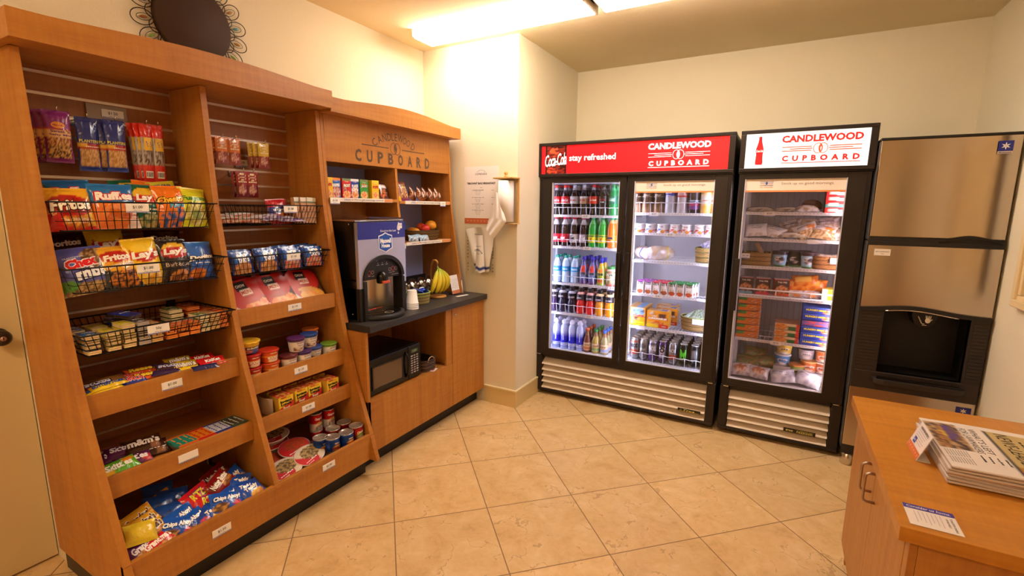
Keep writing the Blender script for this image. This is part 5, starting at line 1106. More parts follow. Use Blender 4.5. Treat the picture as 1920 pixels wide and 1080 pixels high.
chb = bag_mesh('brown_cookie_bag', .085, .115, .03, paint('4a2418', ('n', .45, .3, .35, .25, 'd8703a', '3a1810', 8), ('r', .2, .6, 1, .85, 'c8b0b8')), [('Krave', .1, .2, .6, .16, 'f4e8f0', .04, .2)], seed=41, nu=14, nv=14)
put('cookie_bag', chb, 'brown snack bag at the right end of the cereal shelf', 'snack bag', (-2.235, 2.285, 1.607), 'E', 22, -4, 0); put('cookie_bag', chb, 'brown snack bag behind the other at the cereal shelf end', 'snack bag', (-2.29, 2.30, 1.61), 'E', 18, 4, 0)
crb = bag_mesh('cracker_bag', .075, .15, .03, paint('e8b82c', ('r', 0, .6, 1, 1, '3a2c80'), ('m', 0, .2, 1, .6, 'd8a070', '6a2a4a', 9)), [('Belvita', 0, .2, .6, .1, 'f4f0e0', .02)], seed=42, nu=12, nv=14); crb2 = bag_mesh('pretzel_bag', .08, .13, .03, paint('8a4a3a', ('r', 0, 0, 1, .14, '7a2a6a'), ('m', 0, .2, 1, .9, 'd8a878', '6a2c20', 14)), [('NUTS', 0, .2, .5, .1, 'e8d8a0', .03)], seed=43, nu=12, nv=14)
put('snack_bag', crb, 'purple and yellow bag at the left end of the muffin shelf', 'snack bag', (-2.24, 2.42, 1.62), 'E', 14, -3, 10); put('snack_bag', crb2, 'brown and purple bag next to the purple and yellow one', 'snack bag', (-2.25, 2.495, 1.61), 'E', 16, 4, 0)
muf = bag_mesh('muffin_pack', .085, .09, .055, paint('8a4a28', ('n', .5, .5, .5, .5, 'a8683a', '4a2418', 10), ('d', 1, .6, .86, 'b81c28'), ('e', .62, .5, .26, .22, 'e8d8d0')), [('Otis', .1, .05, .3, .14, '9a1c28', .02, .2)], seed=44, nu=16, nv=16, wr=.6)
for i, (y, x) in enumerate(((2.585, -2.25), (2.635, -2.225), (2.715, -2.25), (2.76, -2.225), (2.835, -2.235))): put('muffin_pack', muf, f'red-labelled wrapped muffin, {ORD[i]} from the left', 'muffin', (x, y, 1.592), 'E', 10+4*(i % 2), -24, 20, 'wrapped muffins on the hutch shelf')

# woven baskets
def weave(name, label, rx0, ry0, rx1, ry1, h, col1, col2, band=None, n=52, rows=11, loc=(0, 0, 0), rz=0, rim='8a6a3a', handles=False):
    t = thing(name, label, 'basket', loc); t.rotation_euler = (0, 0, rz); b = B()
    for k_ in range(rows):
        s = (k_+.5)/rows; z = h*s; rx, ry = rx0+(rx1-rx0)*s, ry0+(ry1-ry0)*s; c = band if (band and k_ >= rows-4 and k_ % 2 == 0) else (col1 if (k_ % 3) else col2)
        pts = []
        for i in range(n*2):
            a = 2*PI*i/(n*2); w = .0022*(1 if (i//2+k_) % 2 else -1)*(1 if i % 2 == 0 else 0)
            e = .5 if handles else 1.0
            ca, sa = math.cos(a), math.sin(a); q = 1/((abs(ca)**4+abs(sa)**4)**.25) if handles else 1
            pts.append(((rx*q+w)*ca, (ry*q+w)*sa, z))
        b.tube(pts, h/rows*.52, c, n=5, closed=True)
    q0 = lambda a: 1/((abs(math.cos(a))**4+abs(math.sin(a))**4)**.25) if handles else 1
    vs = []
    for s, z in ((0, .001), (1, h)):
        for i in range(n): a = 2*PI*i/n; rx, ry = (rx0, ry0) if s == 0 else (rx1, ry1); vs.append(((rx*q0(a)-.003)*math.cos(a), (ry*q0(a)-.003)*math.sin(a), z))
    b.add(vs, [(i, (i+1) % n, n+(i+1) % n, n+i) for i in range(n)]+[tuple(range(n))[::-1]], '3a2616'); b.build('woven_body', WICK, t)
    b = B()
    for dr in (-.001, .003): b.tube([((rx1*q0(a)+dr)*math.cos(a), (ry1*q0(a)+dr)*math.sin(a), h+.001+.0012*math.sin(a*30+dr*900)) for a in [2*PI*i/(n*2) for i in range(n*2)]], .0034, rim, n=6, closed=True)
    b.build('rim', WICK, t)
    if handles:
        for sx in (1,):
            bb = B(); bb.tube([(sx*(rx1+.0), .035*math.cos(q), h-.012+.034*math.sin(q)) for q in [PI*i/10 for i in range(11)]], .0035, 'b89a78', n=6); bb.build('handle', WICK, t)
    return t
weave('fruit_basket', 'oval brown woven basket of fruit on the lowest hutch shelf', .085, .15, .10, .165, .068, '7a5a2c', '5a3c1c', loc=(-2.30, 2.735, 1.272), rim='4a3018', rows=9)
def fruit(name, label, cat, loc, r, col, col2, sq=.92):
    b = B(); n = 14; pr = [(r*math.sin(PI*i/n)*(1 if i > 1 else .98), -r*sq*math.cos(PI*i/n)*(1-.10*max(0, math.cos(PI*i/n))**12*2) if i < n else r*sq*.86) for i in range(n+1)]
    pr[0] = (.0001, -r*sq*.92); pr[-1] = (.0001, r*sq*.86)
    b.lathe(pr, 26, pf=lambda u, v: tuple(a_+(b_-a_)*max(0, min(1, .5+noise.noise(Vector((u*7, v*4, r*100)))*1.3)) for a_, b_ in zip(hx(col), hx(col2))))
    o = b.build(name, FRUIT, loc=loc); tag(o, label, cat)
    B().tube([(0, 0, r*sq*.84), (.001, .001, r*sq*.98)], .0016, '4a3a1c').build('stem', FRUIT, o); return o
fruit('orange', 'large orange on the right of the fruit basket', 'orange', (-2.285, 2.825, 1.372), .042, 'e8921c', 'eaa02c'); fruit('apple', 'red apple in the middle of the fruit basket', 'apple', (-2.265, 2.735, 1.352), .036, 'b81c24', 'd8402c', .88); fruit('apple', 'red-orange apple behind the first, left of the orange', 'apple', (-2.33, 2.765, 1.36), .035, 'c8341c', 'd8642c', .88); fruit('orange', 'orange low at the left of the fruit basket', 'orange', (-2.28, 2.645, 1.328), .036, 'd88a1c', 'e09a2c')
fruit('orange', 'orange at the back of the fruit basket', 'orange', (-2.34, 2.68, 1.33), .036, 'e08a1c', 'e8982c')
blp = bag_mesh('blue_wrapped_bar', .10, .045, .026, paint('9ab4cc', ('m', 0, 0, 1, .5, '5a86b0', 'd8e0ea', 12), ('r', .85, 0, 1, 1, 'c8d0dc')), [('Rice Krispies', 0, .05, .75, .3, '2a8ad0', .03, .2)], seed=51, nu=14, nv=8)
for i, (y, x, z) in enumerate(((2.55, -2.215, 1.292), (2.60, -2.225, 1.298), (2.65, -2.205, 1.292))): put('wrapped_treat', blp, f'silver and blue wrapped treat, {["left", "middle", "right"][i]} of three before the fruit basket', 'wrapped treat', (x, y, z), 'E', 20, (-8, 5, 3)[i], 0, 'silver and blue wrapped treats')

# ============================================================ on the counter
ZC = .8605
CM = thing('coffee_machine', 'tall black and steel coffee dispenser with a blue and silver front on the counter', 'coffee machine', (-2.2, 2.065, ZC))
cx0, cx1, w2 = -.235, .17, .19     # local: x forward, y across
b = B().box(cx0, cx1-.19, -w2, w2, .02, .565).box(cx1-.19, cx1-.02, -w2, w2, .235, .565).box(cx1-.19, cx1-.02, -w2, -.15, .0, .235).box(cx1-.19, cx1-.02, .15, w2, .0, .235); b.build('housing', BLK, CM, bevel=.008)
B().box(cx0, cx1-.01, -w2-.002, w2+.002, .565, .573).build('top_edge', CHROME, CM, bevel=.002)
# front: curved arch frame, panel above
n = 20; aw = .165; ah = .30
def archp(k_, w, top, z0): return [(-w*math.cos(PI*i/k_), z0+(top-z0)*math.sin(PI*i/k_)**.75 if 0 < i < k_ else z0) for i in range(k_+1)]
A = [(-aw*math.cos(PI*i/n), .235+.135*math.sin(PI*i/n)) for i in range(n+1)]
pan = [(-w2, .56), (-w2, .19), (-aw, .19)]+A+[(aw, .19), (w2, .19), (w2, .56)]
B().prism(pan, 'x', cx1-.02, cx1+.002, 'b4b0ba').build('front_panel', mat('silver_panel', 'b9b4be', .3, .55), CM)
B().box(cx1+.002, cx1+.0035, -w2+.001, w2-.001, .465, .560).build('blue_header', mat('blue_header', '2c2f8c', .3), CM)
t_ = B(); t_.text('Good to the Last', .0, .012, .13, .013, 'e8e8f4', .01).add([(.085, .008, .0005), (.079, -.006, .0005), (.085, -.011, .0005), (.091, -.006, .0005)], [(0, 1, 2, 3)], 'f4f4fa')
t_.add([(.088, .062, .0005), (.076, .035, .0005), (.075, .018, .0005), (.082, .011, .0005), (.095, .011, .0005), (.102, .018, .0005), (.101, .035, .0005)], [(0, 1, 2, 3, 4, 5, 6)], 'f4f0fa')
o = t_.build('header_lettering', CARD, CM); o.matrix_local = pose((cx1+.004, .045, .497), 'E')
def badge(sc, c, z, b):
    pr = [(0, .088), (.035, .072), (.078, .062), (.078, -.045), (.035, -.062), (0, -.078), (-.035, -.062), (-.078, -.045), (-.078, .062), (-.035, .072)]
    b.add([(x*sc, y*sc, z) for x, y in pr], [tuple(range(10))[::-1]], c)
t_ = B(); badge(.72, 'e8ecf8', 0, t_); badge(.64, '1d4fae', .0008, t_)
t_.text('Maxwell', 0, .014, .088, .028, 'f6f8ff', .05, z=.0016).text('House', .0, -.014, .068, .024, 'f6f8ff', .05, z=.0016)
o = t_.build('brand_badge', CARD, CM); o.matrix_local = pose((cx1+.0042, .02, .437), 'E')
AO = [(-(aw)*math.cos(PI*i/n), .235+.135*math.sin(PI*i/n)) for i in range(n+1)]; AI = [(-(aw-.022)*math.cos(PI*i/n), .235+.113*math.sin(PI*i/n)) for i in range(n+1)]
fr_ = B()
for i in range(n): fr_.prism([AO[i], AO[i+1], AI[i+1], AI[i]], 'x', cx1-.05, cx1+.012)
fr_.box(cx1-.10, cx1+.012, -aw, -aw+.022, .0, .226).box(cx1-.10, cx1+.012, aw-.022, aw, .0, .226).box(cx1-.10, cx1+.0, -w2, -aw, .0, .19).box(cx1-.10, cx1+.0, aw, w2, 0, .19)
fr_.build('arch_frame', BLKM, CM)
cp_ = AI+[(aw-.022, .232), (-aw+.022, .232)]
B().prism(cp_, 'x', cx1-.045, cx1-.004).build('control_panel', BLKM, CM)
t_ = B()
for (x, y, c, r) in ((-.11, .272, 'c83a24', .014), (-.085, .274, '8a8682', .011), (.055, .278, '8a8682', .011), (.082, .280, 'c83a24', .014), (.108, .28, '8a8682', .011)): t_.ring(x, y, r, r, .0028, c, .0006, 20)
for i in range(3): t_.text(('HOT', 'BREW', 'READY')[i], -.04+i*.035, .312, .02, .005, 'c8c4c0', .01).disc(-.04+i*.035, .322, .002, .002, 'd8c08a', .0006)
for (x, y, w, s) in ((-.11, .254, .02, 'REGULAR'), (-.083, .252, .02, 'DECAF'), (.06, .258, .022, 'HOT WATER'), (.085, .260, .02, 'STOP'), (.10, .246, .06, 'hold cup under spout')): t_.text(s, x, y, w, .005, 'c8c0b8', .01)
o = t_.build('control_markings', CARD, CM); o.matrix_local = pose((cx1-.0035, 0, 0), 'E')
sp = B(); sp.M = Matrix.Translation((cx1+.006, -.02, .205)); sp.lathe([(.030, 0), (.034, .01), (.034, .04), (.028, .058), (.014, .068), (.0001, .07)], 24); so = sp.build('spout', BLK, CM)
B().box(cx1+.03, cx1+.042, -.048, .008, .206, .222).build('spout_button', mat('orange_plastic', 'c8502c', .4), so, bevel=.002)
def curveback(a0, a1, name, m):
    b = B(); b.M = Matrix.Translation((cx1-.16, 0, .035)); b.lathe([(.135, 0), (.135, .172)], 30, a0=a0, a1=a1); return b.build(name, m, CM)
sb = B(); sb.M = Matrix.Translation((cx1-.035, -.0, .028)) @ Matrix.Rotation(PI/2, 4, 'Z'); sb.lathe([(.146, 0), (.146, .206)], 36, a0=PI*.5, a1=PI*1.5); sb.build('steel_splash', STEELV, CM)
t_ = B(); t_.quad(-.09, .0, -.003, .003, 0, 'd85a2c').quad(.0, .05, .001, .0022, 0, 'c8c0b8').quad(.0, .05, -.0022, -.001, 0, 'c8c0b8')
o = t_.build('orange_trim', mat('orange_plastic'), CM); o.matrix_local = pose((cx1-.02, -.05, .055), 'E')
dt_ = B(); dt_.M = Matrix.Translation((cx1-.07, 0, 0)) @ Matrix.Scale(1.0, 4); dt_.lathe([(.0001, .0), (.165, 0), (.168, .006), (.166, .024), (.155, .028), (.0001, .026)], 40)
d_ = dt_.build('drip_tray', BLKM, CM)
g_ = B()
for i in range(15): y = -.13+i*.0186; hw = math.sqrt(max(.0, .145**2-y*y)); g_.box(cx1-.07-.0+.02, cx1-.07+hw, y-.003, y+.003, .028, .0305)
g_.build('tray_grille', BLK, d_)
g_ = B(); g_.M = Matrix.Translation((cx1+.035, .0, .0312)); g_.ring(0, 0, .022, .03, .004, 'c8b898', 0, 28); g_.build('cup_target', PLAS, d_)
b = B().quad(-.028, .028, -.016, .016, 0, 'ece6e0').text('SELF SERVICE', 0, .003, .046, .006, '5a5048', .01); o = b.build('notice_label', CARD, CM); o.matrix_local = pose((cx1+.0045, .155, .535), 'E', yaw=.1)
for zz in (.04, .55): g_ = B(); g_.M = Matrix.Translation((cx1-.06, -w2-.0, zz)) @ Matrix.Rotation(PI/2, 4, 'X'); g_.lathe([(.005, 0), (.005, .004), (.0001, .006)], 12).build('screw', CHROME, CM)

# stack of cups (inverted)
cs = thing('cup_stack', 'short stack of white foam cups beside the coffee machine', 'cup stack', (-2.035, 2.315, ZC))
for i in range(4):
    b = B(); z = i*.012; b.lathe([(.040, z), (.041, z+.003), (.0385, z+.004), (.029, z+.085), (.028, z+.086), (.0001, z+.086)], 26); b.build('foam_cup', mat('foam_white', 'e2dcd6', .6), cs)
cbk = weave('creamer_basket', 'round green-tinged woven basket holding blue creamer cups on the counter', .068, .075, .078, .086, .075, 'a8925a', '7a6a34', 'a8b45a', loc=(-2.125, 2.475, ZC), rim='8a9a4a')
for i, (dx_, dy_, dz_, c, cn_) in enumerate(((.02, .0, .078, '1f3cb0', 'blue'), (.01, .04, .08, '1f3cb0', 'blue'), (-.02, -.02, .078, 'd8c8a0', 'cream'), (.035, .045, .076, '2444b8', 'blue'), (-.01, .055, .082, 'e0e0ea', 'white'), (.045, -.015, .074, '1f3cb0', 'blue'), (-.04, .02, .078, '2444b8', 'blue'))):
    b = B(); b.lathe([(.011, -.014), (.0155, .010), (.0185, .011), (.0185, .0125), (.0001, .013)], 18, c); o = b.build('creamer_cup', PLAS, loc=(-2.125+dx_, 2.475+dy_, ZC+dz_)); o.rotation_euler = (.5*math.sin(i*2.1), .6*math.cos(i*1.3), 0)
    tag(o, f'{cn_} creamer cup, {ORD[i]} of the heap in the round basket', 'creamer cup', 'creamer cups in the round basket')
# rack of jars behind
jr = thing('condiment_rack', 'rack of clear jars with steel lids behind the creamer basket', 'jar rack', (-2.33, 2.70, ZC))
B().box(-.06, .07, -.20, .17, 0, .012).box(-.06, -.05, -.20, .17, .012, .14).build('rack_base', BLKM, jr, bevel=.002)
for i, yy in enumerate((-.15, -.05, .05, .135)):
    M_ = Matrix.Translation((.0, yy, .075)) @ Matrix.Rotation(math.radians(52), 4, 'Y')
    b = B(); b.M = M_; b.lathe([(.038, -.07), (.042, -.06), (.042, .02), (.0001, .02)], 26, ['c8402c', '5a3a2a', '8a7a6a', 'd8c8a8'][i]); j_ = b.build('jar', vcol('jar_fill', .2), jr)
    b = B(); b.M = M_; b.lathe([(.046, .02), (.048, .024), (.046, .034), (.03, .040), (.012, .041), (.011, .05), (.0001, .054)], 28); b.build('jar_lid', CHROME, j_)
    b = B(); b.M = M_; b.lathe([(.049, .016), (.051, .019), (.049, .023)], 28); b.build('jar_collar', BLKM, j_)
# banana hook
bh = thing('banana_stand', 'wooden banana stand with a round base on the counter', 'banana stand', (-2.15, 2.72, ZC))
b = B(); b.lathe([(.062, 0), (.066, .004), (.064, .012), (.04, .014), (.0001, .014)], 32, 'b8803c'); b.build('base', vcol('turned_wood', .4), bh)
b = B(); b.tube([(-.045, 0, .01), (-.055, 0, .09), (-.058, 0, .18), (-.05, 0, .24), (-.03, 0, .268), (-.008, 0, .268), (.004, 0, .255), (.006, 0, .243)], [.006, .006, .006, .006, .0065, .0075, .0075, .005], 'b8803c', n=8); b.tube([(.006, 0, .243), (.006, .0, .215), (.012, 0, .21), (.016, 0, .216)], .0018, 'a89c90'); b.build('arm', vcol('turned_wood'), bh)
bn = thing('banana_bunch', 'bunch of yellow-green bananas hanging from the stand', 'bananas', (-2.144, 2.72, ZC+.212))
for i, (a, ln, tw) in enumerate(((-.95, .165, .1), (-.5, .175, .2), (-.05, .18, .0), (.42, .178, -.1), (.85, .165, -.1))):
    b = B(); P = []; R_ = []; n = 16
    for k_ in range(n+1):
        s = k_/n; bend = math.sin(PI*s)*.035; r = .0045+.0145*(max(0, math.sin(PI*min(1, max(0, (s-.10)/.9))))**.42) if s > .1 else .005
        if s > .97: r = .006
        fx = .012+.028*math.sin(s*1.2*PI*.8); side = math.sin(a)*(.010+.105*s**.8+.03*math.sin(PI*s))+.012*math.sin(PI*s)
        P.append((fx*math.cos(a)+tw*.05, side, -ln*s)); R_.append(r)
    st0 = len(b.v); b.tube(P, R_, 'd8c22c', n=7)
    for q in range(st0, len(b.v)):
        s = -b.v[q][2]/ln; g_ = max(0, min(1, (s-.0)/.45)); c0, c1, c2 = hx('8aa024'), hx('e2c42a'), hx('6a6a1c')
        b.c[q] = tuple(x+(y-x)*g_ for x, y in zip(c0, c1)) if s < .96 else c2
    b.build('banana', FRUIT, bn)
B().tube([(0, 0, .012), (.002, 0, -.01)], [.006, .011], '7a8a2c', n=8).build('stem', FRUIT, bn)
# flyer holder
fh = thing('leaflet_holder', 'clear leaflet holder with an orange-footed white card at the end of the counter', 'leaflet holder', (-2.12, 2.90, ZC))
B().box(-.03, .03, -.05, .05, 0, .003).build('foot', CLEAR, fh)
b = B(); b.box(-.05, .05, -.07, .07, -.001, .001, 'e6e0e0').quad(-.05, .05, -.07, -.045, .0013, 'c87a5a').text('COMMENTS', 0, .055, .06, .008, '4a5a9a', .01)
for i in range(6): b.quad(-.04, .038-.006*(i % 3), .035-i*.012, .037-i*.012, .0014, 'a8a4b4')
o = b.build('card', CARD, fh); o.matrix_local = pose((-.005, 0, .073), 'E', .22)
pn = thing('pen', 'white and grey pen leaning in front of the leaflet holder', 'pen', (-2.085, 2.945, ZC)); B().tube([(0, 0, .002), (-.02, .015, .10)], .003, 'dcd8dc').tube([(-.02, .015, .10), (-.026, .019, .128)], .0036, '7a78a0').build('barrel', PLAS, pn)
tag(B().box(-.055, .055, -.012, .012, 0, .0012, 'e8e4dc').build('paper_slip', PAPER, loc=(-2.03, 2.86, ZC)), 'white paper slip lying at the right end of the countertop', 'paper slip'); bpy.data.objects['paper_slip'].rotation_euler = (0, 0, 1.35)
# microwave in the niche
MW = thing('microwave', 'black microwave oven in the open niche below the countertop', 'microwave', (-2.16, 2.09, .421))
B().box(-.19, .155, -.235, .225, .008, .222).build('case', BLK, MW, bevel=.004)
dr = B().box(.157, .185, -.237, .105, .008, .224).build('door', BLK, MW, bevel=.006)
B().box(.186, .188, -.195, .045, .045, .172).build('window', mat('oven_window', '6e5a46', .12, .3), dr)
b = B()
for (a0_, a1_, b0_, b1_) in ((-.205, .055, .037, .045), (-.205, .055, .172, .18), (-.205, -.195, .045, .172), (.045, .055, .045, .172)): b.box(.186, .190, a0_, a1_, b0_, b1_)
b.build('window_frame', BLKM, dr)
B().tube([(.185, .082, .035), (.20, .086, .06), (.206, .087, .115), (.20, .086, .17), (.185, .082, .195)], .007, n=8).build('handle', BLK, dr)
B().box(.157, .184, .108, .225, .008, .224).build('control_panel', BLK, MW, bevel=.005)
t_ = B(); t_.quad(-.035, .035, .165, .19, 0, '2a3424').text('12:00', 0, .178, .04, .014, '8aa87a', .02)
for r_ in range(8):
    for c_i in range(3): t_.quad(-.036+c_i*.026, -.018+c_i*.026, .142-r_*.0155, .150-r_*.0155, .0003, 'a49a98' if (r_+c_i) % 4 else 'c8c0bc')
o = t_.build('keypad', CARD, MW); o.matrix_local = pose((.1846, .166, .008), 'E')
for yy in (-.2, .19): B().box(.10, .13, yy-.012, yy+.012, 0, .008).build('foot', BLKM, MW)
weave('storage_basket', 'dark brown rectangular woven basket beside the microwave', .15, .075, .155, .08, .075, '4a3428', '6a5040', loc=(-2.13, 2.42, .4215), rim='4a3426', rows=9, handles=True, n=40)
b = B().box(-.02, .02, -.033, .033, 0, .001, 'ece8ec').quad(-.01, .008, -.02, .012, .0015, 'c84a4a'); o = tag(b.build('card', CARD, loc=(-1.975, 2.44, .4215)), 'small white card lying in front of the dark basket', 'card'); o.rotation_euler = (0, 0, .3)

# ============================================================ pillar wall
b = B(); b.box(-.15, .15, -.21, .21, -.002, 0, 'ece2dc'); b.quad(-.15, .15, -.21, -.168, .0004, 'c8683c')
for i in range(9): b.text('*', -.12+i*.03, -.19, .012, .012, 'f0dcc8', .02, z=.001)
for i, ch in enumerate('CANDLEWOOD'): a = (i-4.5)*.2; b.text(ch, .02*0+.045*math.sin(a), .15+.032*math.cos(a), .006, .006, '5a5a7a', .01, rot=-a)
b.text('CUPBOARD', 0, .155, .10, .014, '4a4a5a', .03, space=1.6).text('"BROWN" BAG BREAKFAST', 0, .088, .25, .015, '3a3436', .04).text('$5', 0, .058, .018, .008, '7a7478', .0)
for k_, (s, y) in enumerate((('1. CONTINENTAL BREAKFAST', .038), ('2. GRAB AND GO', -.015), ('3. HEALTHY START', -.062), ('4. CREATE YOUR OWN', -.108))):
    b.text(s, -.03, y, .105, .007, '5a5458', .02).text('$5.00', .10, y, .02, .006, '5a5458', .01)
    for q in range(3): b.text(('bagel or muffin', 'juice or milk', 'fresh fruit')[q], -.03, y-.0115-q*.0105, .05-.006*q, .005, '8a8488', 0)
o = b.build('menu_poster', PAPER); o.matrix_world = pose((-1.97, YC-.001, 1.597), 'S'); tag(o, 'white breakfast menu poster with an orange band on the pillar wall', 'poster')
# bag dispenser plate with hanging bags
bd = thing('bag_dispenser', 'clear wall plate with printed edges behind the hanging white bags', 'bag dispenser', (-1.975, YC-.003, 1.18))
B().box(-.135, .135, -.004, 0, -.19, .19).build('plate', clearglass('acrylic', 'ffffff', .6), bd)
t_ = B()
for i, ch in enumerate('CUPBOARD BAG'): t_.text(ch, -.112, .13-i*.025, .010, .012, '4a443c', .02, rot=PI/2)
for i, ch in enumerate('FOR YOUR USE'): t_.text(ch, .112, .13-i*.025, .010, .012, '4a443c', .02, rot=-PI/2)
t_.ring(-.07, -.165, .004, .004, .0015, '8a7a6a', .0).ring(.07, -.165, .004, .004, .0015, '8a7a6a', .0)
o = t_.build('plate_lettering', CARD, bd); o.matrix_local = pose((0, -.0048, 0), 'S')
B().tube([(-.03, -.004, .13), (-.03, -.03, .132), (.03, -.03, .132), (.03, -.004, .13)], .003).build('hanger', CHROME, bd)
tb = thing('paper_bags', 'limp white paper bags with a blue band hanging from the wall plate', 'bag', (-1.985, YC-.03, 1.18))
def bagf(xc, w0, w1, y, ztop, zbot, tw, amp, name):
    def fn(u, v):
        w = w1+(w0-w1)*v; z = zbot+(ztop-zbot)*v
        return (xc+(u-.5)*w+tw*(v-.5), y-amp*math.sin(u*PI*3+v*2)*(.4+.6*v)-.006*math.sin(v*7), z+.012*math.sin(u*5+1)*(1-v)+.02*math.sin(u*PI)*v)
    def pf(u, v): return hx('27408e') if (.045 < v < .115) else hx('e9e2da')
    b = B(); b.surf(fn, 22, 30, pf); b.surf(lambda u, v: (fn(u, v)[0], fn(u, v)[1]+.0012, fn(u, v)[2]), 22, 30, pf, flip=True); return b.build(name, PAPER, tb)
bagf(.035, .235, .125, -.004, .165, -.135, -.02, .012, 'back_bag')
b = B(); b.surf(lambda u, v: (.045+(u-.5)*(.085-.035*v), -.034-.016*math.sin(PI*u), -.148+.275*v+.006*math.sin(u*8)*(1-v)), 14, 24, lambda u, v: hx('27408e') if .06 < v < .15 else hx('f1ece8')); fb_ = b.build('front_bag', PAPER, tb)
t_ = B(); [t_.text(ch, -.030+.010*i, -.012*((i-2)**2)*.12+.0, .010, .012, '3a3a44', .04) for i, ch in enumerate('CUPBOAR')]; t_.text('CANDLEWOOD', 0, .026, .05, .006, '5a5a6a', .01).text('suites', .0, -.03, .03, .006, '7a7a84', 0)
o = t_.build('bag_print', CARD, fb_); o.matrix_local = pose((.045, -.053, .02), 'S')
# paper towel holder
tw_ = thing('paper_towel_holder', 'wooden wall holder with a hanging paper towel roll beside the menu poster', 'paper towel holder', (-1.70, YC-.001, 1.56))
HW = vcol('turned_wood')
B().box(.040, .054, -.018, 0, -.165, .15, 'c8964a').build('back_rail', HW, tw_, bevel=.002)
B().rbox(-.11, .065, -.11, 0, .148, .158, .02, 'd2a660').build('top_arm', HW, tw_, bevel=.002)
b = B(); b.M = Matrix.Translation((-.02, -.065, .16)); b.lathe([(.012, 0), (.014, .006), (.009, .010), (.008, .016), (.013, .022), (.014, .032), (.009, .04), (.0001, .042)], 20, 'd2a660').build('knob', HW, tw_)
B().box(-.03, .06, -.09, 0, -.166, -.159, 'd2a660').build('bottom_arm', HW, tw_, bevel=.002)
b = B(); b.M = Matrix.Translation((-.02, -.065, -.148)); b.lathe([(.02, 0), (.056, 0), (.056, .282), (.02, .282)], 36, 'efe8e2'); b.build('towel_roll', PAPER, tw_)
def shf(u, v):   # loose sheet twisting down and left from the roll
    a = (-.055, -.09, .08); c = (.03, -.118, -.155); d = (-.09, -.10, -.30); e = (-.145, -.08, -.12)
    f = tuple((1-u)*((1-v)*d[i]+v*e[i])+u*((1-v)*(.02 if i == 0 else d[i]+(.02 if i == 2 else 0))*1+v*c[i]) for i in range(3))
    return f
P0, P1, P2, P3, P4 = Vector((-.070, -.10, .055)), Vector((.02, -.128, -.145)), Vector((-.085, -.125, -.27)), Vector((-.165, -.10, -.20)), Vector((-.115, -.10, -.07))
def tri(u, v):
    top = P0; L_ = P4.lerp(P3, min(1, v*1.0)); 
    l = P0.lerp(P4, min(1, v*2.2)) if v < .45 else P4.lerp(P3, (v-.45)/.55); r = P0.lerp(P1, min(1, v*1.55)) if v < .645 else P1.lerp(P2, (v-.645)/.355)
    p = l.lerp(r, u); p.y -= .012*math.sin(PI*u)+.004*math.sin(u*14+v*4); return tuple(p)
b = B(); b.surf(tri, 20, 26, 'ece4de'); b.surf(lambda u, v: (tri(u, v)[0], tri(u, v)[1]+.0012, tri(u, v)[2]), 20, 26, 'ece4de', flip=True); b.build('loose_sheet', PAPER, tw_)

# ============================================================ drinks in the cooler
def bottle_proto(key, r, h, body_pf, label=None, capc='c81c24', shape='soda', ltx=(), lmat=None):
    """meshes of a bottle: body, label, cap"""
    if key in MC: return MC[key]
    S_ = {'soda': [(.80, 0), (.95, .02), (1, .05), (.96, .10), (.94, .2), (1, .3), (1, .55), (.98, .62), (.86, .72), (.60, .82), (.40, .89), (.36, .93)],
          'coke': [(.80, 0), (.95, .02), (1, .05), (.90, .14), (.86, .22), (.98, .34), (1, .56), (.96, .62), (.80, .72), (.56, .82), (.40, .89), (.36, .93)],
          'water': [(.85, 0), (.98, .02), (1, .06), (.96, .1), (1, .14), (.96, .18), (1, .22), (.97, .3), (1, .5), (1, .62), (.92, .72), (.7, .82), (.42, .90), (.38, .93)],
          'sport': [(.86, 0), (1, .03), (1, .36), (.92, .44), (.82, .50), (.94, .56), (1, .62), (1, .72), (.88, .80), (.62, .86), (.56, .89)],
          'tall': [(.9, 0), (1, .02), (1, .62), (.97, .70), (.85, .77), (.62, .82), (.50, .85)],
          'tea': [(.92, 0), (1, .02), (1, .46), (.90, .56), (.62, .70), (.44, .80), (.42, .90)],
          'jug': [(.92, 0), (1, .03), (1, .70), (.93, .78), (.78, .86), (.74, .90)]}[shape]
    b = B(); pr = []
    for (a0, z0), (a1, z1) in zip(S_, S_[1:]):
        for q in range(3): pr.append((r*(a0+(a1-a0)*q/3), h*(z0+(z1-z0)*q/3)))
    pr.append((r*S_[-1][0], h*S_[-1][1])); b.lathe(pr, 20, pf=body_pf)
    cr = r*S_[-1][0]+.0022; z0 = h*S_[-1][1]; c = B()
    if shape == 'tall': c.lathe([(cr, z0), (cr*1.25, z0+.004), (cr*1.25, z0+.022), (cr*.8, z0+.028), (cr*.6, h), (.0001, h)], 18, capc)
    else: c.lathe([(cr, z0-.004), (cr, h-.001), (cr-.002, h), (.0001, h)], 18, capc)
    l = None
    if label:
        z0, z1, pf, k_ = label; l = B(); l.lathe([(r*k_+.0006, h*(z0+(z1-z0)*i/6)) for i in range(7)], 24, pf=pf, )
        l.f = [f for f in l.f if len(f) == 4]; l.m = l.m[:len(l.f)]; l.s = l.s[:len(l.f)]
        for (s, cy, w, hh, cc, *rest) in ltx: cyl_text(l, s, r*k_+.0006, h*cy, w, hh, cc, rest[0] if rest else .03, shear=rest[1] if len(rest) > 1 else 0, rot=rest[2] if len(rest) > 2 else 0)
    MC[key] = (b.mesh('bottle_body', LIQ), l.mesh('label', lmat or PLAS) if l else None, c.mesh('cap', PLAS)); return MC[key]
def liquid(c, top, fill, c2=None): return paint(c, ('r', 0, fill, 1, 1.01, top))
protos = {}
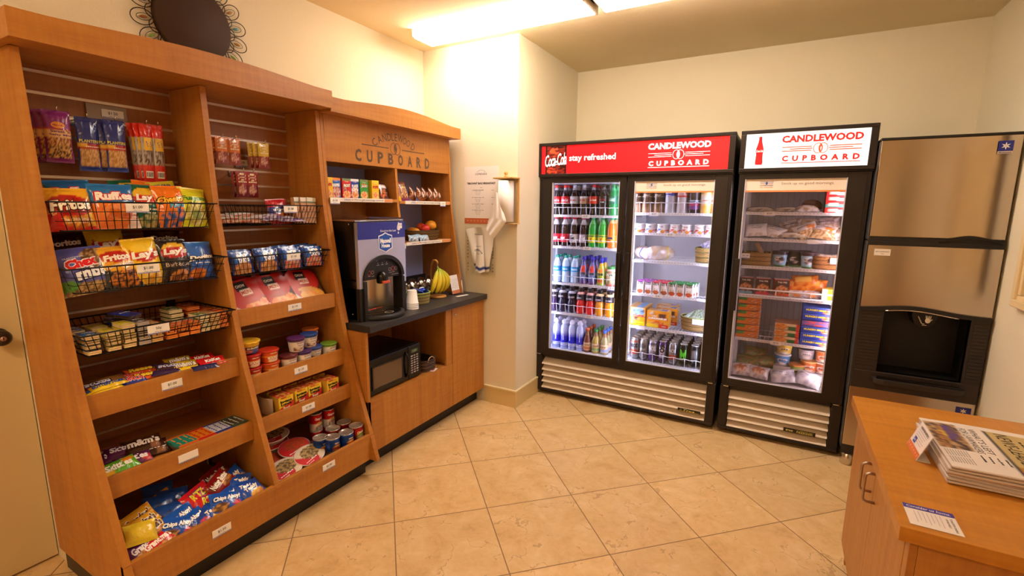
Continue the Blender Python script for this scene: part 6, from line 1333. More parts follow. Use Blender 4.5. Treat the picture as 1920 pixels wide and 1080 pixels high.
def bottle(key, name, lab, cat, x, y, z, group, rz=0):
    me = MC[key]
    if key not in protos:
        t = thing(name, lab, cat, (x, y, z), group); link('bottle_body', me[0], t)
        if me[1]: link('label', me[1], t)
        link('cap', me[2], t); protos[key] = t
    else:
        t = copy_tree(protos[key]); t.location = (x, y, z); tag(t, lab, cat, group)
    t.rotation_euler = (0, 0, rz); return t
def lp(c, *l): return paint(c, *l)
bottle_proto('coke', .036, .232, liquid('1c0a06', '9a9494', .90), (.38, .62, lp('c8141c', ('r', 0, 0, 1, .05, 'f0e8e0')), 1.0), 'd8241c', 'coke', [('Coca-Cola', .5, .055, .022, 'faf4f0', .02, .4)])
bottle_proto('diet', .036, .232, liquid('1c0c08', '9a9494', .90), (.38, .62, lp('b8b4b2'), 1.0), 'c8c8d0', 'coke', [('Diet Coke', .5, .055, .022, 'b81c24', .02, .4)])
bottle_proto('caff', .036, .232, liquid('1c0c08', '9a9494', .90), (.38, .62, lp('a88a68', ('r', 0, .8, 1, 1, 'c8c0b8')), 1.0), 'c8c8d0', 'coke', [('Diet Coke', .5, .055, .022, 'a81c24', .02, .4)])
bottle_proto('orangecola', .036, .232, liquid('1c0c08', '9a9494', .90), (.38, .62, lp('c8321c', ('n', .5, .5, .12, .3, 'd8582c', 'b8281c', 9)), 1.0), 'c81c24', 'coke', [('Cherry', .5, .05, .02, 'f0d8c0', .02, .3)])
bottle_proto('zero', .036, .232, liquid('1c0c08', '6a6462', .90), (.38, .62, lp('1a1210'), 1.0), '2a2222', 'coke', [('Coca-Cola', .52, .05, .018, 'b82024', .02, .4), ('zero', .44, .03, .012, 'e8e0dc', .02)])
bottle_proto('sprite', .036, .232, liquid('1f8a44', '4aa868', .86), (.38, .62, lp('2a6a50', ('m', .4, .2, .6, .8, '3a8a5a', '8ac89a', 8)), 1.0), '4a9a5a', 'coke', [('Sprite', .5, .05, .022, 'e8f0e8', .04, .2)])
bottle_proto('pepper', .036, .232, liquid('28100c', 'b8b2b4', .78), (.14, .42, lp('c41c30', ('r', 0, .42, 1, .56, 'a81428')), 1.012), 'c8142c', 'soda', [('Dr Pepper', .27, .055, .03, 'f4e8e8', .04, .2, .2)])
bottle_proto('dpepper', .036, .232, liquid('28100c', 'b8b2b4', .78), (.14, .42, lp('cfc6c4', ('m', .38, .1, .62, .9, 'd8d0d0', '7a6a6a', 12)), 1.012), 'c8142c', 'soda', [('Dr Pepper', .27, .055, .03, '3a1c20', .04, .2, .2)])
bottle_proto('dpepper2', .036, .232, liquid('28100c', 'a8a2a4', .78), (.14, .42, lp('8a7a80', ('m', .38, .1, .62, .9, '9a8a90', 'd8c8cc', 12)), 1.012), 'c8142c', 'soda', [('Dr Pepper', .27, .055, .03, 'e8e0e0', .04, .2, .2)])
bottle_proto('dew', .036, .232, liquid('2a9a2c', '5ab05a', .84), (.16, .42, lp('d8d020', ('r', 0, .8, 1, .92, '2a8a4a')), 1.012), '2a8a5a', 'soda', [('SQUIRT', .37, .05, .012, '1c6a34', .05), ('X', .26, .03, .03, 'c83a24', .06, .2)])
bottle_proto('fanta', .036, .232, liquid('e0701c', 'f0a870', .88), (.16, .42, lp('e87a20', ('n', .5, .3, .12, .3, 'f0a040', 'e05a14', 8)), 1.012), '3a9a6a', 'soda', [('Fanta', .34, .055, .022, '1c2a5a', .06, .1)])
bottle_proto('water', .033, .215, liquid('a8bcd4', 'c4d2e4', .90), (.42, .60, lp('1c8ac8', ('m', .3, .2, .7, .8, '1c7ac0', '48b0dc', 8), ('r', 0, .9, 1, 1, '1c4a98')), .99), '1f9a80', 'water', [('DASANI', .5, .05, .012, 'e8f4fa', .04)])
bottle_proto('fuze', .033, .215, lp('5a5a94', ('n', .52, .60, .12, .18, 'c8342c', 'e0583a', 6), ('r', 0, .0, 1, .14, '6a3060'), ('r', 0, .92, 1, 1, '3a2a80'), ('r', 0, .3, 1, .48, '7484a8')), (.34, .44, lp('8a90ac'), 1.0), '3a2ca8', 'tea', [('FUZE', .39, .05, .018, '201a20', .08)])
bottle_proto('fuzeg', .033, .21, lp('9ab044', ('n', .52, .60, .14, .12, 'e07a2c', 'e8b83a', 6), ('n', .5, .2, .12, .1, 'c8442c', 'd8682c', 6), ('r', 0, .92, 1, 1, '2a2ca8'), ('r', 0, .74, 1, .9, 'd8a82c')), (.36, .46, lp('a0b450'), 1.0), '2a34b8', 'tea', [('FUZE', .41, .05, .018, '201a20', .08)])
bottle_proto('v8', .036, .15, lp('d8c8b0', ('n', .5, .45, .16, .24, 'd8b89a', '7a8a4a', 9), ('n', .5, .75, .3, .12, 'b8806a', '6a8a4a', 8), ('r', 0, .0, 1, .12, 'b84a3a')), (.52, .66, lp('e0d4c0'), 1.0), '3a7a3c', 'jug', [('V8', .58, .03, .018, '2a4a20', .06)])
for k_, c_, t_2 in (('spg', '3a2450', 'c8c0d0'), ('spd', '201a34', 'b8b4c4'), ('spr', 'd02018', 'e8a8a0'), ('spo', 'e0901c', 'e8c890')):
    bottle_proto(k_, .037, .202, liquid(c_, t_2, .80), (.56, .78, lp('28222a', ('r', 0, .55, 1, .62, 'c8c0c8'), ('n', .5, .3, .12, .2, 'a8a0a8', '4a4048', 9)), 1.0), '241c1c', 'sport', [('POWERADE', .64, .05, .010, 'e8e4e8', .04)])
bottle_proto('smart', .032, .245, lp('8894d0', ('r', 0, .0, 1, .2, 'aab4dc'), ('r', 0, .22, 1, .60, '2028c0'), ('r', 0, .60, 1, .70, '4a58c8'), ('r', 0, .66, 1, 1, 'b4bce0')), (.12, .22, lp('c4cae6', ('m', .36, .1, .64, .9, 'd0d4ec', '8a90b8', 16)), 1.0), 'd8d8ec', 'tall', [('smartwater', .45, .07, .012, 'f0f2fc', .03, 0, 1.57)])
for k_, c_, cp_ in (('teao', '6a2c14', 'd8642c'), ('teag', 'a88a3a', '3a8a44'), ('teab', '9a8a5c', '3a62b8')):
    bottle_proto(k_, .031, .195, liquid(c_, '8a5a34', .78), (.10, .42, lp('d8b890', ('n', .5, .6, .12, .2, 'd8a060', '8a7a44', 8), ('r', 0, .1, 1, .35, {'teao': 'b85a2c', 'teag': '7aa04a', 'teab': '8a9ac8'}[k_])), 1.0), cp_, 'tea', [('Honest', .33, .045, .014, '5a2c14', .03)])
for k_, c_ in (('frap', 'b88a68'), ('frap2', '9a7454')):
    bottle_proto(k_, .033, .19, lp(c_, ('r', 0, .62, 1, .9, '5a4a3c'), ('n', .52, .34, .11, .2, 'c8a080', '6a4a34', 8), ('r', 0, .52, 1, .6, '4a3428')), (.60, .76, lp('4a2a1c', ('r', 0, .0, 1, .12, 'e8d8c0')), 1.0), 'd8ccc0', 'jug', [('Frappe', .67, .045, .014, 'f0e0c8', .03)])
bottle_proto('milkb', .036, .20, lp('c8c8d4', ('n', .52, .3, .14, .2, 'd8d8e0', 'a8a8b8', 6)), (.60, .80, lp('2434a0', ('r', 0, .0, 1, .3, '4a5ac0')), 1.0), 'e0dcd8', 'jug', [('Muscle', .70, .05, .016, 'f0f0fa', .04), ('MILK', .62, .04, .010, 'f0f0fa', .03)])
bottle_proto('milkr', .036, .20, lp('c8c0c4', ('n', .52, .3, .14, .2, 'd8d4d8', 'b09a9a', 6)), (.56, .80, lp('c82c24', ('r', 0, .3, 1, .42, 'e8c8c0')), 1.0), 'e0dcd8', 'jug', [('Nesquik', .70, .05, .016, 'faf0e8', .04)])
bottle_proto('grape', .035, .20, lp('2c2028', ('r', 0, .66, 1, 1, '4a4048')), (.14, .46, lp('7a3a8a', ('r', 0, .5, 1, .62, 'c83a5a'), ('r', 0, .76, 1, 1, '9ab0c8')), 1.0), '3a3038', 'jug', [("Welch's", .40, .05, .014, '3a2c6a', .03)])
bottle_proto('ojug', .037, .20, lp('e0b060', ('n', .52, .2, .16, .16, 'e89a2c', 'e8c880', 6), ('r', 0, .5, 1, .74, 'e8dcd0')), (.74, .84, lp('e0742c'), .99), 'e0d8d4', 'jug', [('Simply', .45, .045, .016, 'c8642c', .03), ('ORANGE', .78, .04, .010, 'f4e8d8', .03)])
DEP = ['front row', 'second row', 'third row']
def rowof(specs, y0, z, dy, shelf, group, name='drink_bottle'):
    for i, (key, x, n, d_) in enumerate(specs):
        for k_ in range(n):
            bottle(key, name, f'{d_}, {ORD[i]} from the left, {DEP[k_]}, {shelf}', 'bottle', x+k_*.001, y0+k_*dy, z+.001, group, random.uniform(-.35, .25))
XS = [-1.585, -1.508, -1.430, -1.352, -1.275, -1.198, -1.121]
rowof([('coke', XS[0], 3, 'red-labelled cola'), ('coke', XS[1], 3, 'red-labelled cola'), ('diet', XS[2], 3, 'silver-labelled cola'), ('caff', XS[3], 3, 'tan-labelled cola'), ('orangecola', XS[4], 3, 'orange-labelled cola'), ('zero', XS[5], 2, 'black-labelled cola'), ('sprite', XS[6], 2, 'green lemon soda')], 3.535, ZL[0], .080, 'top left cooler shelf', 'bottles on the top left cooler shelf')
rowof([('pepper', XS[0]+.005, 3, 'red-labelled dark soda'), ('pepper', XS[1]+.005, 3, 'red-labelled dark soda'), ('dpepper', XS[2]+.005, 3, 'white-labelled dark soda'), ('dpepper2', XS[3]+.005, 3, 'grey-labelled dark soda'), ('dew', XS[4]+.003, 2, 'green soda, yellow label'), ('dew', XS[5]+.003, 2, 'green soda, yellow label'), ('fanta', XS[6], 2, 'orange soda')], 3.535, ZL[1], .080, 'second left shelf', 'bottles on the second left cooler shelf')
rowof([('water', -1.560, 3, 'teal-capped water bottle'), ('water', -1.484, 2, 'teal-capped water bottle'), ('water', -1.409, 2, 'teal-capped water bottle'), ('fuze', -1.334, 3, 'purple-capped iced tea'), ('fuze', -1.262, 3, 'purple-capped iced tea'), ('fuzeg', -1.190, 2, 'green blue-capped iced tea'), ('v8', -1.112, 2, 'short vegetable juice bottle')], 3.53, ZL[2], .076, 'third left shelf', 'bottles on the third left cooler shelf')
rowof([('spg', XS[0], 2, 'purple sports drink'), ('spd', XS[1], 2, 'dark sports drink'), ('spd', XS[2]+.003, 2, 'dark sports drink'), ('spr', XS[3]+.003, 2, 'red sports drink'), ('spr', XS[4]+.003, 2, 'red sports drink'), ('spo', XS[5]+.005, 2, 'orange sports drink'), ('spo', XS[6]+.005, 2, 'orange sports drink')], 3.535, ZL[3], .082, 'fourth left shelf', 'sports drinks on the fourth left cooler shelf')
rowof([('smart', -1.553, 2, 'white-capped blue water bottle'), ('smart', -1.482, 2, 'white-capped blue water bottle'), ('smart', -1.414, 2, 'white-capped blue water bottle'), ('smart', -1.346, 2, 'white-capped blue water bottle'), ('teao', -1.283, 3, 'orange-capped tea'), ('teag', -1.212, 3, 'green-capped tea'), ('teab', -1.140, 3, 'blue-capped tea')], 3.53, .372, .072, 'left cooler floor', 'bottles on the left cooler floor')
rowof([('frap', -.945, 2, 'tan coffee drink'), ('frap', -.868, 2, 'tan coffee drink'), ('frap2', -.786, 2, 'brown coffee drink'), ('milkb', -.705, 2, 'blue-labelled milk drink'), ('milkr', -.627, 2, 'red-labelled milk drink'), ('grape', -.548, 2, 'dark juice, purple label'), ('ojug', -.470, 2, 'orange juice'), ('ojug', -.402, 1, 'orange juice')], 3.53, ZR[0], .080, 'top right shelf', 'bottles on the top right cooler shelf')
# yogurt cups
def yog(c, kc):
    return paint('e6e2e2', ('d', 1, -.9, .32, 'e6e2e2'), ('m', .36, .0, .52, .55, c, 'e6e2e2', 3), ('d', 0, 0, 1, c), ('n', .56, .22, .07, .2, kc, 'd8a040', 10), ('m', .0, 0, .36, .4, kc, 'd8d0d8', 6), ('m', .62, 0, 1, .4, kc, 'd8d0d8', 6))
for i, (x, c, kc, nm) in enumerate(((-.918, '2a5aa8', 'd8502a', 'blue'), (-.836, '2a64b8', '3a3a8a', 'blue'), (-.752, '2a5aa8', 'e08a3a', 'blue'), (-.664, 'c8302c', 'd84a3a', 'red'), (-.585, 'd03a34', '4a3a8a', 'red'), (-.500, 'c82c34', 'd8843a', 'red'), (-.430, 'd83a34', 'd8a04a', 'red'))):
    for k_ in range(2): cup('yogurt_cup', f'white yogurt cup with {nm} swoosh, {ORD[i]} from the left, {DEP[k_]}', 'yogurt cup', x, 3.525+k_*.076, ZR[1]+.001, .036, .028, .066, yog(c, kc), 'e8e4e4', [('Yoplait' if i < 3 else 'yogurt', .70, .035, .012, ('2a4a98', '2a4a99', '2a4a9a', 'b8302c', 'b8302d', 'b8302e', 'b8302f')[i], .02)], group='yogurt cups on the second right shelf', rz=0)
# bread bags
def loaf(name, label, x, y, z, L, r, rz, c1, c2, band):
    b = B()
    def fn(u, v):
        a = 2*PI*u; s = v*2-1; rr = r*(max(0, 1-abs(s)**3))**.5*(1+.05*math.sin(a*5+v*9)+.05*noise.noise(Vector((u*6, v*6, x))))
        if v > .82: rr = max(rr, r*.12)+r*.10*math.sin(a*4)*(v-.82)*3
        return (s*L/2*(1.0 if v < .82 else 1.25)-(.0 if v < .82 else .25*.64*L/2), rr*math.cos(a), r*.82+rr*.86*math.sin(a))
    b.surf(fn, 30, 30, paint(c1, ('m', 0, 0, 1, 1, c1, c2, 7), ('r', 0, .30, 1, .36, band), ('r', 0, .86, 1, 1, 'e8e4ec')), flip=True)
    o = b.build(name, FILM, loc=(x, y, z)); o.rotation_euler = (0, 0, rz); return tag(o, label, 'bread bag')
loaf('bread_bag', 'bagged loaf with a blue band at the left of the third right shelf', -.885, 3.60, ZR[2]+.002, .24, .055, 2.2, 'c8ac9a', 'd8c4b4', '3a46a0')
loaf('bread_bag', 'clear bag of rolls with a yellow label, right of the other bread', -.77, 3.585, ZR[2]+.002, .22, .062, -2.5, 'dcd0c8', 'd0b49a', 'e0c86a')
wb = weave('woven_basket', 'woven basket with a white card on the third right shelf', .055, .08, .062, .088, .10, 'a8844a', '7a6a3a', loc=(-.455, 3.60, ZR[2]+.002), rim='8a8444', handles=True, n=36, rows=9)
tag_plate(wb, (-.0, -.074, .075), '$1.00', 'S', w=.09, h=.04)
put('cheese_snack', bag_mesh('white_wrap', .10, .06, .03, paint('d8d4e0', ('m', 0, 0, 1, 1, 'e8e6f0', '7a84b8', 5)), [('Cheese', 0, 0, .6, .3, '3a4aa0', .02)], nu=12, nv=8), 'white and blue wrapped snack sticking out of the woven basket', 'wrapped snack', (-.44, 3.60, ZR[2]+.125), 'S', 20, 30, 0)
# juice cartons
def jc(key, c): return box_mesh(key, .050, .098, .032, paint('eee8e4', ('r', 0, .9, 1, 1, c), ('r', .1, .72, .9, .88, '20281c'), ('e', .5, .34, .40, .14, 'e8dccc'), ('n', .5, .20, .46, .16, '8a3a2c' if c != '3a9a54' else 'd8382c', 'c8642c', 9), ('e', .3, .46, .07, .03, '2a2420'), ('e', .7, .46, .07, .03, '2a2420')), [('Minute', 0, .335, .6, .06, 'e8e4dc', .02), ('Maid', 0, .27, .5, .05, 'e8e4dc', .02)], side='e8e4e4', topf=paint(c))
jcs = {'p': jc('jc_p', 'a04aa0'), 'r': jc('jc_r', 'd8405a'), 'g': jc('jc_g', '3a9a54')}; jn = {'p': 'purple', 'r': 'pink', 'g': 'green'}
for i, (k_, x) in enumerate((('p', -.872), ('p', -.814), ('r', -.757), ('r', -.700), ('g', -.645), ('g', -.590), ('g', -.530))):
    for r_ in range(3): put('juice_carton', jcs[k_], f'small juice carton with {jn[k_]} top, {ORD[i]} from the left, {DEP[r_]}', 'juice carton', (x+.012*r_, 3.495+.045*r_, ZR[3]+.050), 'S', 0, 0, -6, 'juice cartons on the fourth right shelf')
for i, x in enumerate((-.757, -.700, -.645)):
    tag(B().tube([(0, 0, .034), (.022, 0, -.040)], .0022, 'f4f0f0').build('drinking_straw', PLAS, loc=(x+.004, 3.475, ZR[3]+.054)), f'white straw taped to the {ORD[i+2]} juice carton from the left', 'straw', 'white straws on the juice cartons')
# lunch kit boxes
lk1 = box_mesh('lunch_box_a', .13, .135, .22, paint('e89a1c', ('r', 0, 0, 1, .22, 'e8c81c'), ('n', .6, .78, .4, .2, '8ab0d0', '4a5a6a', 5), ('n', .5, .36, .25, .10, '4a3020', 'd8a060', 9), ('r', .0, .5, 1, .62, 'd8641c')), [('LUNCHABLES', 0, .06, .9, .09, 'b82c20', .06, .1, 0, 'f4e8d0'), ('Lunchables', .1, -.40, .6, .05, 'c8502a', .02)], side='e8a42c', topf=paint('eaa43a', ('r', .5, 0, .85, 1, '7aa8cc'), ('r', .0, 0, .12, 1, 'f0c88a')), toptexts=[('Lunchables', -.2, 0, .5, .12, 'c8a04a', .02)], mt=FILM)
lk2 = box_mesh('lunch_box_b', .155, .125, .10, paint('ec9a20', ('r', 0, 0, 1, .2, 'ecc81c'), ('n', .3, .8, .2, .15, 'd8d0c0', 'd8882c', 7), ('r', .55, .58, .88, .86, '5a3430'), ('n', .5, .28, .4, .1, 'd8b060', 'e0601c', 7), ('r', .58, .0, 1, .2, 'd8301c')), [('LUNCHABLES', 0, .05, .86, .12, 'faf0e0', .07, .1, 0, 'b82c20'), ('4 PACK', .3, -.40, .2, .07, 'f4e8d8', .03)], side='e8a82c', topf=paint('e8a03a', ('r', .6, .2, .9, .8, '5a3430')), mt=FILM)
for i, (me, x, y, z, nm) in enumerate(((lk1, -.895, 3.61, 0, 'yellow and orange lunch kit box with a blue stripe, leftmost'), (lk2, -.737, 3.545, 0, 'yellow lunch kit box with white lettering in front'), (lk2, -.70, 3.68, .012, 'yellow lunch kit box behind the white-lettered one'), (lk2, -.72, 3.80, .01, 'yellow lunch kit box at the back of the fifth shelf'))):
    put('lunch_kit_box', me, nm, 'food box', (x, y, ZR[4]+.002+(.0675 if me is lk1 else .0625)), 'S', 0, 0, 0, 'lunch kit boxes on the fifth right shelf')
wb = weave('woven_basket', 'round woven basket of wrapped sticks with a white card, fifth right shelf', .085, .075, .098, .085, .095, 'a8844a', '8a6a3c', loc=(-.492, 3.60, ZR[4]+.002), rim='a8b86a', n=44, rows=10)
tag_plate(wb, (.035, -.090, .072), '', 'S', w=.085, h=.04)
wst = bag_mesh('cheese_stick', .022, .13, .016, paint('c8d4b8', ('m', 0, 0, 1, 1, 'dce0d0', '7a9a6a', 6)), [('String', 0, 0, .16, None, '3a7a3a', .02, 0, 1.57)] if 0 else (), nu=6, nv=10)
for i in range(8): put('cheese_stick', wst, f'wrapped cheese stick, {ORD[i]} of the bundle in the round basket', 'cheese stick', (-.545+i*.016, 3.60+.012*(i % 3), ZR[4]+.10+.006*(i % 2)), 'S', 60, -40+9*i, 0, 'wrapped cheese sticks in the round basket')
# energy drink cans
cn = {'nos_o': (paint('9a9694', ('r', 0, .2, 1, .45, 'c8441c'), ('r', 0, .5, 1, .74, '8a8a90'), ('r', 0, .8, 1, .9, 'c8441c')), [('NOS', .62, .06, .035, '24222a', .06)]), 'plain': (paint('8a8684', ('m', .4, .1, .6, .9, '9a9694', '5a5654', 8)), [('Java', .5, .04, .03, 'a8a4a0', .03)]), 'nos_p': (paint('9c98a0', ('r', 0, .0, 1, .34, '5a3a7a'), ('r', 0, .8, 1, .88, '3a3a6a')), [('NOS', .60, .065, .04, 'e8e6ee', .06)]), 'nos_v': (paint('4a2c58', ('r', .40, .25, .60, .82, 'b8b0bc')), [('NOS', .54, .09, .04, '2a2430', .06, 1.57)]),
      'nos_g': (paint('8a8688', ('r', 0, .22, 1, .46, 'b8481c'), ('r', 0, .5, 1, .72, '6a686e')), [('NOS', .62, .055, .03, 'd8d4d8', .06)]), 'mon': (paint('141410'), [('M', .52, .042, .075, '5ae03a', .02), ('MONSTER', .28, .045, .012, 'c8c8c4', .03)]), 'mon2': (paint('1c1c1e', ('m', .42, .2, .58, .8, '2a2a2c', '8a8a8e', 12)), [('M', .52, .042, .075, '7a7a80', .02)])}
cx = [('nos_o', -.900, 'orange and silver'), ('plain', -.832, 'plain silver'), ('nos_p', -.765, 'silver and purple'), ('nos_v', -.692, 'dark purple'), ('nos_g', -.620, 'grey and orange'), ('mon', -.545, 'black with green claw mark'), ('mon2', -.468, 'black and grey'), ('mon', -.400, 'black with green claw mark')]
DE = DEP+['fourth row', 'fifth row']; cproto = {}
for i, (k_, x, nm) in enumerate(cx):
    for r_ in range(5 if i < 7 else 3):
        lab = f'{nm} drink can, {ORD[i]} column, {DE[r_]}, right cooler floor'; loc = (x, 3.53+.068*r_+(.02 if i in (5,) else 0)*0, .392)
        if k_ not in cproto: cproto[k_] = can('drink_can', lab, 'drink can', *loc, .0325, .158, cn[k_][0], cn[k_][1], 'drink cans on the right cooler floor', rz=0, neck=True, ring=False, key='can_'+k_)
        else: t = copy_tree(cproto[k_]); t.location = loc; tag(t, lab, 'drink can', 'drink cans on the right cooler floor')

# ============================================================ freezer contents
GF = None
flat = bag_mesh('frozen_flat', .17, .12, .035, paint('b8a890', ('m', 0, 0, 1, 1, 'c0b09a', '8a7a68', 5), ('r', .1, .2, .9, .4, 'd8ccc0')), [('BURRITO', 0, .1, .5, .14, '8a7a6a', .02)], nu=16, nv=12, seed=61)
fl3 = bag_mesh('frozen_deli', .14, .11, .055, paint('e0dadc', ('m', 0, 0, 1, .45, 'd8b890', '9a7048', 9), ('m', .5, .5, .9, .8, 'e08a3a', 'e8e0e0', 6)), [('TURKEY', -.1, .25, .5, .12, '4a5a8a', .02, 0, .1)], nu=16, nv=14, seed=71, wr=1.8)
fl4 = bag_mesh('frozen_label', .13, .10, .045, paint('ece8ee', ('m', 0, 0, 1, .2, 'c8b8b0', 'e8e0e4', 6), ('r', .2, .3, .85, .85, 'f4f2f4')), [('ICE CREAM', 0, .16, .5, .12, '5a6aa0', .02), ('sandwich', 0, .0, .45, .1, '7a7a9a', .01)], nu=16, nv=14, seed=72, wr=1.4)
flw = bag_mesh('frozen_white', .14, .11, .05, paint('d0c8cc', ('m', 0, 0, 1, 1, 'dcd4d6', 'a89690', 5), ('n', .5, .3, .4, .2, 'b8906a', 'd8c8c0', 7)), [('SANDWICH', -.05, .22, .6, .12, '5a5a7a', .02, 0, -.1)], nu=16, nv=14, seed=62)
for i, (me, x, y, z, ln, ro, lab) in enumerate(((flat, -.14, 3.55, .020, 80, 2, 'flat tan frozen package, first from the left on the top freezer shelf'), (flat, .02, 3.56, .020, 80, -3, 'flat tan frozen package, second from the left on the top freezer shelf'), (flw, .12, 3.54, .024, 74, 5, 'white and pink frozen package beside the brown one on the top freezer shelf'))):
    put('frozen_package', me, lab, 'frozen package', (x, y, ZF[0]+z), 'S', ln, ro, 0)
b = B(); b.lathe([(.056, 0), (.060, .01)]+[(.060*math.cos(q), .014+.052*math.sin(q)) for q in [PI/2*i/8 for i in range(9)]][:-1]+[(.0001, .066)], 26, pf=paint('6a3424', ('m', 0, 0, 1, 1, '74402c', '5a2c1e', 5)))
tag(b.build('frozen_package', FILM, loc=(.148, 3.60, ZF[0]+.022)), 'round brown domed frozen package on the top freezer shelf', 'frozen package'); put('frozen_package', flat, 'thin pale frozen package under the brown dome', 'frozen package', (.15, 3.58, ZF[0]+.012), 'S', 88, 0, 0).scale = (.8, .8, .5)
rb_ = box_mesh('red_freezer_box', .12, .034, .16, paint('d8282c', ('r', .12, .2, .5, .75, 'f0d8d0'), ('r', .5, .1, 1, .6, 'd8c8d0')), [('LEAN', -.2, .0, .3, .35, 'b83a34', .02)], side='c82c2c')
rt_ = box_mesh('teal_freezer_box', .12, .034, .16, paint('d8282c', ('r', .0, .0, 1, .5, '4a9a94'), ('r', .12, .2, .5, .8, 'f0d8d0')), [('LEAN', -.2, .0, .3, .35, 'b83a34', .02)], side='3a8a84')
for i, me in enumerate((rb_, rt_, rb_, rb_, rt_)): put('freezer_box', me, f'red flat box, {["bottom", "second up", "third up", "fourth up", "top"][i]} of the stack on the top freezer shelf', 'frozen food box', (.275, 3.58, ZF[0]+.019+i*.0345), 'S', 0, 0, 0, 'red boxes stacked on the top freezer shelf')
for i, (me, x, z, ln, ro, lab) in enumerate(((fl4, -.150, .055, 40, 5, 'white printed frozen bag at the far left'), (fl4, -.045, .045, 50, -20, 'white frozen bag turned sideways, second from the left'), (flat, .06, .03, 76, 0, 'tan frozen package in the middle'), (fl3, .135, .055, 36, 25, 'pinkish frozen bag right of the middle'), (fl3, .225, .050, 44, -8, 'frozen bag with an orange spot'), (flat, .30, .045, 50, 8, 'brownish frozen bag at the right end'))):
    put('frozen_bag', me, lab+' of the second freezer shelf', 'frozen bag', (x, 3.555+.01*(i % 2), ZF[1]+z), 'S', ln, ro, 0, 'frozen bags on the second freezer shelf')
for i, (me, x, z) in enumerate(((flat, .15, .075), (flw, .25, .09), (flw, .06, .07))): put('frozen_bag', me, f'frozen bag in the rear of the second freezer shelf, {ORD[i]} of three', 'frozen bag', (x, 3.66, ZF[1]+z), 'S', 20, 10*i, 0, 'frozen bags on the second freezer shelf')
wa = weave('woven_basket', 'woven basket with a white card, left on the third freezer shelf', .085, .07, .088, .075, .082, 'a88450', '8a6a3c', loc=(-.135, 3.575, ZF[2]+.002), rim='8a6a3c', handles=True, n=40, rows=9); tag_plate(wa, (-.06, -.088, .062), '$1.50', 'S', w=.05, h=.034)
wc = weave('woven_basket', 'woven basket with a white card, right on the third freezer shelf', .085, .07, .09, .075, .078, 'b07a48', '8a5a34', loc=(.268, 3.575, ZF[2]+.002), rim='8a5a34', handles=True, n=40, rows=9); tag_plate(wc, (.035, -.088, .058), '', 'S', w=.062, h=.036)
put('ice_pop', bag_mesh('tan_bar', .03, .11, .02, paint('b08a70'), nu=8, nv=10), 'tan wrapped bar leaning in the left freezer basket', 'frozen bar', (-.115, 3.57, ZF[2]+.10), 'S', 10, 28, 0)
for i in range(3): put('frozen_pack', flw, f'shiny frozen pack heaped in the right freezer basket, {ORD[i]} of three', 'frozen pack', (.235+i*.035, 3.57, ZF[2]+.078), 'S', 60, 20*i-20, 0, 'frozen packs in the right freezer basket').scale = (.5, .5, .5)
def pint(i, x, y, base, c2, lab): return cup('ice_cream_tub', lab, 'ice cream tub', x, y, ZF[2]+.002, .034, .043, .10, paint(base, ('r', 0, .82, 1, 1, c2), ('n', .5, .5, .12, .22, 'e8e0e0', c2, 5), ('r', 0, 0, 1, .16, '4a7a3c')), c2, [('ICE CREAM'[:3+i*3], .55, .045, .014, '3a2c34', .04)], group='ice cream tubs on the third freezer shelf', rz=0)
pint(0, .003, 3.555, '8ab4dc', '3a2c3c', 'light blue ice cream tub, left of the front three'); pint(1, .088, 3.60, '3a3430', '2c2428', 'dark ice cream tub, middle of the front three'); pint(2, .160, 3.55, 'a8cce8', '4a2c3c', 'light blue ice cream tub, right of the front three')
pint(0, .045, 3.66, '5a4a44', '2c2428', 'ice cream tub behind the left one'); pint(1, .135, 3.68, '4a4440', '2c2428', 'ice cream tub behind the right one')
tp = {k_: box_mesh('bowl_'+k_, .085, .108, .075, paint('4a3028', ('r', 0, .0, 1, .16, c_), ('n', .5, .38, .42, .26, 'd89060', '8a4a2c', 9), ('r', 0, .94, 1, 1, 'c85a4a')), [('TAI PEI', 0, .33, .62, .09, 'e8dcd0', .03)], side='c0483c', top='b8a8a8') for k_, c_ in (('b', '8ac0d8'), ('p', 'd84a5a'), ('o', 'c8582c'))}
for i, (k_, x) in enumerate((('b', -.18), ('p', -.08), ('o', .026))): put('noodle_carton', tp[k_], f'red-edged frozen noodle carton, {ORD[i]} from the left on the rack shelf', 'frozen noodle carton', (x, 3.56, ZF[3]+.058), 'S', 0, 0, (0, 4, 8)[i], 'frozen noodle cartons on the rack shelf')
ora = bag_mesh('orange_frozen', .15, .085, .05, paint('e0842c', ('m', 0, 0, 1, 1, 'e08a34', 'c8601c', 5), ('r', .1, .4, .7, .8, 'e8b050')), [('Jimmy Dean', 0, .1, .6, .2, 'f4e8d0', .03)], nu=16, nv=12, seed=64); wha = bag_mesh('white_frozen2', .13, .06, .04, paint('d8d0d4', ('m', 0, 0, 1, 1, 'e0dadc', '9a88a8', 6), ('n', .5, .3, .3, .3, 'd88a4a', 'c8b0a0', 6)), nu=14, nv=10, seed=65)
for i, (me, x, z, ln, ro, lab) in enumerate(((wha, .115, .025, 40, 2, 'white and lilac frozen pack at the front left of the heap'), (wha, .20, .028, 40, -4, 'white frozen pack at the front of the heap'), (ora, .13, .075, 30, 3, 'orange frozen bag, left one on the heap'), (ora, .205, .085, 30, -4, 'orange frozen bag, right one on the heap'), (ora, .16, .105, 30, 6, 'orange frozen bag on top of the heap'))): put('frozen_pack', me, lab, 'frozen pack', (x, 3.56+.02*(i > 1), ZF[3]+z), 'S', ln, ro, 0, 'packs heaped on the rack shelf')
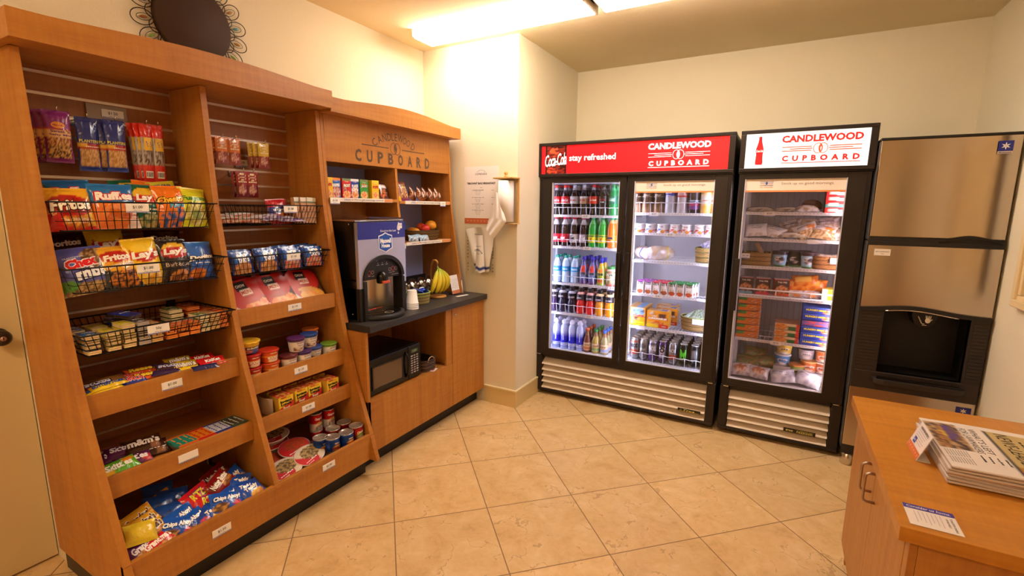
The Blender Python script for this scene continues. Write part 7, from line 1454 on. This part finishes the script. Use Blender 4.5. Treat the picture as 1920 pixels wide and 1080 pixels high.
yb_ = box_mesh('yellow_box', .10, .07, .12, paint('ecc020', ('r', 0, 0, .25, 1, 'e8e0d8'), ('r', .3, .75, 1, 1, 'd8a81c')), [('Eggo', .1, .1, .4, .3, 'c82c24', .04)], side='d8b02c'); put('freezer_box', yb_, 'yellow frozen food box at the right end of the rack shelf', 'frozen food box', (.302, 3.57, ZF[3]+.038), 'S', 0, 0, 0)
hc = box_mesh('meal_box_green', .135, .040, .17, paint('d8762c', ('r', 0, .55, .40, 1, '3a7a3c'), ('n', .75, .4, .3, .4, 'e8b070', 'a8482c', 8), ('r', .1, .62, .34, .9, '4a9a4a')), [('Healthy', -.32, .26, .26, .3, 'e8f0e0', .02)], side='d8c8c0')
for i in range(6): put('meal_box', hc, f'orange and green frozen meal box, {["lowest", "second up", "third up", "fourth up", "fifth up", "top"][i]} of the tall left stack', 'frozen meal box', (-.145+.002*(i % 2), 3.57, ZF[4]+.024+i*.046), 'S', 0, (.8, -.8)[i % 2], 0, 'frozen meal boxes in the tall left stack')
mcb = box_mesh('meal_box_mid', .135, .040, .17, paint('d8c09a', ('n', .25, .5, .26, .5, 'e0a050', 'c8642c', 8), ('r', .52, .0, .86, .6, '2a6a34'), ('r', .86, 0, 1, 1, 'c82c30')), [('Marie', .2, -.2, .25, .3, 'f0f0e0', .02)], side='b87a5a')
for i in range(3): put('meal_box', mcb, f'cream and green frozen meal box, {["lowest", "middle", "top"][i]} of three in the centre stack', 'frozen meal box', (.083, 3.56, ZF[4]+.022+i*.043), 'S', 0, 0, 0, 'frozen meal boxes in the centre stack')
hm = box_mesh('meal_box_blue', .150, .040, .17, paint('2440a8', ('r', 0, .9, 1, 1, '4a68d0'), ('r', .0, .0, 1, .08, '182c80'), ('n', .85, .4, .12, .4, 'c8442c', 'd8a080', 7)), [('HUNGRY-MAN', -.05, .1, .7, .32, 'ecd83a', .05)], side='2440a0'); hmr = box_mesh('meal_box_mixed', .150, .036, .17, paint('5a4a8a', ('n', .5, .5, .5, .4, 'c84a4a', '5a5aa0', 5)), side='3a3a8a')
for i in range(6): put('meal_box', hmr if i == 3 else hm, f'{"purple and red" if i == 3 else "deep blue"} frozen dinner box, {["lowest", "second up", "third up", "fourth up", "fifth up", "top"][i]} of the right stack', 'frozen meal box', (.236, 3.56, ZF[4]+.022+i*.0415), 'S', 0, 0, 0, 'frozen dinner boxes in the right stack')
# freezer floor
sal = bag_mesh('salad_like', .15, .10, .05, paint('8a5a44', ('m', 0, 0, 1, 1, '9a6a50', '5a7a3c', 8)), nu=18, nv=12, seed=66); icb = bag_mesh('ice_bag', .13, .10, .06, paint('d0c8cc', ('n', .5, .5, .34, .3, 'b8724a', 'd8b8a8', 8), ('m', 0, 0, 1, .2, 'dcd4d8', 'a89aa8', 6)), [('WHITE CASTLE', 0, .12, .6, .1, '8a4a3a', .02)], nu=18, nv=14, seed=67); plb = bag_mesh('plastic_bag', .15, .11, .07, paint('d4d0da', ('m', 0, 0, 1, 1, 'dcd8e0', 'b4b0c4', 5), ('r', .5, .4, .68, .62, 'e8e4e8'), ('m', .52, .42, .66, .6, '3a3a44', 'd8d4d8', 30)), [('FROZEN', -.2, .12, .4, .1, '4a5080', .02, 0, -.4)], nu=20, nv=16, seed=68, wr=2.2)
for i, (me, x, y, z, ln, ro, lab) in enumerate(((icb, -.165, 3.52, .055, 50, 4, 'white bag with brown food, far left front'), (icb, -.055, 3.52, .052, 50, -6, 'white bag with brown food, second from the left front'), (plb, .09, 3.53, .05, 54, 12, 'cloudy plastic bag with a barcode in the middle front'), (plb, .235, 3.53, .055, 50, -14, 'cloudy plastic bag at the right front'), (sal, -.13, 3.63, .085, 40, 0, 'green and brown frozen bag, left one behind'), (sal, -.01, 3.65, .095, 40, 6, 'green and brown frozen bag, right one behind'), (sal, -.09, 3.70, .13, 30, -4, 'dark green frozen bag at the top of the rear heap'))): put('frozen_bag', me, lab+' on the freezer floor', 'frozen bag', (x, y, .375+z), 'S', ln, ro, 0, 'bags on the freezer floor')
def tub(lab, x, y, z, base, lid, s): return cup('frozen_tub', lab, 'frozen tub', x, y, z, .040, .047, .075, paint(base, ('n', .5, .45, .14, .3, 'e8dcd8', base, 6), ('r', 0, .0, 1, .12, 'd8d0d0')), lid, [(s, .5, .04, .012, '3a2c2c', .03)], group='tubs on the freezer floor', rz=0)
tub('yellow tub with a barcode on top of the blue tub', .085, 3.64, .55, 'd8b83a', 'e8d8a0', 'TUB'); tub('blue tub under the yellow one', .08, 3.64, .474, '4a8ac8', 'd8d8e0', 'DIP'); tub('orange and green tub right of the blue one', .165, 3.62, .42, '8a9a4a', 'd88a4a', 'SOUP'); tub('white tub with a dark label, upper right', .215, 3.66, .53, 'b8b0b8', '3a3440', 'CHOC'); tub('orange fruit tub under the upper right one', .235, 3.63, .453, 'c8703a', 'e0a060', 'FRUIT'); tub('orange tub at the far right', .31, 3.64, .53, 'd8783a', 'e0a070', 'ICE'); tub('reddish tub under the far right one', .31, 3.64, .453, 'b85a34', 'd8c0b0', 'POP ')
tag(B().box(.03, .355, 3.58, 3.75, .373, .418).box(.03, .13, 3.58, 3.75, .418, .472).box(.18, .355, 3.58, 3.75, .418, .451).build('storage_box', mat('carton_grey', 'b8aca8', .6)), 'grey carton under the tubs on the freezer floor', 'box')

# ============================================================ on the desk
ZD = .7505
PG = Matrix(((0, 1, 0), (-1, 0, 0), (0, 0, 1))).to_4x4()
def paper_sheet(i, x, y, z, rz, top=False):
    W_, H_, T_ = .36, .33, .0068        # page width runs along -y, page height along +x
    b = B(); n = 16
    def prof(v): return .0016*math.sin(v*5+i)+.010*max(0, 1-v*7)**2*0
    # folded edge on the camera side (local +x), rounded
    lay = []
    for k_ in range(7):
        a = PI*k_/6; lay.append((W_/2+T_/2*math.sin(a)*1.4, -T_/2*math.cos(a)))
    for s in range(n):
        v0, v1 = -H_/2+H_*s/n, -H_/2+H_*(s+1)/n
        for (xa, za), (xb, zb_) in zip(lay, lay[1:]): b.add([(xa, v0, za+prof(s/n)), (xa, v1, za+prof((s+1)/n)), (xb, v1, zb_+prof((s+1)/n)), (xb, v0, zb_+prof(s/n))], [(3, 2, 1, 0)], 'cdb9ae', 0, True)
    pf = paint('d8cac0', ('n', 2, 2, .1, .1, '000000', '000000', 1))
    if top: pf = paint('d9ccc2', ('m', .06, .02, .64, .26, '4a3830', 'b08a60', 24), ('m', .12, .12, .44, .24, '5a3c78', '6a5040', 14), ('m', .14, .10, .5, .14, 'c8a43a', '8a5a34', 16), ('m', .3, .04, .6, .12, 'b0763c', '5a4030', 26), ('r', .10, .465, .97, .495, '2c2a30'), ('r', .10, .49, .90, .80, 'b8a06a'), ('r', .90, .48, .97, .80, '3a3a44'), ('m', .78, .50, .90, .76, 'a8782c', 'c83a4a', 18), ('r', .08, .86, .92, .87, '8a8078'), ('m', .1, .89, .4, .98, '8a7a70', 'c8a888', 16))
    b.surf(lambda u, v: ((u-.5)*W_, (v-.5)*H_, T_/2+prof(v)), 40 if top else 6, 40 if top else 8, pf, smooth=False)
    b.surf(lambda u, v: ((u-.5)*W_, (v-.5)*H_, -T_/2+prof(v)), 4, 8, 'cdbfb6', flip=True)
    for sy in (-1, 1):
        for q in range(5): z0 = -T_/2+T_*q/5; b.add([(-W_/2, sy*H_/2, z0+prof(.5+.5*sy)), (W_/2, sy*H_/2, z0+prof(.5+.5*sy)), (W_/2, sy*H_/2, z0+T_/5*.8+prof(.5+.5*sy)), (-W_/2, sy*H_/2, z0+T_/5*.8+prof(.5+.5*sy))], [(0, 1, 2, 3) if sy < 0 else (3, 2, 1, 0)], 'c4ada0' if q % 2 else 'dccabe')
    b.add([(-W_/2, -H_/2, -T_/2), (-W_/2, H_/2, -T_/2), (-W_/2, H_/2, T_/2), (-W_/2, -H_/2, T_/2)], [(0, 1, 2, 3)], 'cdbfb6')
    if top:
        on = lambda x_, y_: T_/2+prof(y_/H_+.5)
        b.text("WHAT'S LEFT", -.045, -.042, .19, .019, '3a3434', -.002, on=on, z=.0005).text('FOR LAWMAKERS', -.04, -.066, .19, .018, '3a3434', -.002, on=on, z=.0005)
        b.text('NEWS-LEADER', -.02, .030, .24, .034, '3a3020', .0, on=on, z=.0006).text('Come', -.07, .064, .07, .014, '3a3020', .0, on=on, z=.0006)
        for q, s in enumerate(('SURVEY', 'ASKS', 'WHAT', 'MATTERS')): b.text(s, .092, -.073+q*.018, .045, .010, '3a3636', .03, on=on, z=.0006)
        for r_ in range(9):
            for c_ in range(2): b.quad(.060+c_*.05, .104+c_*.05-.004*((r_*3+c_) % 3), -.155+r_*.0062, -.1525+r_*.0062, on(0, -.15+r_*.0062)+.0006, '9a8c88')
        for r_ in range(5): b.quad(.060, .150-.006*(r_ % 3), .09+r_*.0062, .0925+r_*.0062, on(0, .1)+.0006, 'a0928c')
    o = b.build('newspaper', PAPER); o.matrix_world = Matrix.Translation((x, y, z)) @ Matrix.Rotation(rz, 4, 'Z') @ PG
    return o
for i in range(7):
    top = i == 6
    o = paper_sheet(i, .638+random.uniform(-.004, .004), 1.885+random.uniform(-.006, .006), ZD+.0045+i*.0074, random.uniform(-.012, .02), top)
    tag(o, 'newspaper with a colour photo and tan masthead on top of the stack' if top else f'folded newspaper, {["bottom one", "second up", "third up", "fourth up", "fifth up", "sixth up", "seventh up"][i]} in the stack on the desk', 'newspaper', 'stack of newspapers on the desk')
tc_ = thing('tent_card', 'white and orange folded card propped against the left side of the newspapers', 'sign card', (.424, 1.868, ZD))
b = B(); b.box(-.064, .064, 0, .090, -.0008, .0008, 'e8dcd6').quad(-.062, .062, 0, .022, .001, 'd8702c')
for i in range(6): b.text('*', -.05+i*.02, .011, .008, .008, 'f4d8b8', .02, z=.0016)
b.text('NEWSPAPERS', .0, .078, .085, .009, '6a625e', .02, z=.0014)
for i in range(5): b.quad(-.045, .045-.008*(i % 3), .068-i*.008, .0692-i*.008, .0014, '8a827e')
b.quad(-.04, -.017, .026, .046, .0016, '3a3f9a').text('home', -.0285, .036, .018, .010, 'c8c8e8', .02, z=.0022)
o = b.build('front_face', CARD, tc_); o.matrix_local = pose((0, 0, .001), 'W', math.radians(20))
b = B(); b.box(-.064, .064, 0, .035, -.0008, .0008, 'd8ccc6'); o = b.build('base_flap', CARD, tc_); o.matrix_local = pose((.0, 0, .001), 'W', math.radians(89))
fl = B(); fl.box(-.051, .051, -.050, .050, 0, .0012, 'e6dad2').quad(-.051, .051, .028, .050, .0016, '3a2f92').text('Consider us home.', 0, .039, .088, .011, 'ece4f0', .01, .25, z=.002)
fl.text('TOASTER OVENS', .040, -.012, .062, .005, '5a5464', .01, rot=-PI/2, z=.002).text('AVAILABLE', .031, -.006, .04, .005, '5a5464', .01, rot=-PI/2, z=.002)
for i in range(7): fl.quad(.018-i*.0085, .0192-i*.0085, -.035+.006*(i % 3), .020, .002, 'a09aa8')
o = fl.build('flyer', CARD, loc=(.392, 1.465, ZD)); tag(o, 'square white card with a dark blue top band lying near the desk corner', 'card')
